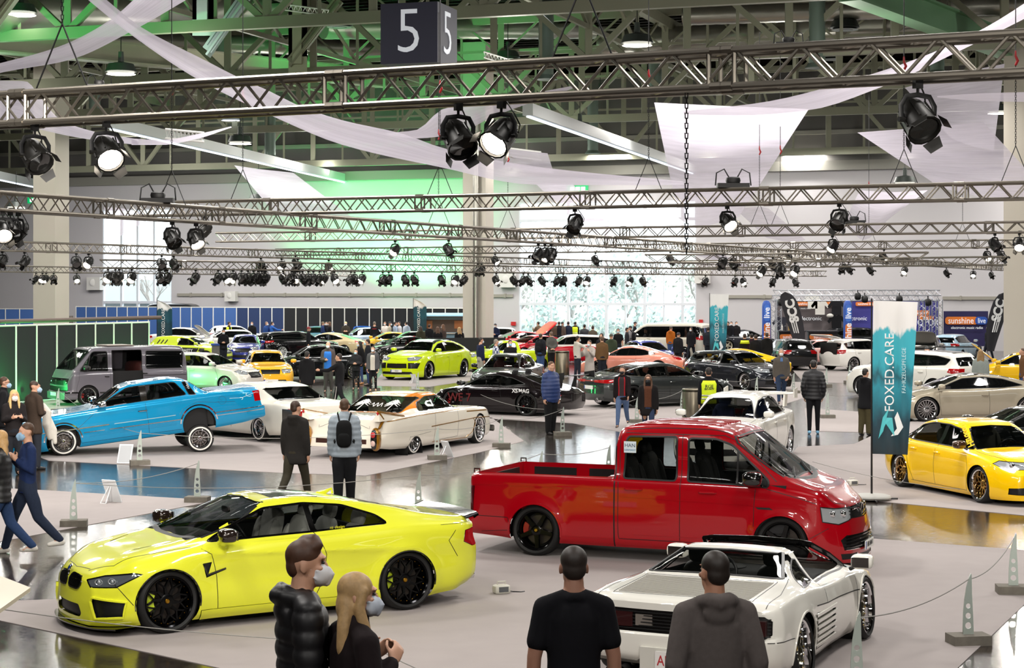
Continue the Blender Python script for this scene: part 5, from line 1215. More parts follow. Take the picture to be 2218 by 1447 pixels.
def floor_mat():
 m = bpy.data.materials.new('polished_tiles'); m.use_nodes = True; nt = m.node_tree; b = nt.nodes['Principled BSDF']; L = nt.links.new
 tc = nt.nodes.new('ShaderNodeTexCoord'); mp = nt.nodes.new('ShaderNodeMapping'); mp.inputs['Rotation'].default_value = (0, 0, .33)
 br = nt.nodes.new('ShaderNodeTexBrick'); br.inputs['Scale'].default_value = 1.; br.offset = 0.
 br.inputs['Brick Width'].default_value = .3; br.inputs['Row Height'].default_value = .3; br.inputs['Mortar Size'].default_value = .006
 br.inputs['Color1'].default_value = lin('#2f2824'); br.inputs['Color2'].default_value = lin('#3d342e'); br.inputs['Mortar'].default_value = lin('#1a1614')
 n = nt.nodes.new('ShaderNodeTexNoise'); n.inputs['Scale'].default_value = .6; n.inputs['Detail'].default_value = 6
 n2 = nt.nodes.new('ShaderNodeTexNoise'); n2.inputs['Scale'].default_value = 9; n2.inputs['Detail'].default_value = 4
 L(tc.outputs['Object'], mp.inputs['Vector']); L(mp.outputs[0], br.inputs['Vector']); L(tc.outputs['Object'], n.inputs['Vector']); L(mp.outputs[0], n2.inputs['Vector'])
 mx = nt.nodes.new('ShaderNodeMix'); mx.data_type = 'RGBA'; mx.blend_type = 'MULTIPLY'; mx.inputs['Factor'].default_value = .45
 L(br.outputs['Color'], mx.inputs['A']); L(n.outputs['Color'], mx.inputs['B']); L(mx.outputs['Result'], b.inputs['Base Color'])
 r = nt.nodes.new('ShaderNodeMapRange'); r.inputs['To Min'].default_value = .07; r.inputs['To Max'].default_value = .24; L(n2.outputs['Fac'], r.inputs['Value']); L(r.outputs[0], b.inputs['Roughness'])
 bp = nt.nodes.new('ShaderNodeBump'); bp.inputs['Strength'].default_value = .10; bp.inputs['Distance'].default_value = .01
 ad = nt.nodes.new('ShaderNodeMath'); ad.inputs[1].default_value = .6; ad.operation = 'MULTIPLY_ADD'; L(n2.outputs['Fac'], ad.inputs[0]); L(br.outputs['Fac'], ad.inputs[2])
 inv = nt.nodes.new('ShaderNodeMath'); inv.operation = 'MULTIPLY'; inv.inputs[1].default_value = -1; L(ad.outputs[0], inv.inputs[0]); L(inv.outputs[0], bp.inputs['Height']); L(bp.outputs[0], b.inputs['Normal'])
 b.inputs['Specular IOR Level'].default_value = .6
 return m
WALLW = mat('#c4c1c4', .7, noise=.03, nscale=.4, name='white_wall')
STEEL = mat('#8b8c78', .55, .1, noise=.06, nscale=2, name='roof_steel')
STEELD = mat('#5d5d55', .6, .1, name='roof_steel')
def hall():
 b = MB(); b.box((0, 55, -.1), (190, 190, .2)); tag(b.build('floor', floor_mat(), None, 0), kind='structure')
 carp = mat('#9a9290', .95, noise=.07, nscale=3, bump=.05, name='carpet')
 polys = [[(-60, 1306), (130, 1298), (700, 1200), (1005, 1116), (1100, 1111), (1900, 1168), (2240, 1194), (2240, 1290), (2075, 1447), (2000, 1560), (1500, 1640), (900, 1560), (480, 1449), (0, 1345), (-60, 1335)],
             [(-120, 1052), (90, 1062), (425, 1082), (442, 1090), (0, 1174), (-120, 1196)],
             [(40, 975), (105, 998), (600, 1024), (792, 1031), (1040, 980), (1135, 956), (1065, 905), (880, 893), (560, 880), (300, 880), (110, 912)],
             [(925, 862), (945, 892), (1075, 908), (1240, 917), (1400, 946), (1545, 905), (1572, 872), (1400, 846), (1250, 848), (1050, 852)],
             [(1742, 884), (1890, 894), (1960, 905), (1880, 937), (1750, 934)],
             [(1728, 968), (1850, 962), (1930, 925), (2060, 890), (2560, 872), (2560, 1150), (2218, 1117), (1880, 1084), (1775, 1040), (1700, 1000)],
             [(1480, 836), (1540, 818), (1735, 828), (1742, 862), (1600, 908), (1560, 872)],
             [(1715, 800), (1780, 790), (1960, 790), (1925, 832), (1740, 828)],
             [(45, 905), (55, 868), (350, 850), (372, 872), (200, 908)],
             [(440, 840), (520, 822), (650, 838), (630, 862), (470, 872)],
             [(805, 836), (830, 806), (1015, 800), (1040, 822), (930, 838)]]
 for pl in polys:
  q = [G(*p) for p in pl]; n = len(q)
  b = MB(); b.add([(v.x, v.y, -.004) for v in q]+[(v.x, v.y, .006) for v in q], [tuple(range(2*n-1, n-1, -1)), *[(i, n+i, n+(i+1) % n, (i+1) % n) for i in range(n)]])
  o = b.build('floor_carpet', carp, None, 0)
  bm = bmesh.new(); bm.from_mesh(o.data); bmesh.ops.recalc_face_normals(bm, faces=bm.faces); bm.to_mesh(o.data); bm.free()
  tag(o, kind='structure')

 S0, S1 = -30, 105; ZT = 11.05
 (a0, za), (a1, _) = WP(222, 432), WP(372, 432); (c0, zc), (c1, _) = WP(1124, 430), WP(1508, 430)
 za = zc = 9.35
 b = MB()
 for s0, s1, z0, z1 in ((S0, a0, 0, ZT), (a0, a1, 0, 1.6), (a0, a1, za, ZT), (a1, c0, 0, ZT), (c0, c1, zc, ZT), (c1, S1, 0, ZT)): wbox(b, s0, s1, z0, z1, -.35, 0)
 tag(b.build('wall_back', WALLW, None, 0), kind='structure')
 b = MB(); wbox(b, S0, S1, ZT, 19, -.35, 0); tag(b.build('wall_upper', mat('#5f5d5a', .6, noise=.05, nscale=.3), None, 0), kind='structure')
 b = MB(); wbox(b, S0, S1, ZT-.05, ZT+.55, 0, .5); wbox(b, S0, S1, ZT+2.2, ZT+2.45, 0, .25); tag(b.build('trim_1', mat('#8c8a82', .5), None, 0), kind='structure')
 fr = mat('#dfe3ea', .4)
 def window(name, s0, s1, z0, z1, vs, hs, thick=.10):
  f = MB()
  for s in [s0, s1]+vs: wbox(f, s-thick, s+thick, z0, z1, -.25, -.02)
  for z in [z0, z1]+hs: wbox(f, s0, s1, z-.09, z+.09, -.26, -.01)
  o = tag(f.build(name, fr, None, 0), kind='structure')
  g = MB(); g.add([WQ(s0, z0, -.14), WQ(s1, z0, -.14), WQ(s1, z1, -.14), WQ(s0, z1, -.14)], [(0, 1, 2, 3)]); g.build('window_glazing', mat('#e8f2f8', .02, trans=.97), o, 0)
  return o
 w1 = window('window_1', a0, a1, 1.6, za, [WP(297, 500)[0], WP(333, 500)[0], WP(262, 500)[0]], [WP(300, 588)[1], WP(300, 655)[1]], .07)
 w2 = window('window_2', c0, c1, 0, zc, [WP(x, 500)[0] for x in (1230, 1313, 1396, 1478)], [WP(1310, 476)[1], WP(1310, 590)[1], 2.75], .09)
 f = MB()
 for x in (1157, 1193, 1272, 1354, 1437): s = WP(x, 700)[0]; wbox(f, s-.05, s+.05, 0, 2.75, -.22, -.03); 
 for x in (1157, 1193, 1272, 1354, 1437): s = WP(x, 640)[0]; wbox(f, s-.035, s+.035, 2.75, WP(1310, 590)[1], -.22, -.03)
 f.build('door_frame', fr, w2, 0)
 for x in (1272, 1354, 1437):
  s = WP(x, 700)[0]
  for k in (-.12, .12):
   h = MB(); h.tube([WQ(s+k, .9, .03), WQ(s+k, 1.3, .03)], .02, 6); h.build('door_handle', CHROME, w2)

 tr = mat('#9a968c', .5)
 for x0, x1, y in ((385, 1012, 638), (1062, 1112, 640), (1538, 1672, 642), (2042, 2178, 645)):
  (s0, z0), (s1, z1) = WP(x0, y), WP(x1, y); b = MB(); wbox(b, s0, s1, z0-.12, z0+.08, .02, .12)
  for s in np.arange(s0+1, s1, 2.4): wbox(b, s, s+.12, z0-.15, z0+.12, .02, .15)
  tag(b.build('cable_trunking', tr, None, 0), 'beige cable trunking on the end wall, '+{385: 'longest run left of the central column', 1062: 'short end right of the central column', 1538: 'run between glass doors and stage booth', 2042: 'run right of the stage booth'}[x0], 'trunking')
 for x, y, w, lb in ((1102, 605, 34, 'beside the central column'), (210, 612, 34, 'beside the left window'), (1524, 598, 30, 'right of the glass doors'), (505, 640, 26, 'on the trunking above the blue partition')):
  s, z = WP(x, y); hw = w/32/2; b = MB(); wbox(b, s-hw, s+hw, z-hw, z+hw*.7, .02, .5); b.sq(WQ(s, z, .5), (hw*.5, .05, hw*.5)); tag(b.build('wall_speaker', mat('#d8d6d2', .5), None), 'pale box loudspeaker on the end wall '+lb, 'loudspeaker')
 for x, y, w, h_, col, lb in ((80, 434, 46, 14, '#0f9a58', 'far left, on the white wall'), (1252, 409, 46, 14, '#0f9a58', 'above the glass doors'), (1113, 701, 10, 8, '#b02020', 'low beside the glass doors'), (1519, 697, 8, 9, '#b02020', 'right of the glass doors')):
  s, z = WP(x, y); a, c = w/66, h_/66; b = MB(); wbox(b, s-a, s+a, z-c, z+c, .02, .14); o = tag(b.build('exit_sign', mat(col, .4, emit=1.4 if col[1] == '0' else .2), None, 0), ('green lit escape sign ' if col[1] == '0' else 'small red fire sign ')+lb, 'sign')
  if col[1] == '0':
   k = MB()
   for dx in (-.5, .05, .55): k.prism([(-.14, -.12), (.14, -.12), (.14, .12), (-.14, .12)], WM @ Matrix.Translation((s+dx*a, z, .145)), .01)
   k.build('pictogram', mat('#f2fff6', .4, emit=1.5), o, 0)

 b = MB(); q = PL+WD*40-WN*62; b.box((q.x, q.y, -.3), (220, 120, .3), Matrix.Rotation(math.atan2(WD.y, WD.x), 3, 'Z')); tag(b.build('lawn_outside', mat('#7f9a6c', .9, noise=.2, nscale=.6), None, 0), kind='structure')
 b = MB(); wbox(b, -16, 22, 0, 4.6, -46, -34); o = tag(b.build('outside_building', mat('#c9ccd6', .8), None, 0), kind='structure')
 b = MB(); wbox(b, -16, 22, 1.0, 2.6, -34, -33.9); b.build('window_band', mat('#39434c', .2), o, 0)
 r = random.Random(3)
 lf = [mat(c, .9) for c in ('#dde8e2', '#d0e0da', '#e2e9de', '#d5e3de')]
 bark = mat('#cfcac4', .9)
 def branch(b, p, d, L, rad, dep):
  q = p+d*L; b.tube([p, (p+q)/2+Vector((r.uniform(-1, 1), r.uniform(-1, 1), r.uniform(-.5, .5)))*L*.06, q], [rad, rad*.8, rad*.62], 5); tips.append(q)
  if dep:
   for _ in range(3 if dep > 1 else 2):
    n = (d+Vector((r.uniform(-1, 1), r.uniform(-1, 1), r.uniform(-.25, .7)))*.75).normalized(); branch(b, p+d*L*r.uniform(.55, 1.), n, L*r.uniform(.55, .8), rad*.6, dep-1)
 treespec = [(7.5, 9, 6.5, 1, 'bare spreading tree outside the narrow window'), (10.3, 14, 7.5, 1, 'bare tall tree behind the bare spreading one, narrow window'), (36.3, 7, 6, .4, 'tree with a long low bough outside the glass doors'), (38.5, 15, 7, 0, 'leafy tree outside the first pair of glass doors'),
    (41.5, 19, 8, 0, 'leafy tree outside, second bay of the glass front'), (44., 13, 6.5, 0, 'leafy tree outside, third bay of the glass front'), (46.8, 20, 8.5, 0, 'tallest leafy tree outside, fourth bay of the glass front'), (50, 16, 7.5, 0, 'leafy tree outside, last bay of the glass front'), (34, 22, 8, 0, 'leafy tree outside at the central column')]
 for i, (s, back, h, bare, lb) in enumerate(treespec):
  base = WQ(s, -.15, -back); t = thing('tree', lb, 'tree', (0, 0, 0), 0, 'trees outside the windows'); t.location = base
  b = MB(); tips = []; branch(b, Vector((0, 0, 0)), Vector((r.uniform(-.05, .05), 0, 1)), h*.36, .16, 4 if bare else 3); b.build('trunk', bark, t)
  if bare < 1:
   l = MB()
   for _ in range(260 if bare else 520):
    c = r.choice(tips)+Vector((r.gauss(0, .7), r.gauss(0, .7), r.gauss(0, .7))); a = Vector((r.uniform(-1, 1), r.uniform(-1, 1), r.uniform(-1, 1))).normalized()*.2; e = a.orthogonal().normalized()*.13
    l.add([c-a, c+e, c+a, c-e], [(0, 1, 2, 3)])
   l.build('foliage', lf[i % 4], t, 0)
 b = MB()
 for _ in range(5200):
  s = r.uniform(26, 60); c = WQ(s, r.uniform(.0, 2.1+.9*math.sin(s*1.7)+.5*math.sin(s*4.1)), -r.uniform(9, 11.5)); a = Vector((r.uniform(-1, 1), r.uniform(-1, 1), r.uniform(-1, 1))).normalized()*.2; e = a.orthogonal().normalized()*.13
  b.add([c-a, c+e, c+a, c-e], [(0, 1, 2, 3)])
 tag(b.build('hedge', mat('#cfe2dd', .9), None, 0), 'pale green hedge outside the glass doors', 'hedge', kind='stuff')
 for nm, x0, x1, y0, y1 in (('wall_left', -52, -51.6, -30, 140), ('wall_right', 51.6, 52, -30, 112), ('wall_front', -52, 52, -30.4, -30)):
  b = MB(); b.box(((x0+x1)/2, (y0+y1)/2, 8.8), (x1-x0, y1-y0, 17.6)); tag(b.build(nm, mat('#4a4744', .8), None, 0), kind='structure')

 colm = mat('#cfc8bb', .7, noise=.03, nscale=1)
 for px, d, w, lb in ((111, 88, 1.20, 'left'), (1036, 100, 1.3, 'centre'), (2212, 78, 1.35, 'right')):
  c = D(px, 700, d); b = MB(); R = Matrix.Rotation(math.atan2(WD.y, WD.x)+.0, 3, 'Z')
  b.box((c.x, c.y, 8.5), (w, w, 17), R); o = tag(b.build('column_'+lb, colm, None, 0), kind='structure')
  if lb == 'centre':
   p = MB(); x, y = c.x-.12, c.y-.9; p.tube([(x, y, .3), (x, y, 13)], .16, 14)
   for z in np.arange(1., 13, .9): p.tube([(x, y, z), (x, y, z+.06)], .175, 14)
   p.build('down_pipe', ALU, o)

 b = MB(); U = WN*-1
 pts = [PL+WD*s-U*k for k in (-2, 175) for s in (-60, 130)]
 for i, z in enumerate((17.6, 17.75)): b.add([Vector((p.x, p.y, z)) for p in (pts[0], pts[1], pts[3], pts[2])], [(0, 1, 2, 3) if i else (3, 2, 1, 0)])
 tag(b.build('ceiling', mat('#2b2a27', .8), None, 0), kind='structure')
 b = MB()
 for k in np.arange(0, 110, .9):
  p = PL-U*k; b.add([Vector((q.x, q.y, z)) for q, z in ((p+WD*-30, 17.58), (p+WD*105, 17.58), (p+WD*105-U*.35, 17.42), (p+WD*-30-U*.35, 17.42))], [(0, 1, 2, 3)])
 tag(b.build('ceiling_deck', mat('#5b5348', .7, .2), None, 0), kind='structure')
 def bar(b, p, q, w, h=None, n=None): 
  p, q = Vector(p), Vector(q); h = h or w; t = (q-p).normalized(); u = t.cross(Vector((0, 0, 1))); u = u.normalized() if u.length > .01 else Vector((1, 0, 0)); v = t.cross(u)
  b.add([a+u*(w/2)*i+v*(h/2)*j for a in (p, q) for i, j in ((-1, -1), (1, -1), (1, 1), (-1, 1))], [(0, 3, 2, 1), (4, 5, 6, 7), (0, 1, 5, 4), (1, 2, 6, 5), (2, 3, 7, 6), (3, 0, 4, 7)])

 k_i = 0
 for back, z0, z1 in ((4, 11.9, 16.9), (15, 13.2, 17.1), (27, 13.2, 17.1), (40, 13.2, 17.1), (53, 13.4, 17.1)):
  k_i += 1
  base = PL-U*back; b = MB(); P = lambda s, z: Vector((base.x+WD.x*s, base.y+WD.y*s, z))
  s0, s1, st = -28, 92, 4.2
  bar(b, P(s0, z0), P(s1, z0), .32, .42); bar(b, P(s0, z1), P(s1, z1), .32, .38)
  bar(b, P(s0, (z0+z1)/2+.4), P(s1, (z0+z1)/2+.4), .10, .12)
  i = 0
  for s in np.arange(s0, s1, st):
   bar(b, P(s, z0), P(s, z1), .30, .22); bar(b, P(s+st/2, z0+.1), P(s+st/2, z1), .12)
   bar(b, P(s, z0 if i % 2 == 0 else z1), P(s+st, z1 if i % 2 == 0 else z0), .20, .24)
   if back > 4: bar(b, P(s+st/2, z1), P(s+st, z1-1.8), .09); bar(b, P(s+st/2, z1), P(s, z1-1.8), .09)
   i += 1
  tag(b.build('roof_girder_beam', STEEL, None, 0), kind='structure')

 for s in np.arange(-14, 84, 14.):
  b = MB(); a = PL+WD*s; c = a-U*80
  z = 16.6; bar(b, (a.x, a.y, z), (c.x, c.y, z), .4, .5)
  i = 0
  for k in np.arange(0, 80, 4.):
   p, q = a-U*k, a-U*(k+4)
   bar(b, (p.x, p.y, 16.6 if i % 2 else 14.6), (q.x, q.y, 14.6 if i % 2 else 16.6), .12); i += 1
  bar(b, (a.x, a.y, 14.6), (c.x, c.y, 14.6), .16, .2)
  tag(b.build('roof_beam', STEEL, None, 0), kind='structure')
 wht = mat('#b5b8b8', .5)
 led = mat('#eaf4ff', .5, emit=2.2)
 for i, ((x0, y0), (x1, y1), z, m) in enumerate((((240, 266), (790, 396), 11.2, wht), ((1143, 237), (1500, 366), 11.2, wht), ((-40, 372), (90, 400), 11.2, wht))):
  p, q = G(x0, y0, z), G(x1, y1, z); b = MB(); bar(b, p, q, .45, .5); o = tag(b.build('roof_beam', m, None, 0), kind='structure')
  k = MB(); bar(k, p-Vector((0, 0, .30)), q-Vector((0, 0, .30)), .12, .06); k.build('light_strip', led, o, 0)
 for (x0, y0, d0), (x1, y1, d1), h, c in (((-60, 84, 72), (850, 172, 100), .85, '#a9aa93'), ((1840, -30, 64), (2290, 140, 84), .95, '#7fae84'), ((-80, 130, 60), (60, -60, 60), .5, '#a9aa93'), ((440, 60, 70), (440, -60, 70), .6, '#b9c9c6'), ((450, 110, 70), (540, -20, 70), .4, '#8d9d9c'), ((645, 140, 80), (645, -30, 80), .7, '#a5a98e'), ((630, 135, 80), (735, 0, 80), .4, '#85886f')):
  b = MB(); bar(b, D(x0, y0, d0), D(x1, y1, d1), .4, h); bar(b, D(x0, y0, d0)-Vector((0, 0, h/2)), D(x1, y1, d1)-Vector((0, 0, h/2)), .8, .08); bar(b, D(x0, y0, d0)+Vector((0, 0, h/2)), D(x1, y1, d1)+Vector((0, 0, h/2)), .8, .08)
  tag(b.build('roof_beam', mat(c, .5, .1, noise=.05, nscale=1), None, 0), kind='structure')

 for i, (p, q, r_) in enumerate((((-30, 20, 70), (620, 10, 92), .9), ((700, 60, 88), (1420, 62, 100), .55), ((1300, 95, 92), (2250, 30, 84), .6), ((-20, 78, 88), (1000, 112, 104), .45), ((1480, 35, 80), (2230, 10, 76), .4))):
  a, c = D(*p), D(*q); b = MB(); n = 60; b.tube([a.lerp(c, j/n) for j in range(n+1)], [r_*(1+.03*(j % 2)) for j in range(n+1)], 14)
  tag(b.build('ceiling_duct', mat('#a8a79d', .35, .7), None), 'silver air duct under the roof, '+['thickest one at upper left', 'short run beside the hanging number cube', 'run above the near truss on the right', 'thin run behind the number cube', 'thin run at upper right'][i], 'air duct')
 for i, (x, y, d, L) in enumerate(((1183, 110, 80, 4.5), (478, 118, 92, 3.6), (1770, 85, 74, 4.2), (1420, 165, 95, 3.), (585, 310, 110, 3.4), (1284, 300, 112, 3.4), (205, 240, 105, 3.), (2030, 110, 84, 4.))):
  c = D(x, y, d); b = MB(); b.tube([c+Vector((0, 0, L*.7-.2*k)) for k in range(int(L/.2))], [.32*(1+.05*(k % 2)) for k in range(int(L/.2))], 14); b.tube([c+Vector((0, 0, -L*.3+.3)), c+Vector((0, 0, -L*.3+.1))], [.34, .5], 14)
  tag(b.build('ceiling_outlet', mat('#6f8076', .5, .3), None), 'vertical grey air outlet pipe, '+['above the pair of spotlights on the near truss', 'beside the white crossed ribbons', 'above the near truss on the right', 'behind the near truss, centre right', 'on the wall by the green glow', 'on the wall left of the large white sail', 'on the upper left wall', 'beside the green beam'][i], 'air outlet')

 hb = [(45, 34, 70, 1), (262, 162, 72, 1), (1380, 100, 70, 1), (1186, 26, 78, .5), (735, 60, 84, .4), (1830, 66, 78, .4), (650, 80, 96, .4), (520, 313, 92, 1), (1553, 284, 95, 1) if 0 else (1256, 284, 95, 1), (1100, 130, 92, .4), (500, 262, 110, .5), (1690, 250, 110, .5), (1960, 400, 100, 1), (1300, 215, 104, 1), (35, 452, 118, 1), (560, 436, 114, 1), (2165, 247, 90, 1), (930, 230, 108, .4), (1800, 130, 95, .4)]
 lens = {1: mat('#fff6ea', .5, emit=9.), .5: mat('#eaf2ff', .5, emit=2.5), .4: mat('#8f9a98', .5)}
 for i, (x, y, d, on) in enumerate(hb):
  c = D(x, y, d); t = thing('ceiling_lamp', ('lit ' if on == 1 else 'dim ')+'hall lamp hanging under the roof, '+['at the upper left corner', 'above the left end of the near truss', 'right of the hanging number cube', 'square one by the grey outlet pipe', 'left of the number cube', 'above the near truss at right', 'behind the white crossed ribbons', 'on the white beam by the green glow', 'on the white beam at centre right', 'behind the near truss, centre', 'behind the fallen ribbon at left', 'behind the large white sail', 'low behind the second truss at right', 'behind the spotlight pair', 'low at the far left', 'low above the blue partition', 'behind the translucent sail at right', 'behind the green glow', 'small one above the near truss at right'][i], 'lamp', c)
  b = MB(); s = .62; b.lathe([(0, s*.5), (.12, s), (.42, s*.8), (.5, .12), (.9, .1)], 16, Matrix.Rotation(PI/2, 4, 'X')); b.build('housing', mat('#3c423f', .5, .3), t)
  k = MB(); k.lathe([(.02, s*.92), (.0, .001)], 16, Matrix.Rotation(PI/2, 4, 'X')); k.build('diffuser', lens[on], t)
  w = MB(); w.tube([(0, 0, .8), (0, 0, 2.4)], .02, 5); w.build('suspension_cable', BLACK, t)

 c = D(908, 80, 44); t = thing('hanging_sign', 'dark blue hanging cube with the number 5', 'sign', c)
 R = Matrix.Rotation(math.radians(-17), 4, 'Z'); s = 1.42
 b = MB(); b.box((0, 0, 0), (s, s, s), R.to_3x3()); b.build('cube_face', mat('#0c0e2c', .5), t, 0)
 for q in (0, PI/2):
  text_on('numeral', '5', t, R @ Matrix.Rotation(q, 4, 'Z') @ Matrix.Translation((0, -s/2, -.0)) @ Matrix.Rotation(PI/2, 4, 'X'), mat('#d9dfe6', .4, emit=.25), 1.5, .012, -.015, sx=.95)
 b = MB()
 for sx in (-1, 1): 
  k = MB(); k.tube([(sx*.5, 0, s/2), (sx*.5, 0, 8)], .012, 5); k.build('suspension_cable', BLACK, t)
def partition(name, label, pts, h, n, cols, post='#d7d7cf', cat='partition', glow=None):
 t = thing(name, label, cat, (0, 0, 0)); pts = [Vector(p) for p in pts]
 L = [(pts[i+1]-pts[i]).length for i in range(len(pts)-1)]; tot = sum(L)
 def at(q):
  for i, l in enumerate(L):
   if q <= l or i == len(L)-1: return pts[i].lerp(pts[i+1], q/l)
   q -= l
 t.location = (pts[0].x, pts[0].y, 0); o = t.location.copy()
 pm = mat(post, .4); st = tot/n
 for i in range(n):
  a, c = at(i*st)-o, at((i+1)*st)-o; b = MB(); d = (c-a).normalized(); q = Vector((-d.y, d.x, 0))*.02
  b.add([v+w+Vector((0, 0, z)) for z in (.03, h-.06) for v, w in ((a, q), (c, q), (c, -q), (a, -q))], [(0, 3, 2, 1), (4, 5, 6, 7), (0, 1, 5, 4), (1, 2, 6, 5), (2, 3, 7, 6), (3, 0, 4, 7)])
  b.build('panel', cols(i/n), t, 0)
 for i in range(n+1):
  a = at(min(i*st, tot-.001))-o; b = MB(); b.tube([a, a+Vector((0, 0, h))], .045, 8); b.build('post', pm, t)
 b = MB()
 for i in range(n):
  a, c = at(i*st)-o, at(min((i+1)*st, tot-.001))-o
  b.tube([a+Vector((0, 0, h-.04)), c+Vector((0, 0, h-.04))], .035, 6)
 b.build('top_rail', pm, t)
 return t
def partitions():
 rnd2 = random.Random(5)
 k1, k2 = mat('#202124', .9), mat('#26272b', .9)
 a = G(322, 849); a2 = G(-60, 880)
 t = partition('partition_wall', 'black panel partition with pale posts behind the grey camper van', [a2, a], 2.52, 9, lambda f: k1)
 b = MB(); u = (a-a2); b.tube([Vector((0, -.1, 2.62)), u+Vector((0, 2.2, 2.62))], .07, 8); b.build('overhead_tube', mat('#5a4a42', .6), t)
 blue, dk, navy = mat('#3c5f9c', .9), mat('#17191c', .9), mat('#22345c', .9)
 def q(px, off): s, z = WP(px, 700); p = WQ(s, 0, off); return p
 partition('partition_wall', 'long blue and black panel partition along the end wall', [q(232, 4), q(540, 5.5), q(1095, 6.5)], 2.55, 34, lambda f: blue if f < .42 else navy if f < .55 else dk)
 partition('partition_wall', 'blue panel partition at the far left beside the column', [q(-40, 7), q(190, 5)], 2.4, 9, lambda f: blue)
 p = q(208, 4.6); b = MB(); b.grid([[p+WD*(x-.9)+WN*(.06*math.sin(x*16))+Vector((0, 0, z)) for x in np.linspace(0, 1.9, 40)] for z in (.1, 1.9)]); tag(b.build('curtain', mat('#6d6660', .9), None), 'grey pleated curtain in the gap of the blue partition', 'curtain')
# ---------------------------------------------------------------- lighting trusses, spotlights, sails
TRUSS = {}
TRUSSM = mat('#8b857b', .38, .9, name='truss_aluminium')
def truss(key, name, label, p0, p1, z=5.2, size=.24, pitch=.42, tr=.025, n=6, off=0):
 P, Q = G(p0[0], p0[1], z), G(p1[0], p1[1], z)
 TRUSS[key] = (P, Q, z-size)
 t = thing(name, label, 'lighting truss', (P.x, P.y, P.z)); d = Q-P; L = d.length; d.normalize(); s = Vector((-d.y, d.x, 0))*(size/2)
 if s.y > 0: s = -s
 rows = [s+Vector((0, 0, 0)), -s, s-Vector((0, 0, size)), -s-Vector((0, 0, size))]
 for r in rows: b = MB(); b.tube([r+d*(L*k/8) for k in range(9)], tr, n+2); b.build('chord', TRUSSM, t)
 b = MB(); k = int(L/pitch); st = L/k; m = max(4, n-2); br = tr*.5
 for a, c, ph in ((0, 2, 0), (1, 3, .5), (0, 1, 0), (2, 3, .5)):
  for i in range(k):
   x0, x1 = i*st, (i+.5)*st
   b.tube([rows[a]+d*x0, rows[c]+d*x1], br, m); b.tube([rows[c]+d*x1, rows[a]+d*(i+1)*st], br, m)
 for x in np.arange(2.9, L, 3.):
  for e in (-.09, .09):
   for a, c in ((0, 2), (1, 3)): b.tube([rows[a]+d*(x+e), rows[c]+d*(x+e)], br*1.3, m)
   for r in rows: b.tube([r+d*(x+e*.4-.04), r+d*(x+e*.4+.04)], tr*1.3, n)
 b.build('lattice', TRUSSM, t)
 return t
def on_truss(key, px):
 P, Q, z = TRUSS[key]; # the plane through the eye over picture column px meets the truss line
 k = (px-CX)/F; d = Q-P; u = (k*P.y-P.x)/(d.x-k*d.y); q = P+d*u; return Vector((q.x, q.y, z))
def spot_proto(lit):
 t = thing('spotlight', '', 'spotlight', (0, 0, -50))
 BK = mat('#141311', .45, .3)
 b = MB(); b.box((0, 0, -.03), (.07, .05, .10)); b.tube([(0, 0, -.06), (0, 0, -.13)], .014, 6); b.box((.02, 0, .02), (.09, .035, .05)); b.build('clamp', BLACK, t, 0)
 b = MB(); b.tube([(-.15, 0, -.34), (-.155, 0, -.22), (-.11, 0, -.145), (0, 0, -.13), (.11, 0, -.145), (.155, 0, -.22), (.15, 0, -.34)], .012, 6, (1, 2), (0, 1, 0)); b.build('yoke', BLACK, t)
 R = Matrix.Translation((0, 0, -.33)) @ Matrix.Rotation(math.radians(42), 4, 'X')
 b = MB(); b.lathe([(.19, .001), (.185, .085), (.12, .115), (-.02, .125), (-.10, .135), (-.14, .145), (-.14, .128), (-.08, .12), (-.08, .001)], 14, R)
 for sx in (-1, 1): b.tube([R @ Vector((sx*.12, 0, 0)), R @ Vector((sx*.175, 0, 0))], .022, 8)
 for k in range(6): a = PI*k/3; b.tube([R @ Vector((math.cos(a)*.128, .10, math.sin(a)*.128)), R @ Vector((math.cos(a)*.136, -.09, math.sin(a)*.136))], .010, 4)
 b.build('lamp_head', BK, t, 40)
 for k in range(4):
  a = PI/2*k+PI/4; b = MB(); c = Vector((math.cos(a), 0, math.sin(a))); e = Vector((-c.z, 0, c.x))
  q = [R @ (c*.145+e*w+Vector((0, -.14, 0))) for w in (-.075, .075)]+[R @ (c*.185+e*w+Vector((0, -.22, 0))) for w in (.055, -.055)]
  b.add(q+[v+Vector((0, 0, .004)) for v in q], [(0, 1, 2, 3), (7, 6, 5, 4), (0, 4, 5, 1), (1, 5, 6, 2), (2, 6, 7, 3), (3, 7, 4, 0)]); b.build('barn_door', BK, t, 0)
 b = MB(); b.lathe([(-.115, .120), (-.13, .001)], 14, R); b.build('lens', mat('#fff1dc', .4, emit=26.) if lit else mat('#20201f', .08, 0, 1.), t)
 b = MB(); b.tube([(.02, .03, .0), (.10, .06, -.12), (.14, .10, -.22), (.10, .14, -.28), R @ Vector((0, .18, .02))], .007, 5); b.build('cable', BLACK, t)
 return t
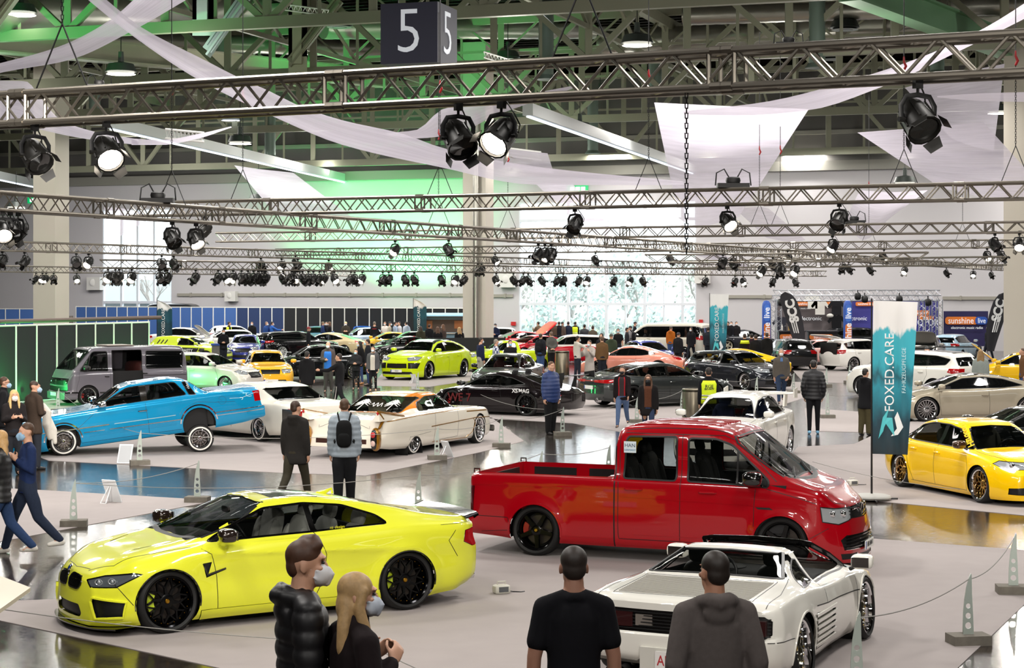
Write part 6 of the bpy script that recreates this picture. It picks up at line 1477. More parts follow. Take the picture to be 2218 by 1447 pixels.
def rig():
 truss('near', 'lighting_truss', 'nearest lighting truss, spanning the whole picture above the cars', (-500, 237.2), (2700, 46.6), pitch=.44, n=8)
 truss('second', 'lighting_truss', 'second lighting truss, rising to the right behind the nearest one', (288, 440), (2700, 384.6), n=7)
 truss('long', 'lighting_truss', 'long diagonal lighting truss falling from upper left to the right column', (-60, 413), (2176, 577), 4.95, pitch=.5)
 truss('third', 'lighting_truss', 'level lighting truss just below the second one', (472, 505), (2600, 475.7), pitch=.5)
 truss('diag', 'lighting_truss', 'lower diagonal lighting truss below the long diagonal one', (-60, 521), (1720, 578), 4.9, pitch=.55, n=4)
 truss('fifth', 'lighting_truss', 'level lighting truss half hidden behind the long diagonal one', (600, 540), (2500, 515.3), pitch=.55, n=4)
 truss('far', 'lighting_truss', 'farthest lighting truss carrying a long row of small spotlights', (222, 563), (1785, 587), 4.5, pitch=.7, n=4)
 truss('left', 'lighting_truss', 'far lighting truss crossing the left column', (-60, 575), (760, 588), 4.6, pitch=.7, n=4)
 truss('right', 'lighting_truss', 'short far lighting truss above the stage booth', (1400, 552), (2010, 547), 4.7, pitch=.7, n=4)
 truss('back', 'lighting_truss', 'thin far lighting truss right of the stage booth', (1460, 566), (2176, 556), 4.6, pitch=.7, n=4)
 on, offp = spot_proto(True), spot_proto(False)
 row = {'near': [(75, 0), (230, 1), (993, 0), (1087, 1), (1988, 0)], 'second': [(1245, 0), (1575, 1), (1818, 0), (442, 0)],
  'long': [(6, 1), (22, 0), (40, 1), (373, 0), (425, 1), (1166, 0), (1180, 1), (1194, 0), (1566, 0), (1588, 0), (1674, 0), (1692, 0), (1825, 0), (1838, 0), (1885, 0), (1960, 1), (2050, 0), (2108, 1), (2147, 0)],
  'third': [(856, 1), (972, 0), (1803, 1), (2155, 0), (2208, 1)], 'diag': [(5, 0), (53, 0), (165, 0), (192, 1), (350, 0), (376, 0), (565, 0), (610, 1), (645, 0), (712, 1), (1035, 0), (1043, 0)],
  'fifth': [(499, 1) if 0 else (640, 1), (1072, 1), (1290, 0), (1452, 0), (1706, 1), (1915, 1), (2138, 1), (2170, 0)],
  'left': [(78, 0), (92, 1), (100, 1), (116, 0), (166, 1)],
  'far': [(234, 1), (250, 0), (258, 0), (285, 1), (348, 0), (362, 0), (424, 0), (473, 0), (489, 1), (505, 1), (523, 0), (537, 0), (549, 0), (559, 0), (567, 0), (575, 0), (613, 0), (632, 0), (638, 1), (655, 0), (668, 0), (679, 0), (692, 0), (702, 1), (724, 1), (760, 0), (768, 0), (785, 1), (829, 0), (842, 0), (878, 0), (897, 0), (957, 0), (986, 1), (1006, 0), (1075, 1), (1112, 0), (1134, 0), (1144, 0), (1173, 0), (1207, 0), (1220, 0), (1253, 0), (1271, 1), (1330, 0), (1365, 1), (1392, 0), (1528, 0), (1592, 0), (1610, 1), (1674, 0), (1722, 0)],
  'right': [(1650, 1), (1690, 0), (1722, 1)]}
 nm = {'near': 'nearest truss', 'second': 'second truss', 'long': 'long diagonal truss', 'third': 'level truss below the second one', 'diag': 'lower diagonal truss', 'fifth': 'half hidden level truss', 'left': 'truss crossing the left column', 'far': 'farthest truss', 'right': 'short truss above the stage booth'}
 W = ['first', 'second', 'third', 'fourth', 'fifth', 'sixth', 'seventh', 'eighth', 'ninth', 'tenth', 'eleventh', 'twelfth', 'thirteenth', 'fourteenth', 'fifteenth', 'sixteenth', 'seventeenth', 'eighteenth', 'nineteenth']
 tens = ['', '', 'twenty', 'thirty', 'forty', 'fifty']
 def ordn(i):
  if i < 19: return W[i]
  n = i+1; return (tens[n//10].replace('y', 'ieth') if n % 10 == 0 else tens[n//10]+'-'+W[n % 10-1])
 for key, lst in row.items():
  for i, (px, lit) in enumerate(sorted(lst)):
   t = dup(on if lit else offp); q = on_truss(key, px); s = {'near': .80, 'second': .85}.get(key, .88)
   t.location = q; t.scale = (s,)*3; t.rotation_euler = (rnd.uniform(-.1, .1), 0, rnd.choice([-.9, -.6, -.3, .4, .7, .9]) if not (key == 'near') else {75: .75, 230: .55, 993: .5, 1087: -.6, 1988: .35}[px])
   t['label'] = ('lit ' if lit else 'unlit ')+'black spotlight, '+ordn(i)+' from the left on the '+nm[key]; t['group'] = 'spotlights on the '+nm[key]
 for p in (on, offp):
  for ch in list(p.children): bpy.data.objects.remove(ch)
  bpy.data.objects.remove(p)

 for i, (key, px, up) in enumerate((('near', 135, 3.5), ('near', 1262, 4.5), ('second', 526, 3.), ('second', 1405, 3.), ('second', 953, 3.2), ('near', 1487, .02), ('third', 1100, 3.), ('third', 1645, 3.), ('third', 1690, 3.), ('second', 1958, 3.), ('second', 2200, 3.), ('long', 372, 3.), ('fifth', 1882, 3.), ('fifth', 2085, 3.), ('long', 950, 2.6))):
  q = on_truss(key, px)+Vector((0, 0, .24)); t = thing('hanging_chain', 'dark hoist chain with red hook on the '+nm[key]+', '+ordn(sum(1 for k2, p2, _ in (('near', 135, 0), ('near', 1262, 0), ('near', 1487, 0), ('second', 526, 0), ('second', 953, 0), ('second', 1405, 0), ('second', 1958, 0), ('second', 2200, 0), ('third', 1100, 0), ('third', 1645, 0), ('third', 1690, 0), ('long', 372, 0), ('long', 950, 0), ('fifth', 1882, 0), ('fifth', 2085, 0)) if k2 == key and p2 < px))+' from left', 'chain', q, 0, 'hoist chains of the trusses'); t['label'] = t['label'].replace('dark hoist chain with red hook on the', 'hoist chain on the')
  if up < .1: q = q; a, z = -.24-1.05, 1.05
  b = MB(); L = 1.2 if up > .1 else 1.1; z0 = .55 if up > .1 else -1.35
  k = int(L/.034)
  for j in range(k):
   c = Vector((0, 0, z0+j*.034)); e = Vector((1, 0, 0)) if j % 2 else Vector((0, 1, 0))
   b.tube([c-e*.008, c-e*.01+Vector((0, 0, .038)), c+e*.01+Vector((0, 0, .038)), c+e*.008, c-e*.008], .0042, 4)
  b.build('chain', BLACK, t)
  if up > .1:
   h = MB(); h.limb([(0, 0, z0+L), (.03, 0, z0+L+.06), (.0, 0, z0+L+.13), (0, 0, z0+L+.2)], [.018, .022, .018, .012], 8); h.build('hook', mat('#a8141c', .4), t)
   w = MB(); w.tube([(0, 0, z0+L+.2), (0, 0, z0+L+up)], .008, 5); w.build('steel_cable', BLACK, t)
   s = MB()
   for e in (-1, 1): s.tube([(e*.22, 0, 0), (0, 0, z0)], .007, 5)
   s.build('sling', BLACK, t)

 m = bpy.data.materials.new('sheer_fabric'); m.use_nodes = True; nt = m.node_tree; b = nt.nodes['Principled BSDF']; b.inputs['Base Color'].default_value = lin('#d3cdd8'); b.inputs['Roughness'].default_value = .9
 trl = nt.nodes.new('ShaderNodeBsdfTranslucent'); trl.inputs['Color'].default_value = lin('#d3cddb'); trp = nt.nodes.new('ShaderNodeBsdfTransparent'); m1 = nt.nodes.new('ShaderNodeMixShader'); m2 = nt.nodes.new('ShaderNodeMixShader')
 m1.inputs['Fac'].default_value = .45; L = nt.links.new; L(b.outputs[0], m1.inputs[1]); L(trl.outputs[0], m1.inputs[2])
 tc = nt.nodes.new('ShaderNodeTexCoord'); wv = nt.nodes.new('ShaderNodeTexNoise'); wv.inputs['Scale'].default_value = 3.; mp = nt.nodes.new('ShaderNodeMapping'); mp.inputs['Scale'].default_value = (1, 14, 1); L(tc.outputs['UV'], mp.inputs['Vector']); L(mp.outputs[0], wv.inputs['Vector'])
 mr = nt.nodes.new('ShaderNodeMapRange'); mr.inputs['To Min'].default_value = .02; mr.inputs['To Max'].default_value = .42; L(wv.outputs['Fac'], mr.inputs['Value']); L(mr.outputs[0], m2.inputs['Fac']); L(m1.outputs[0], m2.inputs[1]); L(trp.outputs[0], m2.inputs[2]); L(m2.outputs[0], nt.nodes['Material Output'].inputs['Surface'])
 def sail(label, up, lo, d0, d1, n=28, k=8, bow=.0):
  def res(pl):
   q = [Vector(p) for p in pl]; l = [0.]
   for i in range(1, len(q)): l.append(l[-1]+(q[i]-q[i-1]).length)
   fx, fy = pch([(l[i], q[i].x) for i in range(len(q))]), pch([(l[i], q[i].y) for i in range(len(q))]); s = np.linspace(0, l[-1], n)
   return list(zip(fx(s), fy(s)))
  A, B = res(up), res(lo); P = []
  for i in range(n):
   t = i/(n-1); d = d0+(d1-d0)*t; row = []
   for j in range(k):
    w = j/(k-1); x = A[i][0]*(1-w)+B[i][0]*w; y = A[i][1]*(1-w)+B[i][1]*w
    row.append(D(x, y, d+math.sin(w*PI)*bow+.06*math.sin(w*19+t*3)+w*.8))
   P.append(row)
  b = MB(); b.grid(P); o = b.build('hanging_sail', m, None, 180)
  uv = o.data.uv_layers.new(name='UVMap'); me = o.data
  for lp in me.loops: uv.data[lp.index].uv = ((lp.vertex_index//k)/n, (lp.vertex_index % k)/k)
  tag(o, label, 'fabric sail')
 sail('longest white fabric ribbon, falling from the upper left across to the second truss', [(225, -5), (303, 57), (447, 132), (517, 168), (583, 197), (650, 230), (740, 260), (873, 290), (957, 320), (1157, 360), (1480, 393)], [(185, -5), (273, 67), (430, 173), (547, 232), (593, 253), (739, 313), (953, 362), (1157, 400), (1433, 401), (1482, 400)], 24, 30, 40)
 sail('white fabric ribbon crossing the longest one at the upper left', [(-60, 152), (0, 137), (130, 100), (240, 42), (300, -10)], [(-60, 175), (0, 158), (150, 130), (290, 65), (420, -10)], 36, 33)
 sail('pale sail hanging behind the left end of the nearest truss', [(-20, 174), (55, 176), (88, 212), (130, 258), (200, 284), (300, 302)], [(-20, 200), (0, 262), (30, 262), (85, 280), (200, 303), (300, 314)], 40, 42)
 sail('thin curved fabric ribbon below the left of the nearest truss', [(285, 300), (350, 303), (430, 290), (500, 274)], [(285, 314), (350, 314), (430, 300), (502, 276)], 42, 46, 16, 4)
 sail('pale green-tinted sail over the blue partition', [(507, 358), (560, 366), (635, 374)], [(600, 468), (690, 474), (775, 480)], 60, 58, 14, 10, 1.2)
 sail('white sail behind the pair of spotlights on the nearest truss', [(838, 288), (900, 282), (960, 236), (1100, 212), (1240, 186)], [(838, 292), (900, 300), (985, 290), (1075, 250), (1240, 192)], 42, 40, 20, 6)
 sail('small white sail under the bright spotlight, behind the longest ribbon', [(1022, 316), (1110, 324), (1186, 332)], [(1080, 352), (1140, 370), (1200, 376)], 52, 50, 14, 8, .6)
 sail('hazy sail falling toward the glass front', [(1160, 398), (1240, 398)], [(1290, 520), (1345, 520)], 62, 60, 8, 8, .6)
 sail('largest white sail, hanging right of the centre above the second truss', [(1417, 222), (1580, 230), (1752, 236)], [(1470, 472), (1505, 492), (1600, 470)], 46, 44, 20, 14, 1.6)
 sail('white ribbon rising to the upper right corner', [(1480, 241), (1650, 222), (1850, 172), (2000, 122), (2130, 62), (2290, -40)], [(1480, 248), (1600, 250), (1750, 239), (1900, 192), (2075, 112), (2290, 5)], 34, 30, 24, 6)
 sail('white sail sagging at the right under the black spotlight', [(1857, 287), (1990, 277), (2130, 265)], [(2040, 408), (2150, 430), (2290, 440)], 44, 40, 18, 12, 1.4)
 sail('translucent grey sail behind the spotlight at the right', [(1960, 190), (2070, 160), (2176, 138)], [(2060, 300), (2110, 318), (2152, 326)], 54, 52, 14, 10, .6)
 sail('level white ribbon at the right edge under the nearest truss', [(2030, 208), (2130, 202), (2290, 198)], [(2030, 211), (2130, 219), (2290, 222)], 36, 35, 10, 4)
 sail('far pale sail behind the third truss at the right', [(1592, 452), (1650, 448), (1665, 452)], [(1660, 515), (1720, 525), (1745, 520)], 80, 78, 10, 6)
 sail('far translucent sail hanging above the stage booth', [(1862, 412), (1930, 416), (2010, 412)], [(1830, 480), (1870, 520), (1930, 470)], 78, 76, 12, 8, .6)
 sail('far pale sail in front of the left window', [(226, 448), (270, 452), (318, 462)], [(232, 505), (245, 514), (318, 478)], 90, 88, 10, 6, .3)
 sail('far pinkish sail at the right of the glass front', [(1480, 545), (1555, 548)], [(1600, 580), (1640, 582)], 90, 88, 8, 5)

 for i, ((x0, y0), (x1, y1), d) in enumerate((((358, 280), (442, 288), 46), ((1090, 320), (1172, 330), 52), ((1048, 112), (1122, 135), 70), ((610, 8), (712, 22), 70))):
  p, q = D(x0, y0, d), D(x1, y1, d); b = MB()
  for e in (0, .22):
   b.tube([p+Vector((0, 0, -e)), q+Vector((0, 0, -e))], .03, 6)
  for k in range(10): b.tube([p.lerp(q, k/10)+Vector((0, 0, 0)), p.lerp(q, (k+.5)/10)-Vector((0, 0, .22)), p.lerp(q, (k+1)/10)], .016, 4)
  tag(b.build('hanging_truss', mat('#dcdcd8', .4, .4), None), 'short pale hanging truss '+['under the near truss at left', 'holding the small sail under the bright spotlight', 'up in the roof right of the number cube', 'up in the roof at upper left'][i], 'truss')

 for i, (key, px) in enumerate((('second', 1588), ('near', 215), ('long', 342), ('third', 1850), ('near', 1708))):
  q = on_truss(key, px)+Vector((0, 0, .30)); k = .35 if key == 'near' else 1.; q.z += .0 if k == 1 else -.03; b = MB(); b.box(q, (.5*k, .2*k, .07*k)); b.sq(q+Vector((0, 0, .08*k)), (.12*k, .08*k, .06*k), .6, 10, 6)
  for e in (-1, 1): b.tube([q+Vector((e*.05, 0, .1))*k, q+Vector((e*.14, .02, .26))*k, q+Vector((e*.26, .02, .2))*k, q+Vector((e*.28, 0, 0))*k], .012*k, 5)
  tag(b.build('power_box', BLACK, None), 'black power distribution box with looping cables lying on the '+nm[key]+(' at left' if px < 300 else ' at right' if key == 'near' else ''), 'power box')
# ---------------------------------------------------------------- visitors
ARM = {'down': ((.13, -.02, -1), (.04, .14, -1)), 'phone': ((.14, .12, -1), (-.42, .85, .28)), 'belly': ((.2, .02, -1), (-.62, .72, .02)), 'pocket': ((.24, -.16, -1), (-.10, .30, -1)), 'back': ((.2, -.3, -1), (-.7, -.25, -.45)),
       'photo': ((.2, .5, -.8), (-.32, .6, .75)), 'point': ((.25, .8, -.5), (.15, .95, .02)), 'fwd': ((.08, .32, -1), (.03, .6, -.9)), 'bwd': ((.12, -.38, -1), (.05, -.06, -1)), 'fold': ((.22, .12, -1), (-.85, .5, .14)), 'chest': ((.20, .05, -1), (-.45, .62, .62)), 'hang': ((.2, -.02, -1), (.05, .05, -1))}
_pm = {}
def remesh(b, name, vox, smooth=5, puff=None):
 me = bpy.data.meshes.new(name); me.from_pydata(b.v, [], b.f)
 bm = bmesh.new(); bm.from_mesh(me); bmesh.ops.recalc_face_normals(bm, faces=bm.faces); bm.to_mesh(me); bm.free()
 o = bpy.data.objects.new(name, me)
 m = o.modifiers.new('r', 'REMESH'); m.mode = 'VOXEL'; m.voxel_size = vox; m.use_smooth_shade = True
 if smooth: s = o.modifiers.new('s', 'SMOOTH'); s.iterations = smooth; s.factor = .5
 me = to_mesh(o)
 if puff:
  amp, fr = puff; n = len(me.vertices); co = np.empty(n*3); me.vertices.foreach_get('co', co); co = co.reshape(-1, 3); no = np.empty(n*3); me.vertices.foreach_get('normal', no); no = no.reshape(-1, 3)
  co += no*(amp*(np.abs(np.sin(co[:, 2]*fr+co[:, 0]*1.5))**.6-.5))[:, None]; me.vertices.foreach_set('co', co.ravel())
 me.polygons.foreach_set('use_smooth', [True]*len(me.polygons)); me.update()
 me.name = name
 return me
def person_meshes(pose, arms, top, legs, hair, lvl, belly, turn, extra):
 key = (pose, arms, top, legs, hair, lvl, belly, turn, extra)
 if key in _pm: return _pm[key]
 V = Vector; vx = (.020, .0125, .0075)[lvl]; out = []
 st = {'stand': (2, -2, 2, 4), 'wide': (6, -6, 4, 4), 'walk': (22, -16, 6, 26), 'walk2': (-16, 22, 26, 6)}[pose]
 def leg(s, a, k):
  a, k = math.radians(a), math.radians(k); hip = V((s*.052, 0, .52)); kn = hip+V((s*.006, math.sin(a), -math.cos(a)))*.24; an = kn+V((s*.004, math.sin(a-k), -math.cos(a-k)))*.24
  return hip, kn, an
 LR = [leg(1, st[0], st[2]), leg(-1, st[1], st[3])]
 drop = min(q[2].z for q in LR)-.042
 mv = lambda p: p-V((0, 0, drop))
 LR = [[mv(q) for q in l] for l in LR]; dz = -drop
 Z = lambda x, y, z: V((x, y, z+dz))
 sh = [Z(s*.098, -.004, .798) for s in (1, -1)]; AR = []
 for i, s in enumerate((1, -1)):
  u, f = ARM[arms[i]]; u = V((u[0]*s, u[1], u[2])).normalized(); f = V((f[0]*s, f[1], f[2])).normalized()
  e = sh[i]+u*.168; w = e+f*.142; AR.append((sh[i], e, w, f, s))
 hd = Z(0, .014, .922); RT = Matrix.Rotation(math.radians(turn), 3, 'Z'); H = lambda x, y, z: hd+(RT @ V((x, y, z)))
 b = MB()
 b.tube([Z(0, 0, .50), Z(0, .0, .56), Z(0, .002, .62), Z(0, .004, .72), Z(0, 0, .79), Z(0, -.004, .825), Z(0, 0, .845)], [.07, .08, .074, .086, .084, .055, .032], 14, (1, .62), (1, 0, 0))
 b.limb([Z(0, -.006, .81), Z(0, .004, .90)], [.036, .032], 12)
 for s in (1, -1): b.limb([Z(s*.02, -.006, .838), Z(s*.06, -.006, .818), sh[0 if s > 0 else 1]], [.022, .026, .030], 10)
 for i, (a, e, w, f, s) in enumerate(AR):
  b.limb([a, (a+e)/2, e, (e+w)/2, w], [.032, .030, .0245, .0235, .0165], 10)
  n = V((-s, 0, .001)); n = (n-f*n.dot(f)).normalized(); l = f.cross(n)*s
  if l.y < 0 and abs(f.z) > .7: l = -l
  pc = w+f*.03; R = Matrix((l, f, n)).transposed(); b.sq(pc, (.023, .032, .011), .7, 12, 8, R)
  for k, (o_, L) in enumerate(((.017, .036), (.006, .042), (-.006, .039), (-.017, .031))):
   p0 = w+f*.055+l*o_; p1 = p0+(f*.8+n*.5).normalized()*L*.55; p2 = p1+(f*.35+n*.95).normalized()*L*.5; b.limb([p0, p1, p2], [.0062, .0058, .005], 6)
  p0 = w+f*.02+l*.02; p1 = p0+(f*.6+l*.8+n*.2).normalized()*.026; b.limb([p0, p1, p1+(f*.9+n*.4).normalized()*.022], [.0075, .0065, .0055], 6)
 for (h, k, a), s in zip(LR, (1, -1)): b.limb([h-V((0, 0, .04)), k, a], [.046, .034, .022], 10); b.limb([a-V((0, 0, .012)), a+V((s*.008, .075, -.026))], [.02, .016], 8)

 b.sq(H(0, -.006, .012), (.0425, .053, .053), 1, 18, 12); b.sq(H(0, .010, -.026), (.034, .038, .042), .95, 16, 10); b.sq(H(0, .034, -.052), (.019, .016, .014), 1, 10, 8)
 b.limb([H(0, .046, .010), H(0, .057, -.012), H(0, .061, -.018)], [.006, .0075, .0085], 8); b.sq(H(0, .042, .020), (.028, .012, .007), 1, 12, 6)
 b.sq(H(0, .049, -.034), (.013, .006, .0055), 1, 10, 6)
 for s in (1, -1): b.sq(H(s*.0435, -.008, -.004), (.006, .012, .019), 1, 8, 8, RT @ Matrix.Rotation(s*.35, 3, 'Z')); b.sq(H(s*.024, .036, -.010), (.012, .012, .010), 1, 8, 6)
 out.append(('body', remesh(b, 'person', vx*.62 if lvl else .013, 3 if lvl else 2), 'skin'))

 kind = hair
 if kind != 'bald':
  b = MB(); R2 = RT
  if kind == 'short': b.sq(H(0, -.013, .028), (.0455, .052, .047), 1, 18, 12, R2); b.sq(H(0, -.034, -.002), (.041, .028, .036), 1, 14, 10, R2)
  elif kind == 'quiff': b.sq(H(0, -.012, .026), (.0455, .053, .047), 1, 18, 12, R2); b.sq(H(0, -.036, -.004), (.039, .026, .036), 1, 14, 10, R2); b.limb([H(-.016, -.006, .058), H(0, .022, .064), H(.012, .034, .054)], [.026, .024, .014], 10); b.sq(H(0, .012, .05), (.036, .03, .026), 1, 12, 8)
  elif kind == 'long':
   b.sq(H(0, -.012, .022), (.0495, .056, .052), 1, 18, 12, R2); b.sq(H(0, -.035, -.03), (.052, .036, .06), 1, 16, 10, R2)
   for s in (1, -1):
    b.limb([H(s*.038, .012, .02), H(s*.047, .0, -.03), H(s*.05, .015, -.09), H(s*.048, .035, -.145)], [.017, .018, .02, .012], 8)
    for q in (0, 1, 2): b.limb([H(s*.03*(1-q*.3), -.035, -.02), H(s*(.046-q*.016), -.046, -.09), H(s*(.05-q*.017), -.05, -.15), H(s*(.045-q*.014), -.05, -.205+q*.01)], [.022, .022, .02, .010], 8)
  elif kind in ('cap', 'beanie'):
   b.sq(H(0, -.008, .022), (.047, .057, .050), 1, 18, 12, R2)
   if kind == 'cap': b.sq(H(0, .058, .022), (.036, .036, .005), 1, 14, 6, R2)
  out.append(('hair' if kind not in ('cap', 'beanie') else kind, remesh(b, 'hair', vx*.62 if lvl else .014, 9 if lvl else 3), 'hair'))
 if 'mask' in extra:
  b = MB(); b.sq(H(0, .036, -.030), (.036, .028, .034), .9, 14, 10, RT); b.limb([H(0, .058, -.014), H(0, .068, -.028), H(0, .055, -.054)], [.010, .012, .012], 8)
  for s in (1, -1): b.limb([H(s*.034, .035, -.015), H(s*.045, -.004, -.008)], [.0025, .0025], 5); b.limb([H(s*.034, .03, -.042), H(s*.045, -.004, -.018)], [.0025, .0025], 5)
  out.append(('face_mask', remesh(b, 'mask', .0045 if lvl else .012, 2), 'mask'))
 if lvl == 2 or 'glasses' in extra:
  b = MB()
  for s in (1, -1): b.sq(H(s*.017, .046, .006), (.007, .005, .0045), 1, 10, 6)
  if 'glasses' in extra:
   for s in (1, -1): b.tube([H(s*.019+.016*math.cos(q), .054, .005+.012*math.sin(q)) for q in np.linspace(0, 6.28, 13)], .0018, 4); b.tube([H(s*.035, .053, .006), H(s*.046, -.005, .004)], .0015, 4)
   b.tube([H(-.004, .056, .007), H(.004, .056, .007)], .0018, 4)
  out.append(('glasses' if 'glasses' in extra else 'eyes', b.mesh('eyes', BLACK), 'eyes'))

 g = {'puffer': 1.16, 'coat': 1.08, 'jacket': 1.06, 'hoodie': 1.06, 'sweater': 1.0, 'tee': .97, 'shirt': 1.0, 'longcoat': 1.1, 'parka': 1.14}[top]
 b = MB(); hem = {'tee': .475, 'sweater': .47, 'shirt': .465, 'hoodie': .465, 'puffer': .46, 'jacket': .455, 'coat': .40, 'parka': .39, 'longcoat': .26}[top]; bl = belly
 zs = [hem, .50, .56, .62, .69, .76, .80, .828, .842]; rr = [.105, .099, .093+bl*.6, .091+bl, .097+bl*.5, .098, .082, .058, .044]
 if hem < .44: zs = [hem, (hem+.5)/2]+zs[1:]; rr = [.110, .108]+rr[1:]
 yy = [0 if z < .5 or z > .72 else bl*.5 for z in zs]
 b.tube([Z(0, y, z) for y, z in zip(yy, zs)], [r*g for r in rr], 18, (1, .66+bl*2.2), (1, 0, 0))
 for i, (a, e, w, f, s) in enumerate(AR):
  b.limb([Z(s*.022, -.006, .834), Z(s*.06, -.006, .814), a], [.027*g, .033*g, .036*g], 10)
  if top == 'tee': b.limb([a, a+(e-a)*.4, a+(e-a)*.70], [.037, .036, .037], 12)
  else: b.limb([a, (a+e)/2, e, (e+w)/2, w-f*.008], [.038*g, .037*g, .033*g, .031*g, .025*g], 12)
 if top in ('hoodie', 'parka') or 'hood' in extra: b.limb([Z(-.055, -.02, .835), Z(-.035, -.055, .845), Z(0, -.066, .838), Z(.035, -.055, .845), Z(.055, -.02, .835)], [.022, .026, .03, .026, .022], 10); b.sq(Z(0, -.058, .805), (.055, .022, .04), .9, 12, 8)
 elif top in ('puffer', 'coat', 'jacket', 'longcoat'): b.tube([Z(0, -.002, .825), Z(0, 0, .852), Z(0, .004, .872)], [.055, .049, .046], 14, (1, .92), (1, 0, 0))
 elif top == 'tee': b.tube([Z(0, -.004, .825), Z(0, -.003, .846)], [.052, .043], 12)
 elif top in ('shirt',): b.tube([Z(0, -.002, .83), Z(0, 0, .856)], [.05, .040], 12)
 nm = {'tee': 't_shirt'}.get(top, top if top != 'longcoat' else 'long_coat')
 out.append((nm, remesh(b, nm, vx, 3, (.008, 62) if top == 'puffer' and lvl else None), 'top'))
 b = MB()
 b.tube([Z(0, 0, .60), Z(0, 0, .55), Z(0, 0, .50), Z(0, 0, .475)], [.082, .094, .104, .094], 14, (1, .70), (1, 0, 0))
 wd = {'slim': .88, 'jeans': 1., 'cargo': 1.22}[legs]
 for (h, k, a) in LR: b.limb([h+V((0, 0, -.03)), (h+k)/2, k, (k+a)/2, a+V((0, 0, .002))], [.054, .052*wd, .042*wd, .037*wd, .032*wd], 12)
 out.append(('trousers', remesh(b, 'trousers', vx, 3), 'legs'))
 for (h, k, a), s in zip(LR, (1, -1)):
  b = MB(); b.limb([a+V((0, -.018, -.018)), a+V((s*.004, .03, -.022)), a+V((s*.010, .085, -.028))], [.024, .023, .017], 12, (1, .85)); b.limb([a+V((0, 0, .0)), a+V((0, -.004, -.012))], [.025, .026], 10)
  out.append(('shoe', remesh(b, 'shoe', .007 if lvl else .014, 2), 'shoes'))
 _pm[key] = out
 return out
def cloth(c, rough=.85, noise=.18, sc=60, bump=.25): return mat(c, rough, 0, 0, 0, 1, noise, sc, bump, 'cloth', .2)
def person(x, ytop, label, face=0, pose='stand', arms=('down', 'down'), top=('jacket', '#17181b'), legs=('jeans', '#24262c'), shoes='#1b1b1c', hair=('short', '#2b2018'), mask=None, h=1.77, feet=None, d=None, z=0., lvl=None, belly=0., turn=0, extra=(), skin='#c99a80', group=None, after=None):
 if d is None:
  if feet: d = F*CH/(feet-HY)
  else: d = min(F*(CH-h)/(ytop-HY), 112.)
 p = D(x, 700, d); p.z = z
 if feet or d >= 112: h = max(1.5, min(2.0, CH-(ytop-HY)*d/F-z))
 if lvl is None: lvl = 1 if d < 48 else 0
 t = thing('person', label, 'person', p, math.radians(face), group); t.scale = (h,)*3
 ex = tuple(extra)+(('mask',) if mask else ())
 M = {'skin': mat(skin, .55, noise=.05, nscale=20, name='skin'), 'hair': mat(hair[1], .55, noise=.35, nscale=70, bump=.5, name='hair'), 'mask': mat(mask or '#ffffff', .7), 'eyes': BLACK, 'top': cloth(top[1]) if len(top) < 3 else top[2], 'legs': cloth(legs[1]), 'shoes': mat(shoes, .5)}
 if top[0] == 'puffer': M['top'] = mat(top[1], .5, noise=.12, nscale=30, bump=.1, name='cloth')
 body = None
 for nm, me, k in person_meshes(pose, tuple(arms), top[0], legs[0], hair[0], lvl, belly, turn, ex):
  me2 = me
  if not me2.materials: me2.materials.append(M[k])
  o = link(nm, me2, t); o.material_slots[0].link = 'OBJECT'; o.material_slots[0].material = M[k]
 if after: after(t, h)
 return t
def vest(t, h, txt=True, c='#d9ee1c'):
 b = MB()
 for sg in (1,): b.tube([(0, 0, z) for z in (.50, .56, .62, .70, .77, .815)], [.112, .112, .112, .118, .122, .10], 20, (1, .70), (1, 0, 0))
 v = b.build('safety_vest', mat(c, .6, emit=.12), t, 180)
 for z in (.555, .60):
  k = MB(); k.tube([(0, 0, z), (0, 0, z+.022)], [.1145, .1145], 20, (1, .70), (1, 0, 0)); k.build('reflective_band', mat('#c9cbbf', .3, .5), v, 180)
 if txt:
  for s, z, q in (('RGE', .735, .062), ('SECURITY', .70, .030)): text_on('lettering', s, v, Matrix.Translation((0, -.083, z)) @ Matrix.Rotation(PI/2, 4, 'X'), mat('#14140f', .6), q, .0015, .0012)
def front(t, c, w=.5, z0=.50, z1=.80, nm='shirt_front', g=1.10):
 b = MB(); zs = np.linspace(z0, z1, 8); rr = np.interp(zs, [.46, .56, .62, .69, .76, .80], [.099, .093, .092, .098, .098, .080]); P = []
 for z, r in zip(zs, rr): P.append([(r*g*math.sin(a), r*g*.70*math.cos(a), z) for a in np.linspace(-w, w, 8)])
 b.grid([row for row in P]+[[(p[0], p[1]-.01, p[2]) for p in P[-1]]]); return b.build(nm, c if not isinstance(c, str) else cloth(c), t, 180)
def backpack_on(t, h, label, c='#121314', s=1.):
 b = MB(); bp = thing('backpack', label, 'backpack', t.location, t.rotation_euler.z); bp.scale = t.scale
 b.sq((0, -.105*s, .68), (.072, .045, .125), .6, 18, 12); b.sq((0, -.14, .63), (.055, .02, .06), .6, 14, 8); b.build('bag', cloth(c), bp)
 for sg in (1, -1):
  k = MB(); k.tube([(sg*.045, -.085, .80), (sg*.06, -.03, .862), (sg*.075, .05, .82), (sg*.085, .075, .74), (sg*.105, .03, .66), (sg*.085, -.07, .60)], .009, 6, (1.8, .6)); k.build('strap', cloth(c), bp)
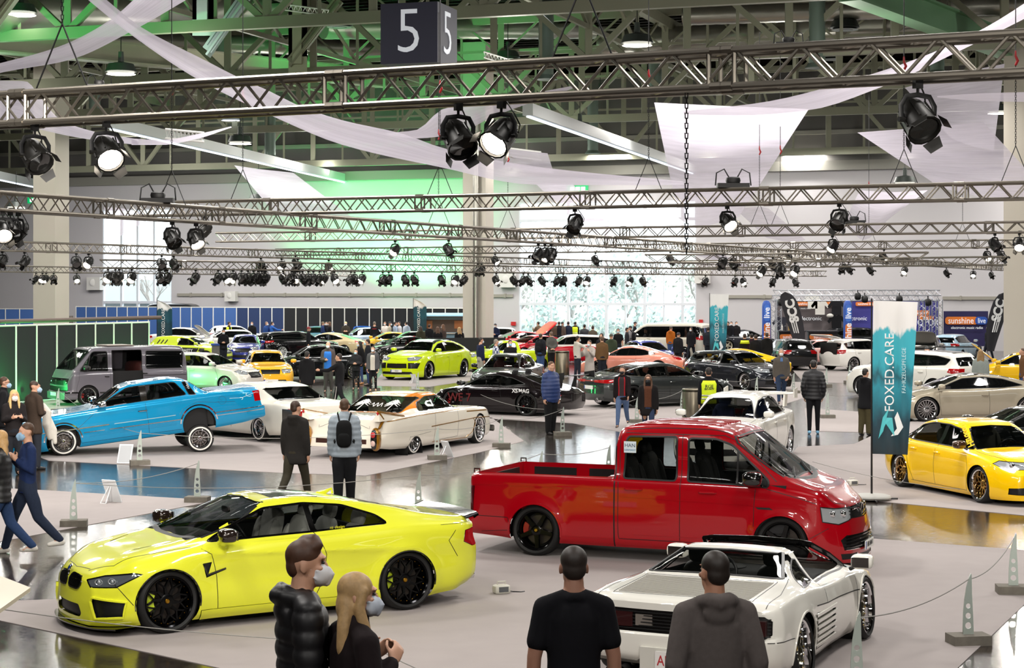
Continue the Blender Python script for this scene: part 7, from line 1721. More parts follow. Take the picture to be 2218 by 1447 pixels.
def people():
 J, BLK, JEAN = 'jacket', '#131316', '#33456b'

 for z, y0, y1, nm in ((.53, 8.2, 10.05, 'upper'), (.30, 10.05, 11.6, 'lower')):
  b = MB(); b.box((0.2, (y0+y1)/2, z/2), (9, y1-y0, z)); tag(b.build('floor_step', mat('#3a3532', .6), None, 0), kind='structure')
 person(655, 1152, 'man in a black quilted jacket and white mask, in front of the lime coupe', -72, 'stand', ('down', 'down'), ('puffer', '#141316'), hair=('quiff', '#4a2f20'), mask='#d9dade', h=1.80, d=9.5, z=.53, lvl=2, extra=('hood',), turn=-14)
 def glove(t, h): pass
 person(768, 1240, 'long-haired blonde woman in a dark coat with hands held at her chest', -62, 'stand', ('chest', 'chest'), ('coat', '#1d1517'), hair=('long', '#b08f62'), mask='#c3cbd8', h=1.66, d=9.3, z=.53, lvl=2, turn=-22)
 def tattoo(t, h): pass
 person(1243, 1186, 'man in a black t-shirt seen from behind, between lime coupe and white targa', 4, 'stand', ('hang', 'hang'), ('tee', '#101015'), hair=('short', '#2a211c'), h=1.80, d=10.9, z=.30, lvl=2, skin='#a57863')
 person(1548, 1186, 'man in a grey hooded sweatshirt seen from behind, in front of the white targa', 8, 'stand', ('pocket', 'pocket'), ('hoodie', '#5d5654'), hair=('short', '#231a15'), h=1.80, d=10.7, z=.30, lvl=2, turn=14, skin='#ad7d64')

 person(60, 906, 'man in a navy pullover and dark jeans, walking with hands at his chest', 118, 'walk', ('chest', 'chest'), ('sweater', '#1d2c52'), ('jeans', '#262f42'), '#dcd8d0', ('short', '#4a3322'), '#8fb2cf', feet=1197, turn=10)
 person(2, 922, 'person in a black padded coat and jeans cut by the picture edge', 100, 'walk2', ('down', 'fwd'), ('puffer', '#131417'), ('jeans', '#2b3f63'), '#cfcac2', ('long', '#b58f5c'), None, h=1.72, feet=1212)
 person(30, 843, 'blonde woman in a dark jacket looking at her phone', -150, 'stand', ('phone', 'phone'), (J, '#231f20'), hair=('long', '#cfae74'), mask='#efe9e6', h=1.68)
 person(74, 824, 'man in a brown jacket standing beside the blonde woman with the phone', -40, 'stand', ('belly', 'down'), ('coat', '#3f332b'), ('jeans', '#2a2d35'), hair=('short', '#3c2a1f'), mask='#a9c3dd', h=1.80, turn=-35)
 person(8, 815, 'man with glasses in a black coat at the left edge', -75, 'stand', ('pocket', 'pocket'), ('coat', '#17171a'), hair=('short', '#4d3524'), mask='#a9c9e4', h=1.80, extra=('glasses',))
 c = G(104, 1000); b = MB(); z = lambda t: .35+1.0*t
 b.limb([c+Vector((-.12, .1, 1.16)), c+Vector((-.02, 0, 1.02)), c+Vector((-.02, -.05, .78)), c+Vector((.04, -.05, .50))], [.08, .14, .13, .06], 14, (1, .6)); b.limb([c+Vector((.0, 0, .9)), c+Vector((.13, .0, .66)), c+Vector((.16, -.05, .40))], [.08, .065, .045], 10)
 me = remesh(b, 'winter_jacket', .02, 3); me.materials.append(cloth('#d5d0c6')); tag(link('held_jacket', me), 'white winter jacket held over the arm of the brown-jacketed man', 'jacket')

 person(640, 861, 'man in a charcoal coat and olive trousers looking at the classic cars', -22, 'walk', ('down', 'down'), ('coat', '#2a2826'), ('jeans', '#39352a'), '#2a2a22', ('short', '#3a261a'), None, h=1.80, turn=-15, extra=('hood',))
 t = person(746, 862, 'man in a pale grey puffer jacket with a black rucksack', 3, 'wide', ('down', 'down'), ('puffer', '#94a0aa'), ('cargo', '#17181b'), '#1d1d1e', ('short', '#49321f'), None, h=1.82)
 backpack_on(t, 1.8, 'black rucksack worn over the pale grey puffer jacket')
 person(1193, 782, 'stout man in a blue and grey quilted jacket beside the black sports coupe', -140, 'stand', ('down', 'down'), ('puffer', '#23386b'), ('cargo', '#161618'), '#1b1718', ('short', '#5a3a22'), None, feet=941, belly=.026, turn=-20)
 person(1348, 789, 'man in a black jacket with red lining and jeans, walking hand in hand', 168, 'walk', ('down', 'fwd'), (J, '#1b1416'), ('jeans', '#55688a'), '#3a3230', ('short', '#4a3a30'), '#15151a', feet=925, after=lambda t, h: (front(t, '#a3222a', .55, nm='jacket_lining'), front(t, '#3a2f31', .36, g=1.12)))
 b = person(1404, 806, 'woman in a black coat and brown pullover, walking hand in hand', 172, 'walk2', ('down', 'down'), ('coat', '#1a1718'), ('slim', '#2c3852'), '#2a2a2a', ('long', '#5c3d28'), '#15151a', h=1.66, extra=('glasses',), after=lambda t, h: front(t, '#5a3626', .5))
 t = person(1535, 795, 'security guard seen from behind in a yellow safety vest', 0, 'stand', ('down', 'down'), (J, '#15161a'), hair=('short', '#2b2320'), h=1.76, after=lambda t, h: vest(t, h), lvl=1)
 person(1692, 751, 'older man in a grey-brown jacket and jeans with a white mask', 178, 'walk', ('down', 'pocket'), (J, '#5d5750'), ('jeans', '#2f3d55'), '#2b2523', ('short', '#8b8078'), '#dfe3e6', feet=874, after=lambda t, h: front(t, '#5f7fae', .22, .74, .81))
 person(1762, 779, 'man in a black puffer jacket and pale blue trainers, seen from behind', -8, 'stand', ('pocket', 'pocket'), ('puffer', '#17171b'), ('slim', '#17171b'), '#7fb6d8', ('short', '#1c1614'), None, feet=940)
 person(1874, 797, 'man in a black jacket and olive trousers beside the teal banner', -45, 'stand', ('phone', 'phone'), ('parka', '#141417'), ('cargo', '#4b452f'), '#2a2a2a', ('short', '#1c1614'), None, feet=943)
 person(1041, 730, 'man in a navy sweater and light grey trousers near the black cage', -58, 'stand', ('down', 'down'), ('sweater', '#1d2440'), ('jeans', '#a39d94'), '#4a4038', ('short', '#2b211c'), '#c9d6e0', h=1.8)
 m = bpy.data.materials.new('checked_cloth'); m.use_nodes = True; ck = m.node_tree.nodes.new('ShaderNodeTexChecker'); ck.inputs['Scale'].default_value = 16; ck.inputs['Color1'].default_value = lin('#d8dbe2'); ck.inputs['Color2'].default_value = lin('#2d3c66')
 tc = m.node_tree.nodes.new('ShaderNodeTexCoord'); m.node_tree.links.new(tc.outputs['Object'], ck.inputs['Vector']); m.node_tree.links.new(ck.outputs[0], m.node_tree.nodes['Principled BSDF'].inputs['Base Color'])
 person(1074, 734, 'man in a blue and white checked shirt', -70, 'stand', ('down', 'down'), ('shirt', '#8890a4', m), hair=('short', '#8d857c'), mask='#a9c3dd', h=1.78, belly=.02)
 person(1105, 736, 'man in a black polo shirt in front of the lime pickup', -170, 'stand', ('fold', 'fold'), ('tee', '#141416'), hair=('short', '#2a1d16'), mask='#86b8d8', h=1.76)
 person(665, 760, 'person in a black parka with a fur hood, seen from behind', -10, 'stand', ('down', 'down'), ('parka', '#19191b'), ('jeans', '#4b4743'), '#2a2522', ('short', '#2b2422'), None, h=1.74)
 person(711, 739, 'bald man in a bright blue pullover and open grey jacket', 175, 'stand', ('belly', 'down'), (J, '#4f4745'), ('jeans', '#4a4744'), '#1c1c1c', ('bald', '#000000'), '#dfe6ea', h=1.82, after=lambda t, h: front(t, '#2f6fc4', .75, .47))
 person(735, 761, 'man in black stretching his arm toward the bald man', 70, 'walk', ('down', 'point'), (J, '#151517'), ('jeans', '#1b1b1e'), '#1b1b1c', ('short', '#2a201a'), None, h=1.80)
 person(771, 760, 'boy in a dark jacket holding leaflets', 172, 'stand', ('belly', 'belly'), (J, '#232326'), ('slim', '#1a1a1d'), '#1b1b1c', ('short', '#3b2a20'), '#a9cbe2', h=1.60, feet=845)
 person(780, 738, 'dark-haired woman in black behind the boy with leaflets', 120, 'stand', ('pocket', 'pocket'), ('coat', '#151518'), ('slim', '#33456b'), '#a5713f', ('long', '#1f1614'), '#c9d6e0', h=1.68)
 person(797, 734, 'man in a dark coat turned to the dark-haired woman', 80, 'stand', ('pocket', 'down'), ('coat', '#1a1b21'), ('slim', '#2b3a5c'), '#1b1b1c', ('short', '#231a16'), '#a9cbe2', h=1.78)
 person(808, 749, 'teenager in a light grey hoodie and black jacket', 176, 'stand', ('down', 'down'), ('hoodie', '#4a4a4c'), ('slim', '#18181b'), '#a18b6c', ('short', '#2a1d17'), '#e3e6e8', h=1.72, feet=848, after=lambda t, h: front(t, '#b5aea4', .5, .47))

 far = [
     (546, 692, 'man in black standing before the blue partition', 175, 'down', J, BLK, 'short', '#2b211c', 'm'), (496, 697, 'guard in a yellow vest beside the raised white bonnet', -60, 'down', J, BLK, 'short', '#2b211c', 'v'), (484, 713, 'man in black leaning over the raised white bonnet', -170, 'belly', J, BLK, 'short', '#1c1512', 'm'),
     (577, 691, 'man in a blue anorak before the partition', -120, 'down', J, '#2b4a86', 'short', '#6d6058', 'm'), (589, 692, 'man in bright blue pointing past the partition', -60, 'point', J, '#2f5fb0', 'short', '#2b211c', 'm'), (699, 686, 'man with a cap and a blue coat at the back', -70, 'belly', 'coat', '#24345e', 'cap', '#6a5a48', 'm'), (708, 690, 'man in a dark jacket beside the capped man in blue', 150, 'down', J, '#23242c', 'short', '#1c1512', 'm'),
     (714, 697, 'woman in a long black coat beside the cream coupe', 100, 'down', 'longcoat', '#141418', 'long', '#5a3d2a', 'm'), (749, 684, 'man with a pale cap and crossed arms', 180, 'fold', J, '#3b372f', 'cap', '#d8cf9c', 'm'), (668, 707, 'person in a red cap behind the black estate', -90, 'down', J, '#1b1b20', 'cap', '#8d1420', ''),
     (811, 694, 'man in a black shirt with red lettering seen from behind', 0, 'down', 'sweater', '#18191d', 'short', '#6d6058', 'r'), (834, 696, 'man in a white t-shirt beside the yellow low car', 165, 'down', 'tee', '#e3dcd6', 'short', '#4a2f20', 'm'), (844, 686, 'man with a dark cap in a pale sweater', -100, 'down', 'sweater', '#b9b09e', 'cap', '#23242c', 'm'),
     (856, 682, 'tall man in a light blue shirt at the green glow', -60, 'down', 'shirt', '#9fb0c8', 'short', '#2b211c', 'm'), (865, 686, 'man in white behind the tall man in light blue', 120, 'down', 'shirt', '#d0d0d4', 'short', '#2b211c', ''), (880, 683, 'person in a pale hoodie beside the curved teal flag', 40, 'pocket', 'hoodie', '#b8bfcc', 'short', '#2b211c', 'm'),
     (911, 706, 'woman in an olive coat in the crowd at the pale blue trailer', 20, 'down', 'parka', '#3b3a2c', 'long', '#33231a', ''), (930, 702, 'man in a black coat in the crowd at the pale blue trailer', -20, 'down', 'coat', '#17171b', 'short', '#33231a', ''), (948, 707, 'woman in black with brown hair in the trailer crowd', 10, 'down', 'coat', '#19171a', 'long', '#5a3d2a', ''), (960, 702, 'woman in brown in the trailer crowd', 60, 'down', J, '#4a3d38', 'long', '#6b4a33', 'm'),
     (977, 689, 'man in a white coat towering over the trailer crowd', 170, 'down', J, '#d3cbc2', 'short', '#6d6058', 'm'), (970, 706, 'child in a blue top in front of the man in white', 20, 'down', 'sweater', '#3a4f8a', 'short', '#5a3d2a', ''), (993, 697, 'man in a red jacket in the trailer crowd', -160, 'down', J, '#b3202c', 'short', '#6d6058', 'm'), (983, 703, 'man in a pale shirt behind the child in blue', 170, 'down', 'shirt', '#b9ada4', 'short', '#2b211c', 'm'),
     (999, 691, 'person in a dark top beside the red jacket', 160, 'down', J, '#2a2c36', 'long', '#8a6a4a', ''), (995, 708, 'blonde woman in black at the trailer', 20, 'down', J, '#151517', 'long', '#b08f62', ''), (1073, 684, 'man in a navy jacket right of the central column', 160, 'belly', J, '#1d2440', 'cap', '#33353c', 'm'),
     (1166, 693, 'man in a checked jacket raising his phone at the glass doors', 40, 'photo', J, '#6b5c4a', 'short', '#2b211c', 'm'), (1184, 689, 'man with an orange-shouldered black jacket at the glass doors', 0, 'down', J, '#22222a', 'beanie', '#4a5a84', ''), (1202, 688, 'person in a brown hooded jacket at the glass doors', 10, 'down', J, '#5a4a3e', 'cap', '#a0605a', ''), (1211, 693, 'man in a black jacket in the group at the glass doors', -10, 'down', J, '#1b1c22', 'short', '#2b211c', ''),
     (1218, 691, 'person in beige in the group at the glass doors', -40, 'down', J, '#5d5048', 'cap', '#2a2a2e', 'm'), (1231, 688, 'man in a navy coat left of the guard at the doors', 0, 'down', 'coat', '#232a3c', 'short', '#1c1512', ''), (1246, 686, 'guard in a yellow vest at the glass doors', -20, 'down', J, BLK, 'short', '#1c1512', 'v'), (1266, 702, 'man in a dark puffer before the glass doors', -10, 'down', 'puffer', '#20222a', 'short', '#1c1512', ''),
     (1284, 705, 'man in a checked brown jacket before the glass doors', -15, 'down', J, '#5b5246', 'short', '#3a2c22', ''), (1171, 722, 'man with a black rucksack and jeans behind the black sports coupe', -25, 'down', J, '#23242a', 'short', '#3a2c22', 'b'), (1194, 718, 'man in a grey jacket with hands behind his back', 20, 'back', J, '#54534f', 'short', '#6a5446', ''), (1251, 727, 'man in a white hoodie reaching out beside the red car', -60, 'point', 'hoodie', '#d5cfc4', 'short', '#2b211c', 'm'),
     (1277, 736, 'woman in a pale grey coat taking a photograph', 150, 'photo', 'longcoat', '#a79f98', 'short', '#33231a', 'm'), (1304, 728, 'man in a brown sheepskin jacket seen from behind', 10, 'down', J, '#6b4f33', 'short', '#5a4434', ''), (1324, 722, 'man in a green parka seen from behind', -5, 'down', 'parka', '#3b4636', 'cap', '#4a4a42', ''), (1339, 711, 'man in a black t-shirt with a blue mask in the middle crowd', 175, 'down', 'tee', '#1a181a', 'short', '#2b211c', 'm'),
     (1303, 721, 'person in black with glasses behind the brown sheepskin jacket', 160, 'down', J, '#1c1c22', 'long', '#2b211c', ''), (1366, 705, 'person in a pale grey jacket with a rucksack', 60, 'pocket', J, '#8d8a8c', 'beanie', '#2a2a30', 'b'), (1358, 709, 'dark-haired person beside the pale grey jacket', -90, 'down', J, '#2a2a30', 'short', '#1c1512', 'm'), (1375, 686, 'man in a black t-shirt standing at the white minibus', -80, 'belly', 'tee', '#16161a', 'cap', '#1c1c20', 'm'),
     (1453, 706, 'man in an orange hoodie and jeans', -30, 'down', 'hoodie', '#b5631f', 'beanie', '#4a4038', 'j'), (1469, 719, 'person in black with a tan bag beside the orange hoodie', -40, 'down', J, '#19191d', 'cap', '#2a1d24', ''), (1497, 706, 'woman in black walking toward us with a red bag', 150, 'down', 'coat', '#18181c', 'long', '#1c1512', 'm'), (1516, 704, 'man in a green jacket and light jeans', 30, 'down', J, '#33433c', 'short', '#2b211c', 'j'), (1524, 702, 'man in navy behind the green jacket', 20, 'down', J, '#22263a', 'short', '#2b211c', ''), (1534, 708, 'person in dark grey at the farther teal banner', -20, 'down', J, '#2a2d35', 'short', '#2b211c', ''),
     (1577, 691, 'man in black at the wall, leftmost of three beside the banner', 120, 'down', J, BLK, 'short', '#1c1512', ''), (1584, 688, 'man in black at the wall, middle of three beside the banner', 170, 'down', J, '#1a1a20', 'short', '#1c1512', 'm'), (1595, 692, 'man in black at the wall, rightmost of three beside the banner', -170, 'down', J, '#1d1a1c', 'short', '#1c1512', 'm'),
     (1613, 722, 'man in black with a yellow collar seen from behind', 0, 'down', 'parka', '#1d1a18', 'short', '#2b211c', 'y'), (1628, 722, 'person in a dark red top beside the yellow collar', 10, 'down', J, '#2a1720', 'short', '#1c1512', ''), (1637, 724, 'man in a black jacket, middle of the group at the stage', -5, 'down', J, '#161618', 'short', '#2b211c', ''), (1661, 720, 'person in a black parka with fur, right of the group at the stage', 5, 'down', 'parka', '#171615', 'short', '#3a2c22', ''),
     (2008, 749, 'man in a black cap and white mask behind the white SUV', 165, 'down', 'sweater', '#17171a', 'cap', '#1a1a1c', 'm'), (2124, 757, 'blonde woman in a grey coat seen from behind', -15, 'down', 'coat', '#8d9590', 'long', '#8a6b42', ''), (2139, 706, 'man in black striding past the feather flag', -80, 'down', 'sweater', '#1a1a1e', 'short', '#2b211c', 'w'), (2216, 753, 'man in a brown jacket at the right edge', 90, 'down', J, '#6a4a30', 'short', '#5a4434', 'j')]
 used = {}
 for (x, y, lb, fc, ar, tp, tc_, hr, hc, fl) in far:
  k = {}
  if 'm' in fl: k['mask'] = '#cfd8e0'
  ah = 1.78 if 'child' not in lb else 1.4
  def aft(t, h, fl=fl, lb=lb):
   if 'v' in fl: vest(t, h, False)
   if 'b' in fl: backpack_on(t, h, 'black rucksack carried by the '+lb[:44].rsplit(' ', 1)[0].replace('with a black rucksack and jeans', 'with jeans'), '#1b1c20')
   if 'y' in fl: b = MB(); b.tube([(0, -.02, .75), (0, -.02, .83)], [.128, .10], 16, (1, .75), (1, 0, 0)); b.build('collar', mat('#d3e224', .6), t, 180)
   if 'r' in fl: text_on('lettering', 'CREW', t, Matrix.Translation((0, -.072, .75)) @ Matrix.Rotation(PI/2, 4, 'X'), mat('#b0202c', .5), .055, .004)
  far_d = None
  if y < 700: far_d = 110. if x > 1100 or x < 1050 else 104.
  person(x, y, lb, fc, 'walk' if 'w' in fl or 'walking' in lb else 'stand', (ar, ar if ar != 'point' else 'down'), (tp, tc_), ('jeans', '#3d527c' if 'j' in fl or 'jeans' in lb else rnd.choice(['#20222a', '#2a2d38', '#2f3a55', '#1b1b1e'])), rnd.choice(['#1b1b1c', '#3a302a', '#b9b4aa']), (hr, hc), k.get('mask'), h=ah, d=far_d, lvl=0, after=aft)
# ---------------------------------------------------------------- rope stands, banners, stage booth, small things
def blade_mesh():
 cu = bpy.data.curves.new('blade', 'CURVE'); cu.dimensions = '2D'; cu.fill_mode = 'BOTH'; cu.extrude = .008; cu.resolution_u = 6
 def poly(pts):
  s = cu.splines.new('POLY'); s.points.add(len(pts)-1); s.use_cyclic_u = True
  for p, q in zip(s.points, pts): p.co = (q[0], q[1], 0, 1)
 L = [(-.062, 0), (-.062, .10), (-.058, .22), (-.045, .36), (-.025, .48), (.005, .58), (.022, .62)]; R = [(.030, .60), (.034, .40), (.045, .20), (.05, .08), (.052, 0)]
 poly(L+R)
 for z, r in ((.09, .034), (.19, .030), (.29, .026)): poly([(-.006+r*math.cos(a), z+r*math.sin(a)) for a in np.linspace(0, 2*PI, 16)[:-1]])
 me = to_mesh(bpy.data.objects.new('blade', cu))
 me.transform(Matrix.Translation((0, 0, .10)) @ Matrix.Rotation(PI/2, 4, 'X')); me.materials.clear(); me.materials.append(mat('#aeb8b0', .4, .3))
 return me
def stands():
 bm_ = blade_mesh(); b = MB(); b.box((0, 0, .05), (.40, .26, .10)); base = b.mesh('concrete_base', mat('#6f6a61', .95, noise=.25, nscale=14, bump=.3), 0)
 L = [((160, 1140), 'left of the lime coupe, on the small carpet'), ((428, 1088), 'at the tip of the small carpet, behind the lime coupe bonnet'), ((303, 1007), 'in front of the turquoise lowrider'), ((907, 1118), 'behind the boot of the lime coupe'), ((947, 996), 'at the rear wheel of the finned cruiser'), ((1086, 969), 'in front of the finned cruiser nose'),
  ((1219, 944), 'at the feet of the stout man in blue'), ((1021, 893), 'beside the black sports coupe door'), ((1380, 916), 'between the walking couple'), ((1478, 894), 'at the front of the dark grey fastback'), ((1319, 1046), 'behind the load bed of the red pickup'), ((1172, 1062), 'behind the left side of the red pickup bed'), ((1573, 868), 'right of the security guard'), ((1639, 862), 'before the dark estate car front'), ((1719, 852), 'right of the older man in grey-brown'),
  ((1790, 838), 'beside the white hatchback wheel, nearer one'), ((1840, 830), 'under the white hatchback with raised tailgate'), ((1888, 818), 'beyond the teal banner, by the white hatchback'), ((1887, 894), 'beside the man in olive trousers'), ((1793, 906), 'right of the man in pale blue trainers'), ((2098, 1395), 'at the lower right corner of the big carpet'), ((2196, 1286), 'at the right edge above the lower right one'), ((126, 893), 'in front of the grey camper van'), ((1857, 1497), 'at the bottom edge beside the white targa'),
  ((811, 846), 'in front of the lime SUV, left one'), ((905, 850), 'in front of the lime SUV, right one'), ((601, 808), 'beside the black estate wheel'), ((2108, 905), 'right of the beige coupe nose'), ((2040, 795), 'between the old silver saloon and the pale blue hatchback'), ((1480, 800), 'beside the coral coupe tail'), ((375, 800), 'before the rally hatchback'), ((2092, 790), 'right of the pale blue hatchback')]
 top = []
 for i, (p, lb) in enumerate(L):
  q = G(*p); t = thing('rope_stand', 'grey fin-shaped rope stand '+lb, 'rope stand', q, [.15, -.1, .3, 0][i % 4], 'rope stands around the carpets')
  link('blade', bm_, t); link('base_block', base, t); top.append(q+Vector((0, 0, .66)))
 sht = lambda i: ['small carpet', 'carpet tip', 'lowrider', 'lime boot', 'cruiser wheel', 'cruiser nose', 'stout man', 'black coupe', 'walking couple', 'fastback', 'pickup bed', 'pickup tail', 'guard', 'dark estate', 'older man', 'white wheel', 'raised tailgate', 'far banner side', 'olive trousers', 'blue trainers', 'lower right corner', 'right edge', 'grey van', 'bottom edge', 'lime SUV front', 'lime SUV side', 'black estate', 'beige nose'][i]
 for k, (a, c) in enumerate(((0, 1), (1, 2) if 0 else (22, 2), (2, 4), (4, 5), (5, 6), (7, 6), (6, 8), (8, 9), (3, 11), (11, 10), (3, 0), (9, 12), (12, 13), (13, 14), (15, 16), (16, 17), (20, 21), (20, 23), (19, 18), (24, 25), (18, 27))):
  A, B = top[a], top[c]; b = MB(); n = 14; sag = min(.18, .02*(B-A).length+.03)
  b.tube([A.lerp(B, j/n)-Vector((0, 0, sag*4*(j/n)*(1-j/n))) for j in range(n+1)], .006, 5)
  tag(b.build('barrier_rope', mat('#8d8b86', .7), None), 'thin rope between the stands at the '+sht(a)+' and the '+sht(c), 'rope')

 for lb, p0, p1, z0, z1 in (('thin barrier rope low across the lime coupe nose', (-60, 1310), (840, 1395), .55, .25), ('thin barrier rope running from the bottom edge toward the big carpet corner', (800, 1395), (1080, 1500), .25, .4), ('thin barrier rope behind the red pickup nose', (1760, 1000), (2080, 1060), .5, .5)):
  A, B = G(p0[0], p0[1], z0), G(p1[0], p1[1], z1); b = MB(); b.tube([A.lerp(B, j/10)-Vector((0, 0, .25*(j/10)*(1-j/10))) for j in range(11)], .005, 5); tag(b.build('barrier_rope', mat('#8d8b86', .7), None), lb, 'rope')
def flag_mat(d):
 m = bpy.data.materials.new('printed_flag'); m.use_nodes = True; nt = m.node_tree; L = nt.links.new; b = nt.nodes['Principled BSDF']; b.inputs['Roughness'].default_value = .7
 tc = nt.nodes.new('ShaderNodeTexCoord'); sp = nt.nodes.new('ShaderNodeSeparateXYZ'); L(tc.outputs['UV'], sp.inputs[0])
 n = nt.nodes.new('ShaderNodeTexNoise'); n.inputs['Scale'].default_value = 5; n.inputs['Detail'].default_value = 3; mp = nt.nodes.new('ShaderNodeMapping'); mp.inputs['Scale'].default_value = (1, 1.2, 1); L(tc.outputs['UV'], mp.inputs[0]); L(mp.outputs[0], n.inputs['Vector'])
 ad = nt.nodes.new('ShaderNodeMath'); ad.operation = 'MULTIPLY_ADD'; ad.inputs[1].default_value = .22; L(n.outputs['Fac'], ad.inputs[0]); L(sp.outputs['Y'], ad.inputs[2])
 cr = nt.nodes.new('ShaderNodeValToRGB'); e = cr.color_ramp.elements; e[0].position = .10; e[0].color = lin('#1c2a30' if not d else '#101c22'); e[1].position = 1.; e[1].color = lin('#efeeec')
 for p, c in ((.30, '#1c3f4c' if not d else '#12303a'), (.55, '#2c93a6' if not d else '#123d4a'), (.62, '#22606e' if not d else '#123a46'), (.70, '#37aabb' if not d else '#14505f'), (.905, '#3fb2c2' if not d else '#1a4a58'), (.935, '#efeeec')):
  q = e.new(p); q.color = lin(c)
 L(ad.outputs[0], cr.inputs[0]); L(cr.outputs[0], b.inputs['Base Color'])
 return m
def flags():
 white = mat('#f4f6f6', .6)
 def banner(label, px, py, d, w, z0, z1, dark=False, lean=0., fold=.03, curved=False, sx=1):
  p = G(px, py); t = thing('banner_flag', label, 'flag', p); H = z1-z0
  b = MB(); b.tube([(0, 0, .05), (0, 0, z1+.04)], [.018, .012], 8); b.build('flag_pole', BLACK, t)
  b = MB()
  for a in (0, PI/2): b.tube([(math.cos(a)*.45, math.sin(a)*.45, .03), (-math.cos(a)*.45, -math.sin(a)*.45, .03)], .015, 6)
  b.build('cross_base', BLACK, t); b = MB(); b.sq((.0, 0, .06), (.34, .3, .06), .8, 14, 8); b.build('water_bag', mat('#9a9994', .6), t)
  nu, nv = 22, 30; P = []
  def XY(u, v):
   ww = w*(1-.18*(1-v)) if not curved else w*(1 if v < .8 else max(.02, 1-((v-.8)/.2)**2))
   return Vector((sx*(u*ww+lean*v), math.sin(u*9+v*2.5)*fold*(.4+u)+.01, z0+H*v-(.02*u if not curved else 0)))
  for j in range(nv): P.append([XY(i/(nu-1), j/(nv-1)) for i in range(nu)])
  b = MB(); b.grid(P); o = b.build('flag_cloth', flag_mat(dark), t, 180); uv = o.data.uv_layers.new(name='UVMap')
  for lp in o.data.loops: uv.data[lp.index].uv = ((lp.vertex_index % nu)/(nu-1), (lp.vertex_index//nu)/(nv-1))
  def put(txt, u, v, size, m, nm='lettering'):
   c = XY(u, v); me = text_mesh(txt, size, .002, .0); M = Matrix.Translation((c.x, 0, c.z)) @ Matrix.Rotation(PI/2, 4, 'X') @ Matrix.Rotation(PI/2, 4, 'Z'); me.transform(M)
   for q in me.vertices:
    vv = (q.co.z-z0)/H; uu = (q.co.x*sx-lean*vv)/(w*(1-.18*(1-vv)) if not curved else w); q.co.y += math.sin(uu*9+vv*2.5)*fold*(.4+uu)-.006
   me.materials.append(m); link(nm, me, o)
  put('FOXED.CARE', .42, .535, w*.30, white)
  if not curved: put('FAHRZEUGPFLEGE', .78, .55, w*.125, mat('#bfe0e6', .6))
  if not curved:
   for nm, poly, c in (('fox_mark', [(.18, .10), (.36, .20), (.60, .12), (.52, .24), (.28, .24), (.42, .30), (.30, .15)], '#4fc3c9'), ('fox_mark', [(.50, .12), (.70, .13), (.84, .18), (.66, .28), (.58, .24), (.66, .17)], '#f1f4f4')):
    b = MB(); q = [XY(u, v)+Vector((0, -.02, 0)) for u, v in poly]; b.add([(v.x, v.y, v.z) for v in q]+[(v.x, v.y+.006, v.z) for v in q], [tuple(range(len(q))), tuple(range(2*len(q)-1, len(q)-1, -1))]); b.build(nm, mat(c, .6), o, 0)
  return t
 banner('tall teal FOXED.CARE banner flag on a black pole, beside the yellow saloon', 1888, 1084, None, .76, .80, 3.43, lean=.03)
 banner('farther teal FOXED.CARE banner flag, left of the dark race coupe', 1537, 792, None, .92, .35, 3.45)
 banner('dark teal curved beach flag over the rally hatchback', 340, 772, None, .84, .45, 3.1, True, curved=True, sx=1)
 banner('dark teal curved beach flag left of the pale blue trailer', 895, 764, None, .78, .6, 3.15, True, curved=True)

 for px, py, lb, s in ((1733, 785, 'black feather flag with white lettering left of the stage counter', 1), (2146, 782, 'black feather flag with white lettering at the right column', -1)):
  p = G(px, py); t = thing('feather_flag', lb, 'flag', p); pts = []
  H = 3.55; n = 26; P = []
  for j in range(n):
   v = j/(n-1); w = .25+.75*math.sin(PI*min(1, v*.62+.05))**.8 if v < .80 else 1.0*math.sqrt(max(0, 1-((v-.80)/.20)**2))
   x0 = -s*(.75*v**1.5); P.append([Vector((x0+s*u*w*.85-(s*w*.42), .02*math.sin(u*6), .5+(H-.5)*v)) for u in np.linspace(0, 1, 8)])
  b = MB(); b.grid(P); o = b.build('flag_cloth', mat('#2a2a30', .7), t, 180)
  b = MB(); b.tube([(0, .03, 0)]+[(P[j][0 if s < 0 else 7].x if 0 else P[j][7].x, .03, P[j][7].z) for j in range(0, n, 3)], .015, 6); b.build('flag_pole', BLACK, t); b = MB(); b.box((0, 0, .03), (.5, .5, .06)); b.build('foot_plate', BLACK, t)
  c = P[18][4]; me = text_mesh('SCC', .62, .003, .03); me.transform(Matrix.Translation((c.x, -.04, c.z-.1)) @ Matrix.Rotation(PI/2, 4, 'X') @ Matrix.Rotation(PI/2+s*.25, 4, 'Z')); me.materials.append(white); link('lettering', me, o)
  b = MB()
  for k in range(3): q = P[8][2+k]; b.tube([q+Vector((0, -.03, 0)), P[15][2+k]+Vector((0, -.03, 0))], .03, 4)
  b.build('stripe', white, o)
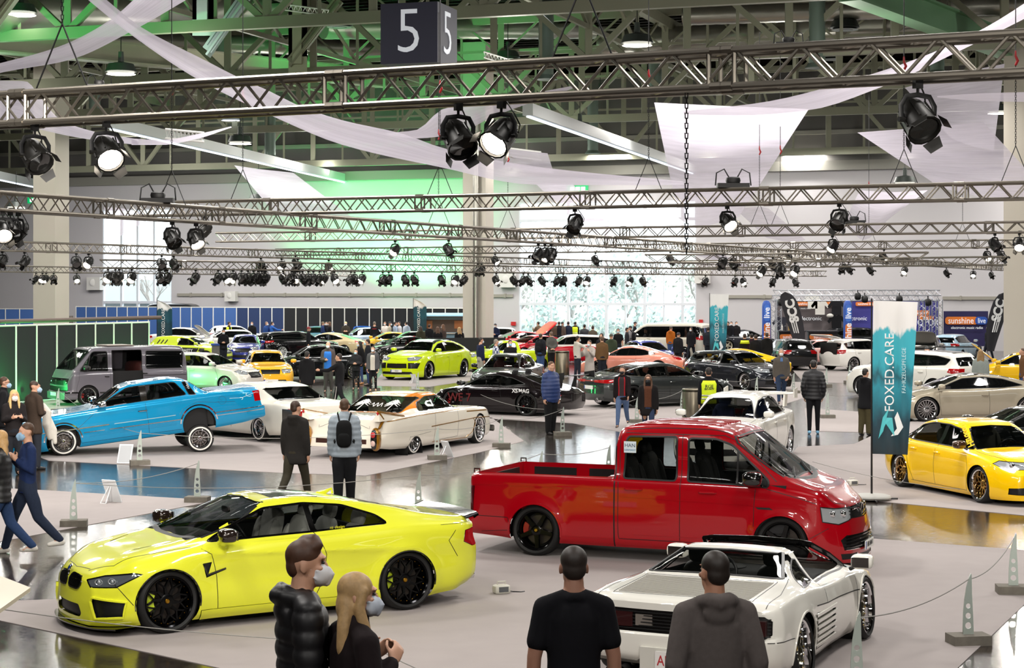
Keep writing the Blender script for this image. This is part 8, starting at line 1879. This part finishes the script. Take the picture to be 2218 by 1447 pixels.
def stage():
 blu, org = mat('#2a52a8', .5, emit=.12), mat('#d9762b', .5, emit=.15); white = mat('#f2f4f8', .5, emit=.35)
 d = 99.
 def at(px, py, dd=d): return D(px, py, dd)
 def board(name, parent, px0, px1, py0, py1, dd, m, th=.06):
  a, c = at(px0, py1, dd), at(px1, py0, dd); b = MB(); b.box(((a.x+c.x)/2-parent.location.x, dd-parent.location.y, (a.z+c.z)/2-parent.location.z), (c.x-a.x, th, c.z-a.z)); return b.build(name, m, parent, 0)
 def txt(s, parent, px, py, dd, hpx, m, owner, rot=0., sx=1.):
  c = at(px, py, dd); return text_on('lettering', s, parent, Matrix.Translation((c.x-owner.location.x, dd-.05-owner.location.y, c.z-owner.location.z)) @ Matrix.Rotation(PI/2, 4, 'X') @ Matrix.Rotation(rot, 4, 'Z'), m, hpx*dd/F*1.35, .006, sx=sx)
 def pill(name, parent, owner, px0, px1, py0, py1, dd, m):
  a, c = at(px0, py1, dd), at(px1, py0, dd); w, h = (c.x-a.x)/2, (c.z-a.z)/2; r = min(w, h)
  b = MB(); b.prism(rp([(-w, -h), (w, -h), (w, h), (-w, h)], r, 5), Matrix.Translation(((a.x+c.x)/2-owner.location.x, dd-.035-owner.location.y, (a.z+c.z)/2-owner.location.z)) @ Matrix.Rotation(PI/2, 4, 'X'), .02); return b.build(name, m, parent)

 o = at(1855, 755); o.z = 0; t = thing('portal_truss', 'silver truss portal framing the stage booth', 'truss portal', o)
 def lat(p, q, nm):
  b = MB(); p, q = p-o, q-o; dd = (q-p).normalized(); s1 = dd.orthogonal().normalized()*.2; s2 = dd.cross(s1)
  rows = [s1+s2, s1-s2, -s1-s2, -s1+s2]; L = (q-p).length; k = int(L/.5)
  for r in rows: b.tube([p+r, q+r], .03, 6)
  for i in range(k):
   for a in range(4): b.tube([p+rows[a]+dd*(L*i/k), p+rows[(a+1) % 4]+dd*(L*(i+.5)/k), p+rows[a]+dd*(L*(i+1)/k)], .016, 4)
  b.build(nm, mat('#c9ccd4', .3, .8), t)
 for x in (1681, 2002, 2030): a = at(x, 640); lat(Vector((a.x, d, .02)), Vector((a.x, d, a.z-.2)), 'truss_leg')
 lat(at(1674, 640), at(2036, 640), 'truss_beam')

 o2 = at(1850, 755, 102); o2.z = 0; w = thing('booth_wall', 'grey and violet printed back wall inside the truss portal', 'booth wall', o2)
 board('panel', w, 1684, 1845, 652, 762, 102, mat('#6a6264', .7)); board('panel', w, 1845, 2032, 652, 762, 102, mat('#3c3a86', .7, emit=.12))
 for x0, x1, y0, y1, tx in ((1718, 1756, 654, 663, 'sunshine'), (1787, 1812, 654, 663, 'live'), (1853, 1895, 654, 663, 'sunshine live'), (1980, 2012, 672, 684, 'sunshine'), (1988, 2022, 684, 693, 'live')):
  pill('logo_plate', w, w, x0, x1, y0, y1, 101.9, org); txt(tx, w, (x0+x1)/2, (y0+y1)/2, 101.85, 6, white, w, sx=.8)
 txt('electronic music radio', w, 1735, 668, 101.9, 3.5, white, w); txt('Electronic', w, 1755, 690, 101.9, 9, white, w); txt('Electronic', w, 1853, 690, 101.9, 9, white, w); txt('MOTOR', w, 2003, 699, 101.9, 15, white, w, sx=.8)
 for x, y, c, lb in ((1776, 665, '#e9e6e0', 'white t-shirt hanging highest on the booth wall'), (1760, 652, '#f0eee8', 'black and white t-shirt hanging under the portal beam'), (1812, 666, '#26262a', 'dark printed t-shirt hanging beside the inflatable pillar'), (1812, 698, '#1c1c1f', 'black hooded top hanging low beside the inflatable pillar'), (1692, 702, '#3a3a44', 'dark top hanging at the left booth leg'), (1798, 684, '#e2e0da', 'small white cap on the booth shelf')):
  c0 = at(x, y, 101.4); b = MB(); R = Matrix.Rotation(PI/2, 4, 'X')
  if 'cap' in lb: b.sq(c0, (.2, .16, .12), 1, 12, 8)
  else: b.prism([(-.26, -.42), (.26, -.42), (.26, .1), (.42, -.06), (.5, .06), (.28, .36), (.1, .40), (0, .34), (-.1, .40), (-.28, .36), (-.5, .06), (-.42, -.06), (-.26, .1)], Matrix.Translation(c0) @ R, .07)
  tag(b.build('cap' if 'cap' in lb else 't_shirt', cloth(c), None), lb, 'clothing')

 for x0, x1, lb in ((1686, 1742, 'black booth counter with an orange sign, left one'), (1750, 1812, 'black booth counter with an orange sign, right one')):
  c = at((x0+x1)/2, 745, 97); c.z = 0; k = thing('booth_counter', lb, 'counter', c); board('front_panel', k, x0, x1, 719, 778.4, 97, mat('#15161a', .5), .5); board('counter_top', k, x0-2, x1+2, 716, 719, 96.9, mat('#2a2a30', .4), .7)
  pill('logo_plate', k, k, x0+3, x1-8, 724, 735, 96.74, org); txt('sunshine', k, (x0+x1)/2-4, 730, 96.7, 8, white, k, sx=.8); txt('electronic music radio', k, (x0+x1)/2-4, 739, 96.74, 3, white, k)
 for i in range(7):
  c = at(1694+i*7.5, 713, 97); b = MB(); b.lathe([(0, .05), (.22, .05), (.26, .02), (.34, .02), (.34, .001)], 10, Matrix.Translation((c.x, 97, at(0, 716, 96.9).z)) @ Matrix.Rotation(PI/2, 4, 'X')); tag(b.build('bottle', mat(['#d8d4cc', '#2a2a2e', '#c9a25a'][i % 3], .4), None), 'small bottle in the row on the left booth counter', 'bottle', 'bottles on the left booth counter')

 for px, py, dd, lb in ((1660, 652, 96, 'blue and orange inflatable pillar left of the portal'), (1836, 652, 94, 'blue and orange inflatable pillar in the middle of the booth')):
  c = at(px, py, dd); top = c.z; c.z = 0; k = thing('advertising_pillar', lb, 'pillar', c); r = 9*dd/F*1.05
  b = MB(); b.lathe([(0, r*.9), (.05, r), (top-.3, r), (top-.12, r*.9), (top, r*.6), (top+.03, .001)], 20, Matrix.Rotation(PI/2, 4, 'X')); b.build('pillar_body', blu, k)
  b = MB(); b.prism(rp([(-r*.7, .2), (r*.7, .2), (r*.7, top*.62), (-r*.7, top*.62)], .12), Matrix.Translation((0, -r-.01, 0)) @ Matrix.Rotation(PI/2, 4, 'X'), .04); p_ = b.build('orange_panel', org, k)
  b = MB(); b.prism(rp([(-r*.6, top*.66), (r*.6, top*.66), (r*.6, top*.94), (-r*.6, top*.94)], r*.55, 5), Matrix.Translation((0, -r-.01, 0)) @ Matrix.Rotation(PI/2, 4, 'X'), .04); q_ = b.build('blue_panel', mat('#3f73d0', .5, emit=.15), k)
  for s, z, q in (('sunshine', top*.38, .46), ('live', top*.80, .42)): text_on('lettering', s, p_ if s != 'live' else q_, Matrix.Translation((0, -r-.04, z)) @ Matrix.Rotation(PI/2, 4, 'X') @ Matrix.Rotation(PI/2, 4, 'Z'), white, q, .006, .006)

 c = at(2092, 750, 100); c.z = 0; k = thing('sign_board', 'dark violet sign wall reading sunshine live, right of the portal', 'sign', c)
 board('panel', k, 2044, 2140, 674, 750, 100, mat('#26204e', .6, emit=.1)); pill('logo_plate', k, k, 2047, 2118, 686, 703, 99.9, org); pill('logo_plate', k, k, 2112, 2138, 686, 703, 99.88, blu)
 txt('sunshine', k, 2081, 695, 99.86, 14, white, k, sx=.85); txt('live', k, 2126, 695, 99.84, 12, white, k, sx=.8); txt('electronic music radio', k, 2094, 710, 99.9, 6, white, k, sx=.95)
 c = at(1943, 690, 101.5); b = MB(); b.lathe([(0, .001), (0, .9), (.05, .95)], 24, Matrix.Translation(c)); tag(b.build('round_screen', mat('#c8d4ff', .4, emit=1.6), None), 'glowing round screen on the violet booth wall', 'screen')
 for i, (x, y) in enumerate(((1691, 655), (1699, 657), (1712, 656), (1858, 642), (1873, 648), (1948, 648), (2010, 655))):
  c = at(x, y, 98.5); b = MB(); b.sq(c, (.18, .2, .2), .7, 10, 8); b.tube([c, c+Vector((0, 0, .34))], .03, 6); tag(b.build('stage_lamp', BLACK, None), 'small black stage lamp under the portal beam, '+['first', 'second', 'third', 'fourth', 'fifth', 'sixth', 'seventh'][i]+' from the left', 'spotlight', 'stage lamps of the portal')
def small_things():

 wf = mat('#dfe2e4', .35, .2)
 for px, py, lb, face, s in ((268, 1005, 'white tilted info board in front of the turquoise lowrider', -.15, 1.), (250, 1088, 'white tilted info board seen from behind, on the small carpet', 2.6, 1.), (975, 990, 'white tilted info board beside the finned cruiser', 2.2, .9), (951, 975+30, 'x', 0, 0), (900, 830, 'white tilted info board before the lime SUV', 2.4, .9), (1618, 868, 'small info board at the dark estate car', 2.4, .9)):
  if not s: continue
  t = thing('info_board', lb, 'info board', G(px, py), face); t.scale = (s,)*3; R = Matrix.Rotation(-.42, 4, 'X')
  M = Matrix.Translation((0, 0, .01)) @ R
  b = MB(); b.box((0, 0, .21), (.30, .02, .42)); b.v = [tuple(M @ Vector(v)) for v in b.v]; b.build('frame_board', wf, t, 0)
  b = MB(); b.box((0, -.013, .21), (.25, .006, .36)); b.v = [tuple(M @ Vector(v)) for v in b.v]; b.build('printed_sheet', mat('#b9bcc0', .5), t, 0)
  b = MB()
  for sx in (-.06, .06): b.tube([M @ Vector((sx*.4, .012, .30)), (sx, .30, .008)], .010, 6)
  b.tube([(-.06, .30, .008), (.06, .30, .008)], .008, 6); b.build('prop_leg', wf, t)

 for px, py, lb in ((1086, 1286, 'small pale power box on the carpet between lime coupe and white targa'), (1846, 1052, 'small pale power box on the floor behind the red pickup nose')):
  t = thing('power_socket_box', lb, 'power box', G(px, py), .4); b = MB(); b.sq((0, 0, .055), (.10, .075, .055), .4, 14, 8); b.build('housing', mat('#c4c2b8', .5), t)
  b = MB(); b.box((0, -.072, .06), (.12, .012, .06)); b.build('socket_plate', mat('#55575a', .5), t); b = MB(); b.tube([(-.05, 0, .10), (-.05, 0, .145), (.05, 0, .145), (.05, 0, .10)], .008, 6); b.build('carry_handle', mat('#c4c2b8', .5), t)
  b = MB(); b.tube([(.09, 0, .03), (.16, .02, .012), (.24, -.03, .01), (.30, .0, .01)], .007, 5); b.build('cable', BLACK, t)

 for px, py, lb, r, h in ((1218, 812, 'steel cylinder waste bin beside the man in grey with hands behind his back', .30, 1.0), (1501, 915, 'dark metal waste bin behind the white saloon roof', .30, .9)):
  t = thing('waste_bin', lb, 'waste bin', G(px, py)); b = MB(); b.lathe([(0, r), (h, r), (h+.03, r*.96), (h+.03, r*.8), (h-.1, r*.8), (h-.1, .001)], 24, Matrix.Rotation(PI/2, 4, 'X')); b.build('bin_body', mat('#8a8272', .3, .9), t); b = MB(); b.lathe([(h*.94, r*1.02), (h, r*1.02)], 24, Matrix.Rotation(PI/2, 4, 'X')); b.build('rim_band', mat('#4a453c', .3, .9), t)
 t = thing('tool_trolley', 'grey workshop trolley with blue edges before the rally hatchback', 'trolley', G(474, 792), .2)
 b = MB(); b.box((0, 0, .58), (.66, .48, .82)); b.build('cabinet', mat('#6a6763', .5), t, 0); b = MB(); b.box((0, 0, 1.02), (.74, .56, .09)); b.box((0, 0, .15), (.74, .56, .08)); b.build('edge_tray', mat('#2a4a9c', .5), t, 0)
 for sx in (-.28, .28):
  for sy in (-.18, .18): b = MB(); b.lathe([(-.02, .06), (.02, .06)], 12, Matrix.Translation((sx, sy, .06))); b.build('wheel', BLACK, t)

 t = thing('barrier_fence', 'black mesh barrier between the lime SUV and the central column', 'barrier', G(1000, 800), .1); m = mat('#17181a', .8)
 b = MB(); b.box((.2, 0, .75), (3.6, .03, 1.4)); b.build('mesh_cover', m, t, 0)
 for x in (-1.6, 0, 2.0): b = MB(); b.tube([(x, .05, 0), (x, .05, 1.5)], .03, 6); b.build('post', BLACK, t)
 t = thing('barrier_fence', 'black pipe barrier before the pale blue old hatchback', 'barrier', G(2075, 800), .0)
 for x in (-1.05, .0 if 0 else 1.05): b = MB(); b.tube([(x, 0, 0), (x, 0, 1.05)], .035, 8); b.build('post', BLACK, t)
 b = MB(); b.tube([(-1.05, 0, 1.03), (1.05, 0, 1.03)], .03, 8); b.tube([(-1.05, 0, .5), (1.05, 0, .5)], .015, 6); b.build('rail', BLACK, t)

 t = thing('sales_trailer', 'pale blue trailer with open sales hatch behind the crowd at the column', 'trailer', G(965, 762)); t.rotation_euler.z = -.1; pb = mat('#8fb9cf', .5)
 b = MB(); b.sq((0, 0, 1.35), (1.65, .95, .95), .28, 24, 12); b.build('trailer_body', pb, t); b = MB(); b.box((0, -.93, 1.55), (2.5, .06, .75)); b.build('hatch_opening', mat('#5a4a40', .7), t, 0)
 b = MB(); b.box((0, -1.25, 2.05), (2.6, .7, .04), Matrix.Rotation(-.25, 3, 'X')); b.build('hatch_flap', pb, t, 0); b = MB(); b.box((0, -1.0, 1.12), (2.7, .35, .05)); b.build('counter_shelf', mat('#d9d2c6', .5), t, 0)
 for sx in (-.9, .9): b = MB(); b.box((sx, -.97, 1.62), (.5, .03, .45)); b.build('wood_panel', mat('#a8683a', .6), t, 0)
 for sy in (-.8, .8): b = MB(); b.lathe([(-.08, .3), (.08, .3), (.08, .001)], 18, Matrix.Translation((0, sy, .3))); b.build('wheel', RUBBER, t)

 t = thing('display_table', 'beige table corner at the lower left edge', 'table', G(-62, 1440) if 0 else D(-75, 900, 16.6)); t.location.z = 0
 z = .98; c = [D(-230, 1195, 17.2), D(-30, 1196, 17.2), D(66, 1228, 16.2), D(-20, 1318, 14.8), D(-260, 1318, 14.8)]; o = t.location
 b = MB(); q = [(v.x-o.x, v.y-o.y) for v in c]; b.prism(q[::-1], Matrix.Translation((0, 0, z)), .035); b.build('table_top', mat('#d8cdb9', .5), t, 0)
 for k in (0, 1, 3, 4): b = MB(); b.tube([(q[k][0]*.85, q[k][1]*.85, 0), (q[k][0]*.85, q[k][1]*.85, z-.02)], .022, 8); b.build('leg', mat('#8a8a86', .4, .5), t)

 b = MB(); s0 = WP(352, 660)[0]; s1 = WP(462, 660)[0]
 t = thing('parked_van', 'dark vehicle roof showing over the blue partition', 'van', WQ((s0+s1)/2, 0, 2.0), math.atan2(WD.y, WD.x)); b.sq((0, 0, 1.45), (1.9, .9, 1.3), .35, 24, 12); b.build('body', mat('#1b1d20', .3, 0, .8), t)
 b = MB(); b.box((0, -.86, 2.1), (2.6, .05, .5)); b.build('side_window', DGLASS, t, 0)
 for sx in (-1.2, 1.2):
  for sy in (-.75, .75): b = MB(); b.lathe([(-.1, .32), (.1, .32), (.1, .001), (-.1, .001)], 18, Matrix.Translation((sx, sy, .32))); b.build('wheel', RUBBER, t)
def light(kind, loc, energy, col=(1, 1, 1), size=.5, aim=None, angle=60, blend=.5):
 l = bpy.data.lights.new('lamp', kind); l.energy = energy; l.color = col
 if kind == 'AREA': l.shape = 'DISK'; l.size = size
 elif kind == 'SPOT': l.spot_size = math.radians(angle); l.spot_blend = blend; l.shadow_soft_size = size
 else: l.shadow_soft_size = size
 o = bpy.data.objects.new('lamp', l); C.objects.link(o); o.location = loc
 if aim is not None: o.rotation_euler = (Vector(aim)-Vector(loc)).to_track_quat('-Z', 'Y').to_euler()
 return o
def main():
 sc = bpy.context.scene
 cam = bpy.data.objects.new('camera', bpy.data.cameras.new('camera')); C.objects.link(cam)
 cam.location = (0, 0, CH); cam.rotation_euler = (PI/2, 0, 0); cam.data.sensor_width = 36; cam.data.lens = 36*F/2218; cam.data.shift_y = -93.5/2218; cam.data.clip_end = 600; sc.camera = cam
 w = bpy.data.worlds.new('sky'); sc.world = w; w.use_nodes = True; bg = w.node_tree.nodes['Background']; bg.inputs[0].default_value = (.86, .93, 1., 1); bg.inputs[1].default_value = SKY
 hall(); partitions(); rig()
 for part in PARTS: part()

 for x in (-30, -18, -6, 6, 18, 30):
  for y in (-16, 0, 14, 30, 46, 62, 78, 94, 106, 114):  # rows at and behind the camera are added to light foreground backs
   if abs(x) < max(y, 8)*.36+9:
    light('AREA', (x, y, 12.0), HALL*(.75 if y < 20 else 1. if y < 70 else .72), (1, .96, .91), 2.6)
    if y > 20: light('POINT', (x+6, y+6, 11.5), HALL*.30, (1, .97, .9), .6)  # point lights without fixtures, added to lift the roof steel
 for px, key, e, aim in (('230', 'near', 1, (400, 1340)), ('1087', 'near', 1, (700, 1250)), ('1575', 'second', 1, (1450, 1180)), ('38', 'long', 1, (250, 960)), ('425', 'long', 1, (350, 940)), ('1180', 'long', 1, (950, 960)), ('856', 'third', 1, (870, 930)), ('1803', 'third', 1, (1750, 900)), ('2208', 'third', 1, (2050, 1050)), ('192', 'diag', 1, (200, 860)), ('610', 'diag', 1, (640, 900)), ('1072', 'fifth', 1, (1080, 880)), ('1915', 'fifth', 1, (1800, 880)), ('2138', 'fifth', 1, (2050, 860)), ('712', 'diag', 1, (900, 830))):
  q = on_truss(key, float(px))-Vector((0, 0, .42)); a = G(*aim); light('SPOT', q+(a-q).normalized()*.25, SPOTE*((q-a).length/10)**2, (1, .93, .83), .12, a, 70, .8)
 for x, y, d in ((35, 466, 118), (200, 470, 118), (560, 450, 114), (380, 470, 116)): light('POINT', D(x, y, d), HALL*.4, (1, .98, .96), .5)  # left wall fill: outer ones at the low hall lamps, middle ones added
 GR = (.06, 1., .22)
 for (px, py, z, e, aim) in ((40, 872, .4, 700, 0), (128, 864, .5, 420, 0), (300, 853, .5, 160, 0), (232, 859, .5, 90, 0), (-30, 880, .5, 500, 0)):
  light('POINT', G(px, py)+Vector((0, .2, z)), e, GR, .15)
 p = WQ(WP(850, 700)[0], 2.8, 3.0)
 for x, y, tx, ty, e in ((-7, 2, -3, 22, 1.), (-2.5, 1, -4, 33, .9), (2.5, 1, 2.5, 26, 1.), (6, 2, 8.5, 33, 1.7), (-9, 4, -9, 41, .9), (4, 3, 3, 42, .9), (8, 6, 8, 60, .9), (-4, 6, -8, 62, .9)):  # unseen spots added above the camera to brighten surfaces facing it
  q, a = Vector((x, y, 5.4)), Vector((tx, ty, .6)); light('SPOT', q, SPOTE*FRONT_FILL*e*((q-a).length/10)**2, (1, .94, .86), .15, a, 26, .9)
 light('SPOT', p, 4600, GR, .3, p+WN*-2.2+Vector((0, 0, 7)), 110, .7); light('SPOT', p+WD*2.5, 4200, GR, .3, p+WD*2.5+WN*-2.2+Vector((0, 0, 5)), 100, .7); light('SPOT', p-WD*5, 3000, GR, .3, p-WD*5+WN*-1.5+Vector((0, 0, 9)), 100, .7)
 light('POINT', WQ(WP(985-250, 700)[0], .5, 5.2), 220, GR, .2); light('POINT', WQ(WP(895, 700)[0], .5, 6.0), 220, GR, .2); light('SPOT', Vector((-22, 62, 5)), 12000, GR, .5, Vector((-20, 66, 17)), 100, .7)
 light('SPOT', Vector((-9, 84, 6)), 9000, GR, .5, Vector((-6, 92, 17)), 80, .7)
 bpy.data.scenes.remove(SCR)
 sc.cycles.use_denoising = True; sc.cycles.max_bounces = 6; sc.cycles.diffuse_bounces = 3; sc.cycles.glossy_bounces = 3; sc.cycles.transparent_max_bounces = 10; sc.cycles.transmission_bounces = 4
 sc.cycles.caustics_reflective = False; sc.cycles.caustics_refractive = False; sc.cycles.sample_clamp_indirect = 8; sc.cycles.use_light_tree = True; sc.cycles.use_adaptive_sampling = True; sc.cycles.adaptive_threshold = .03
 vs = sc.view_settings; vs.view_transform = 'Standard'; vs.look = 'None'; vs.exposure = EXPO; vs.gamma = 1; vs.use_curve_mapping = False
SKY, HALL, SPOTE, FRONT_FILL, EXPO = 4.8, 1350, 420, .66, -.15
PARTS = []
PARTS = [lime_coupe, red_pickup, white_targa, blue_lowrider, finned_cruiser, grey_van, show_cars, people, stands, flags, stage, small_things]
main()
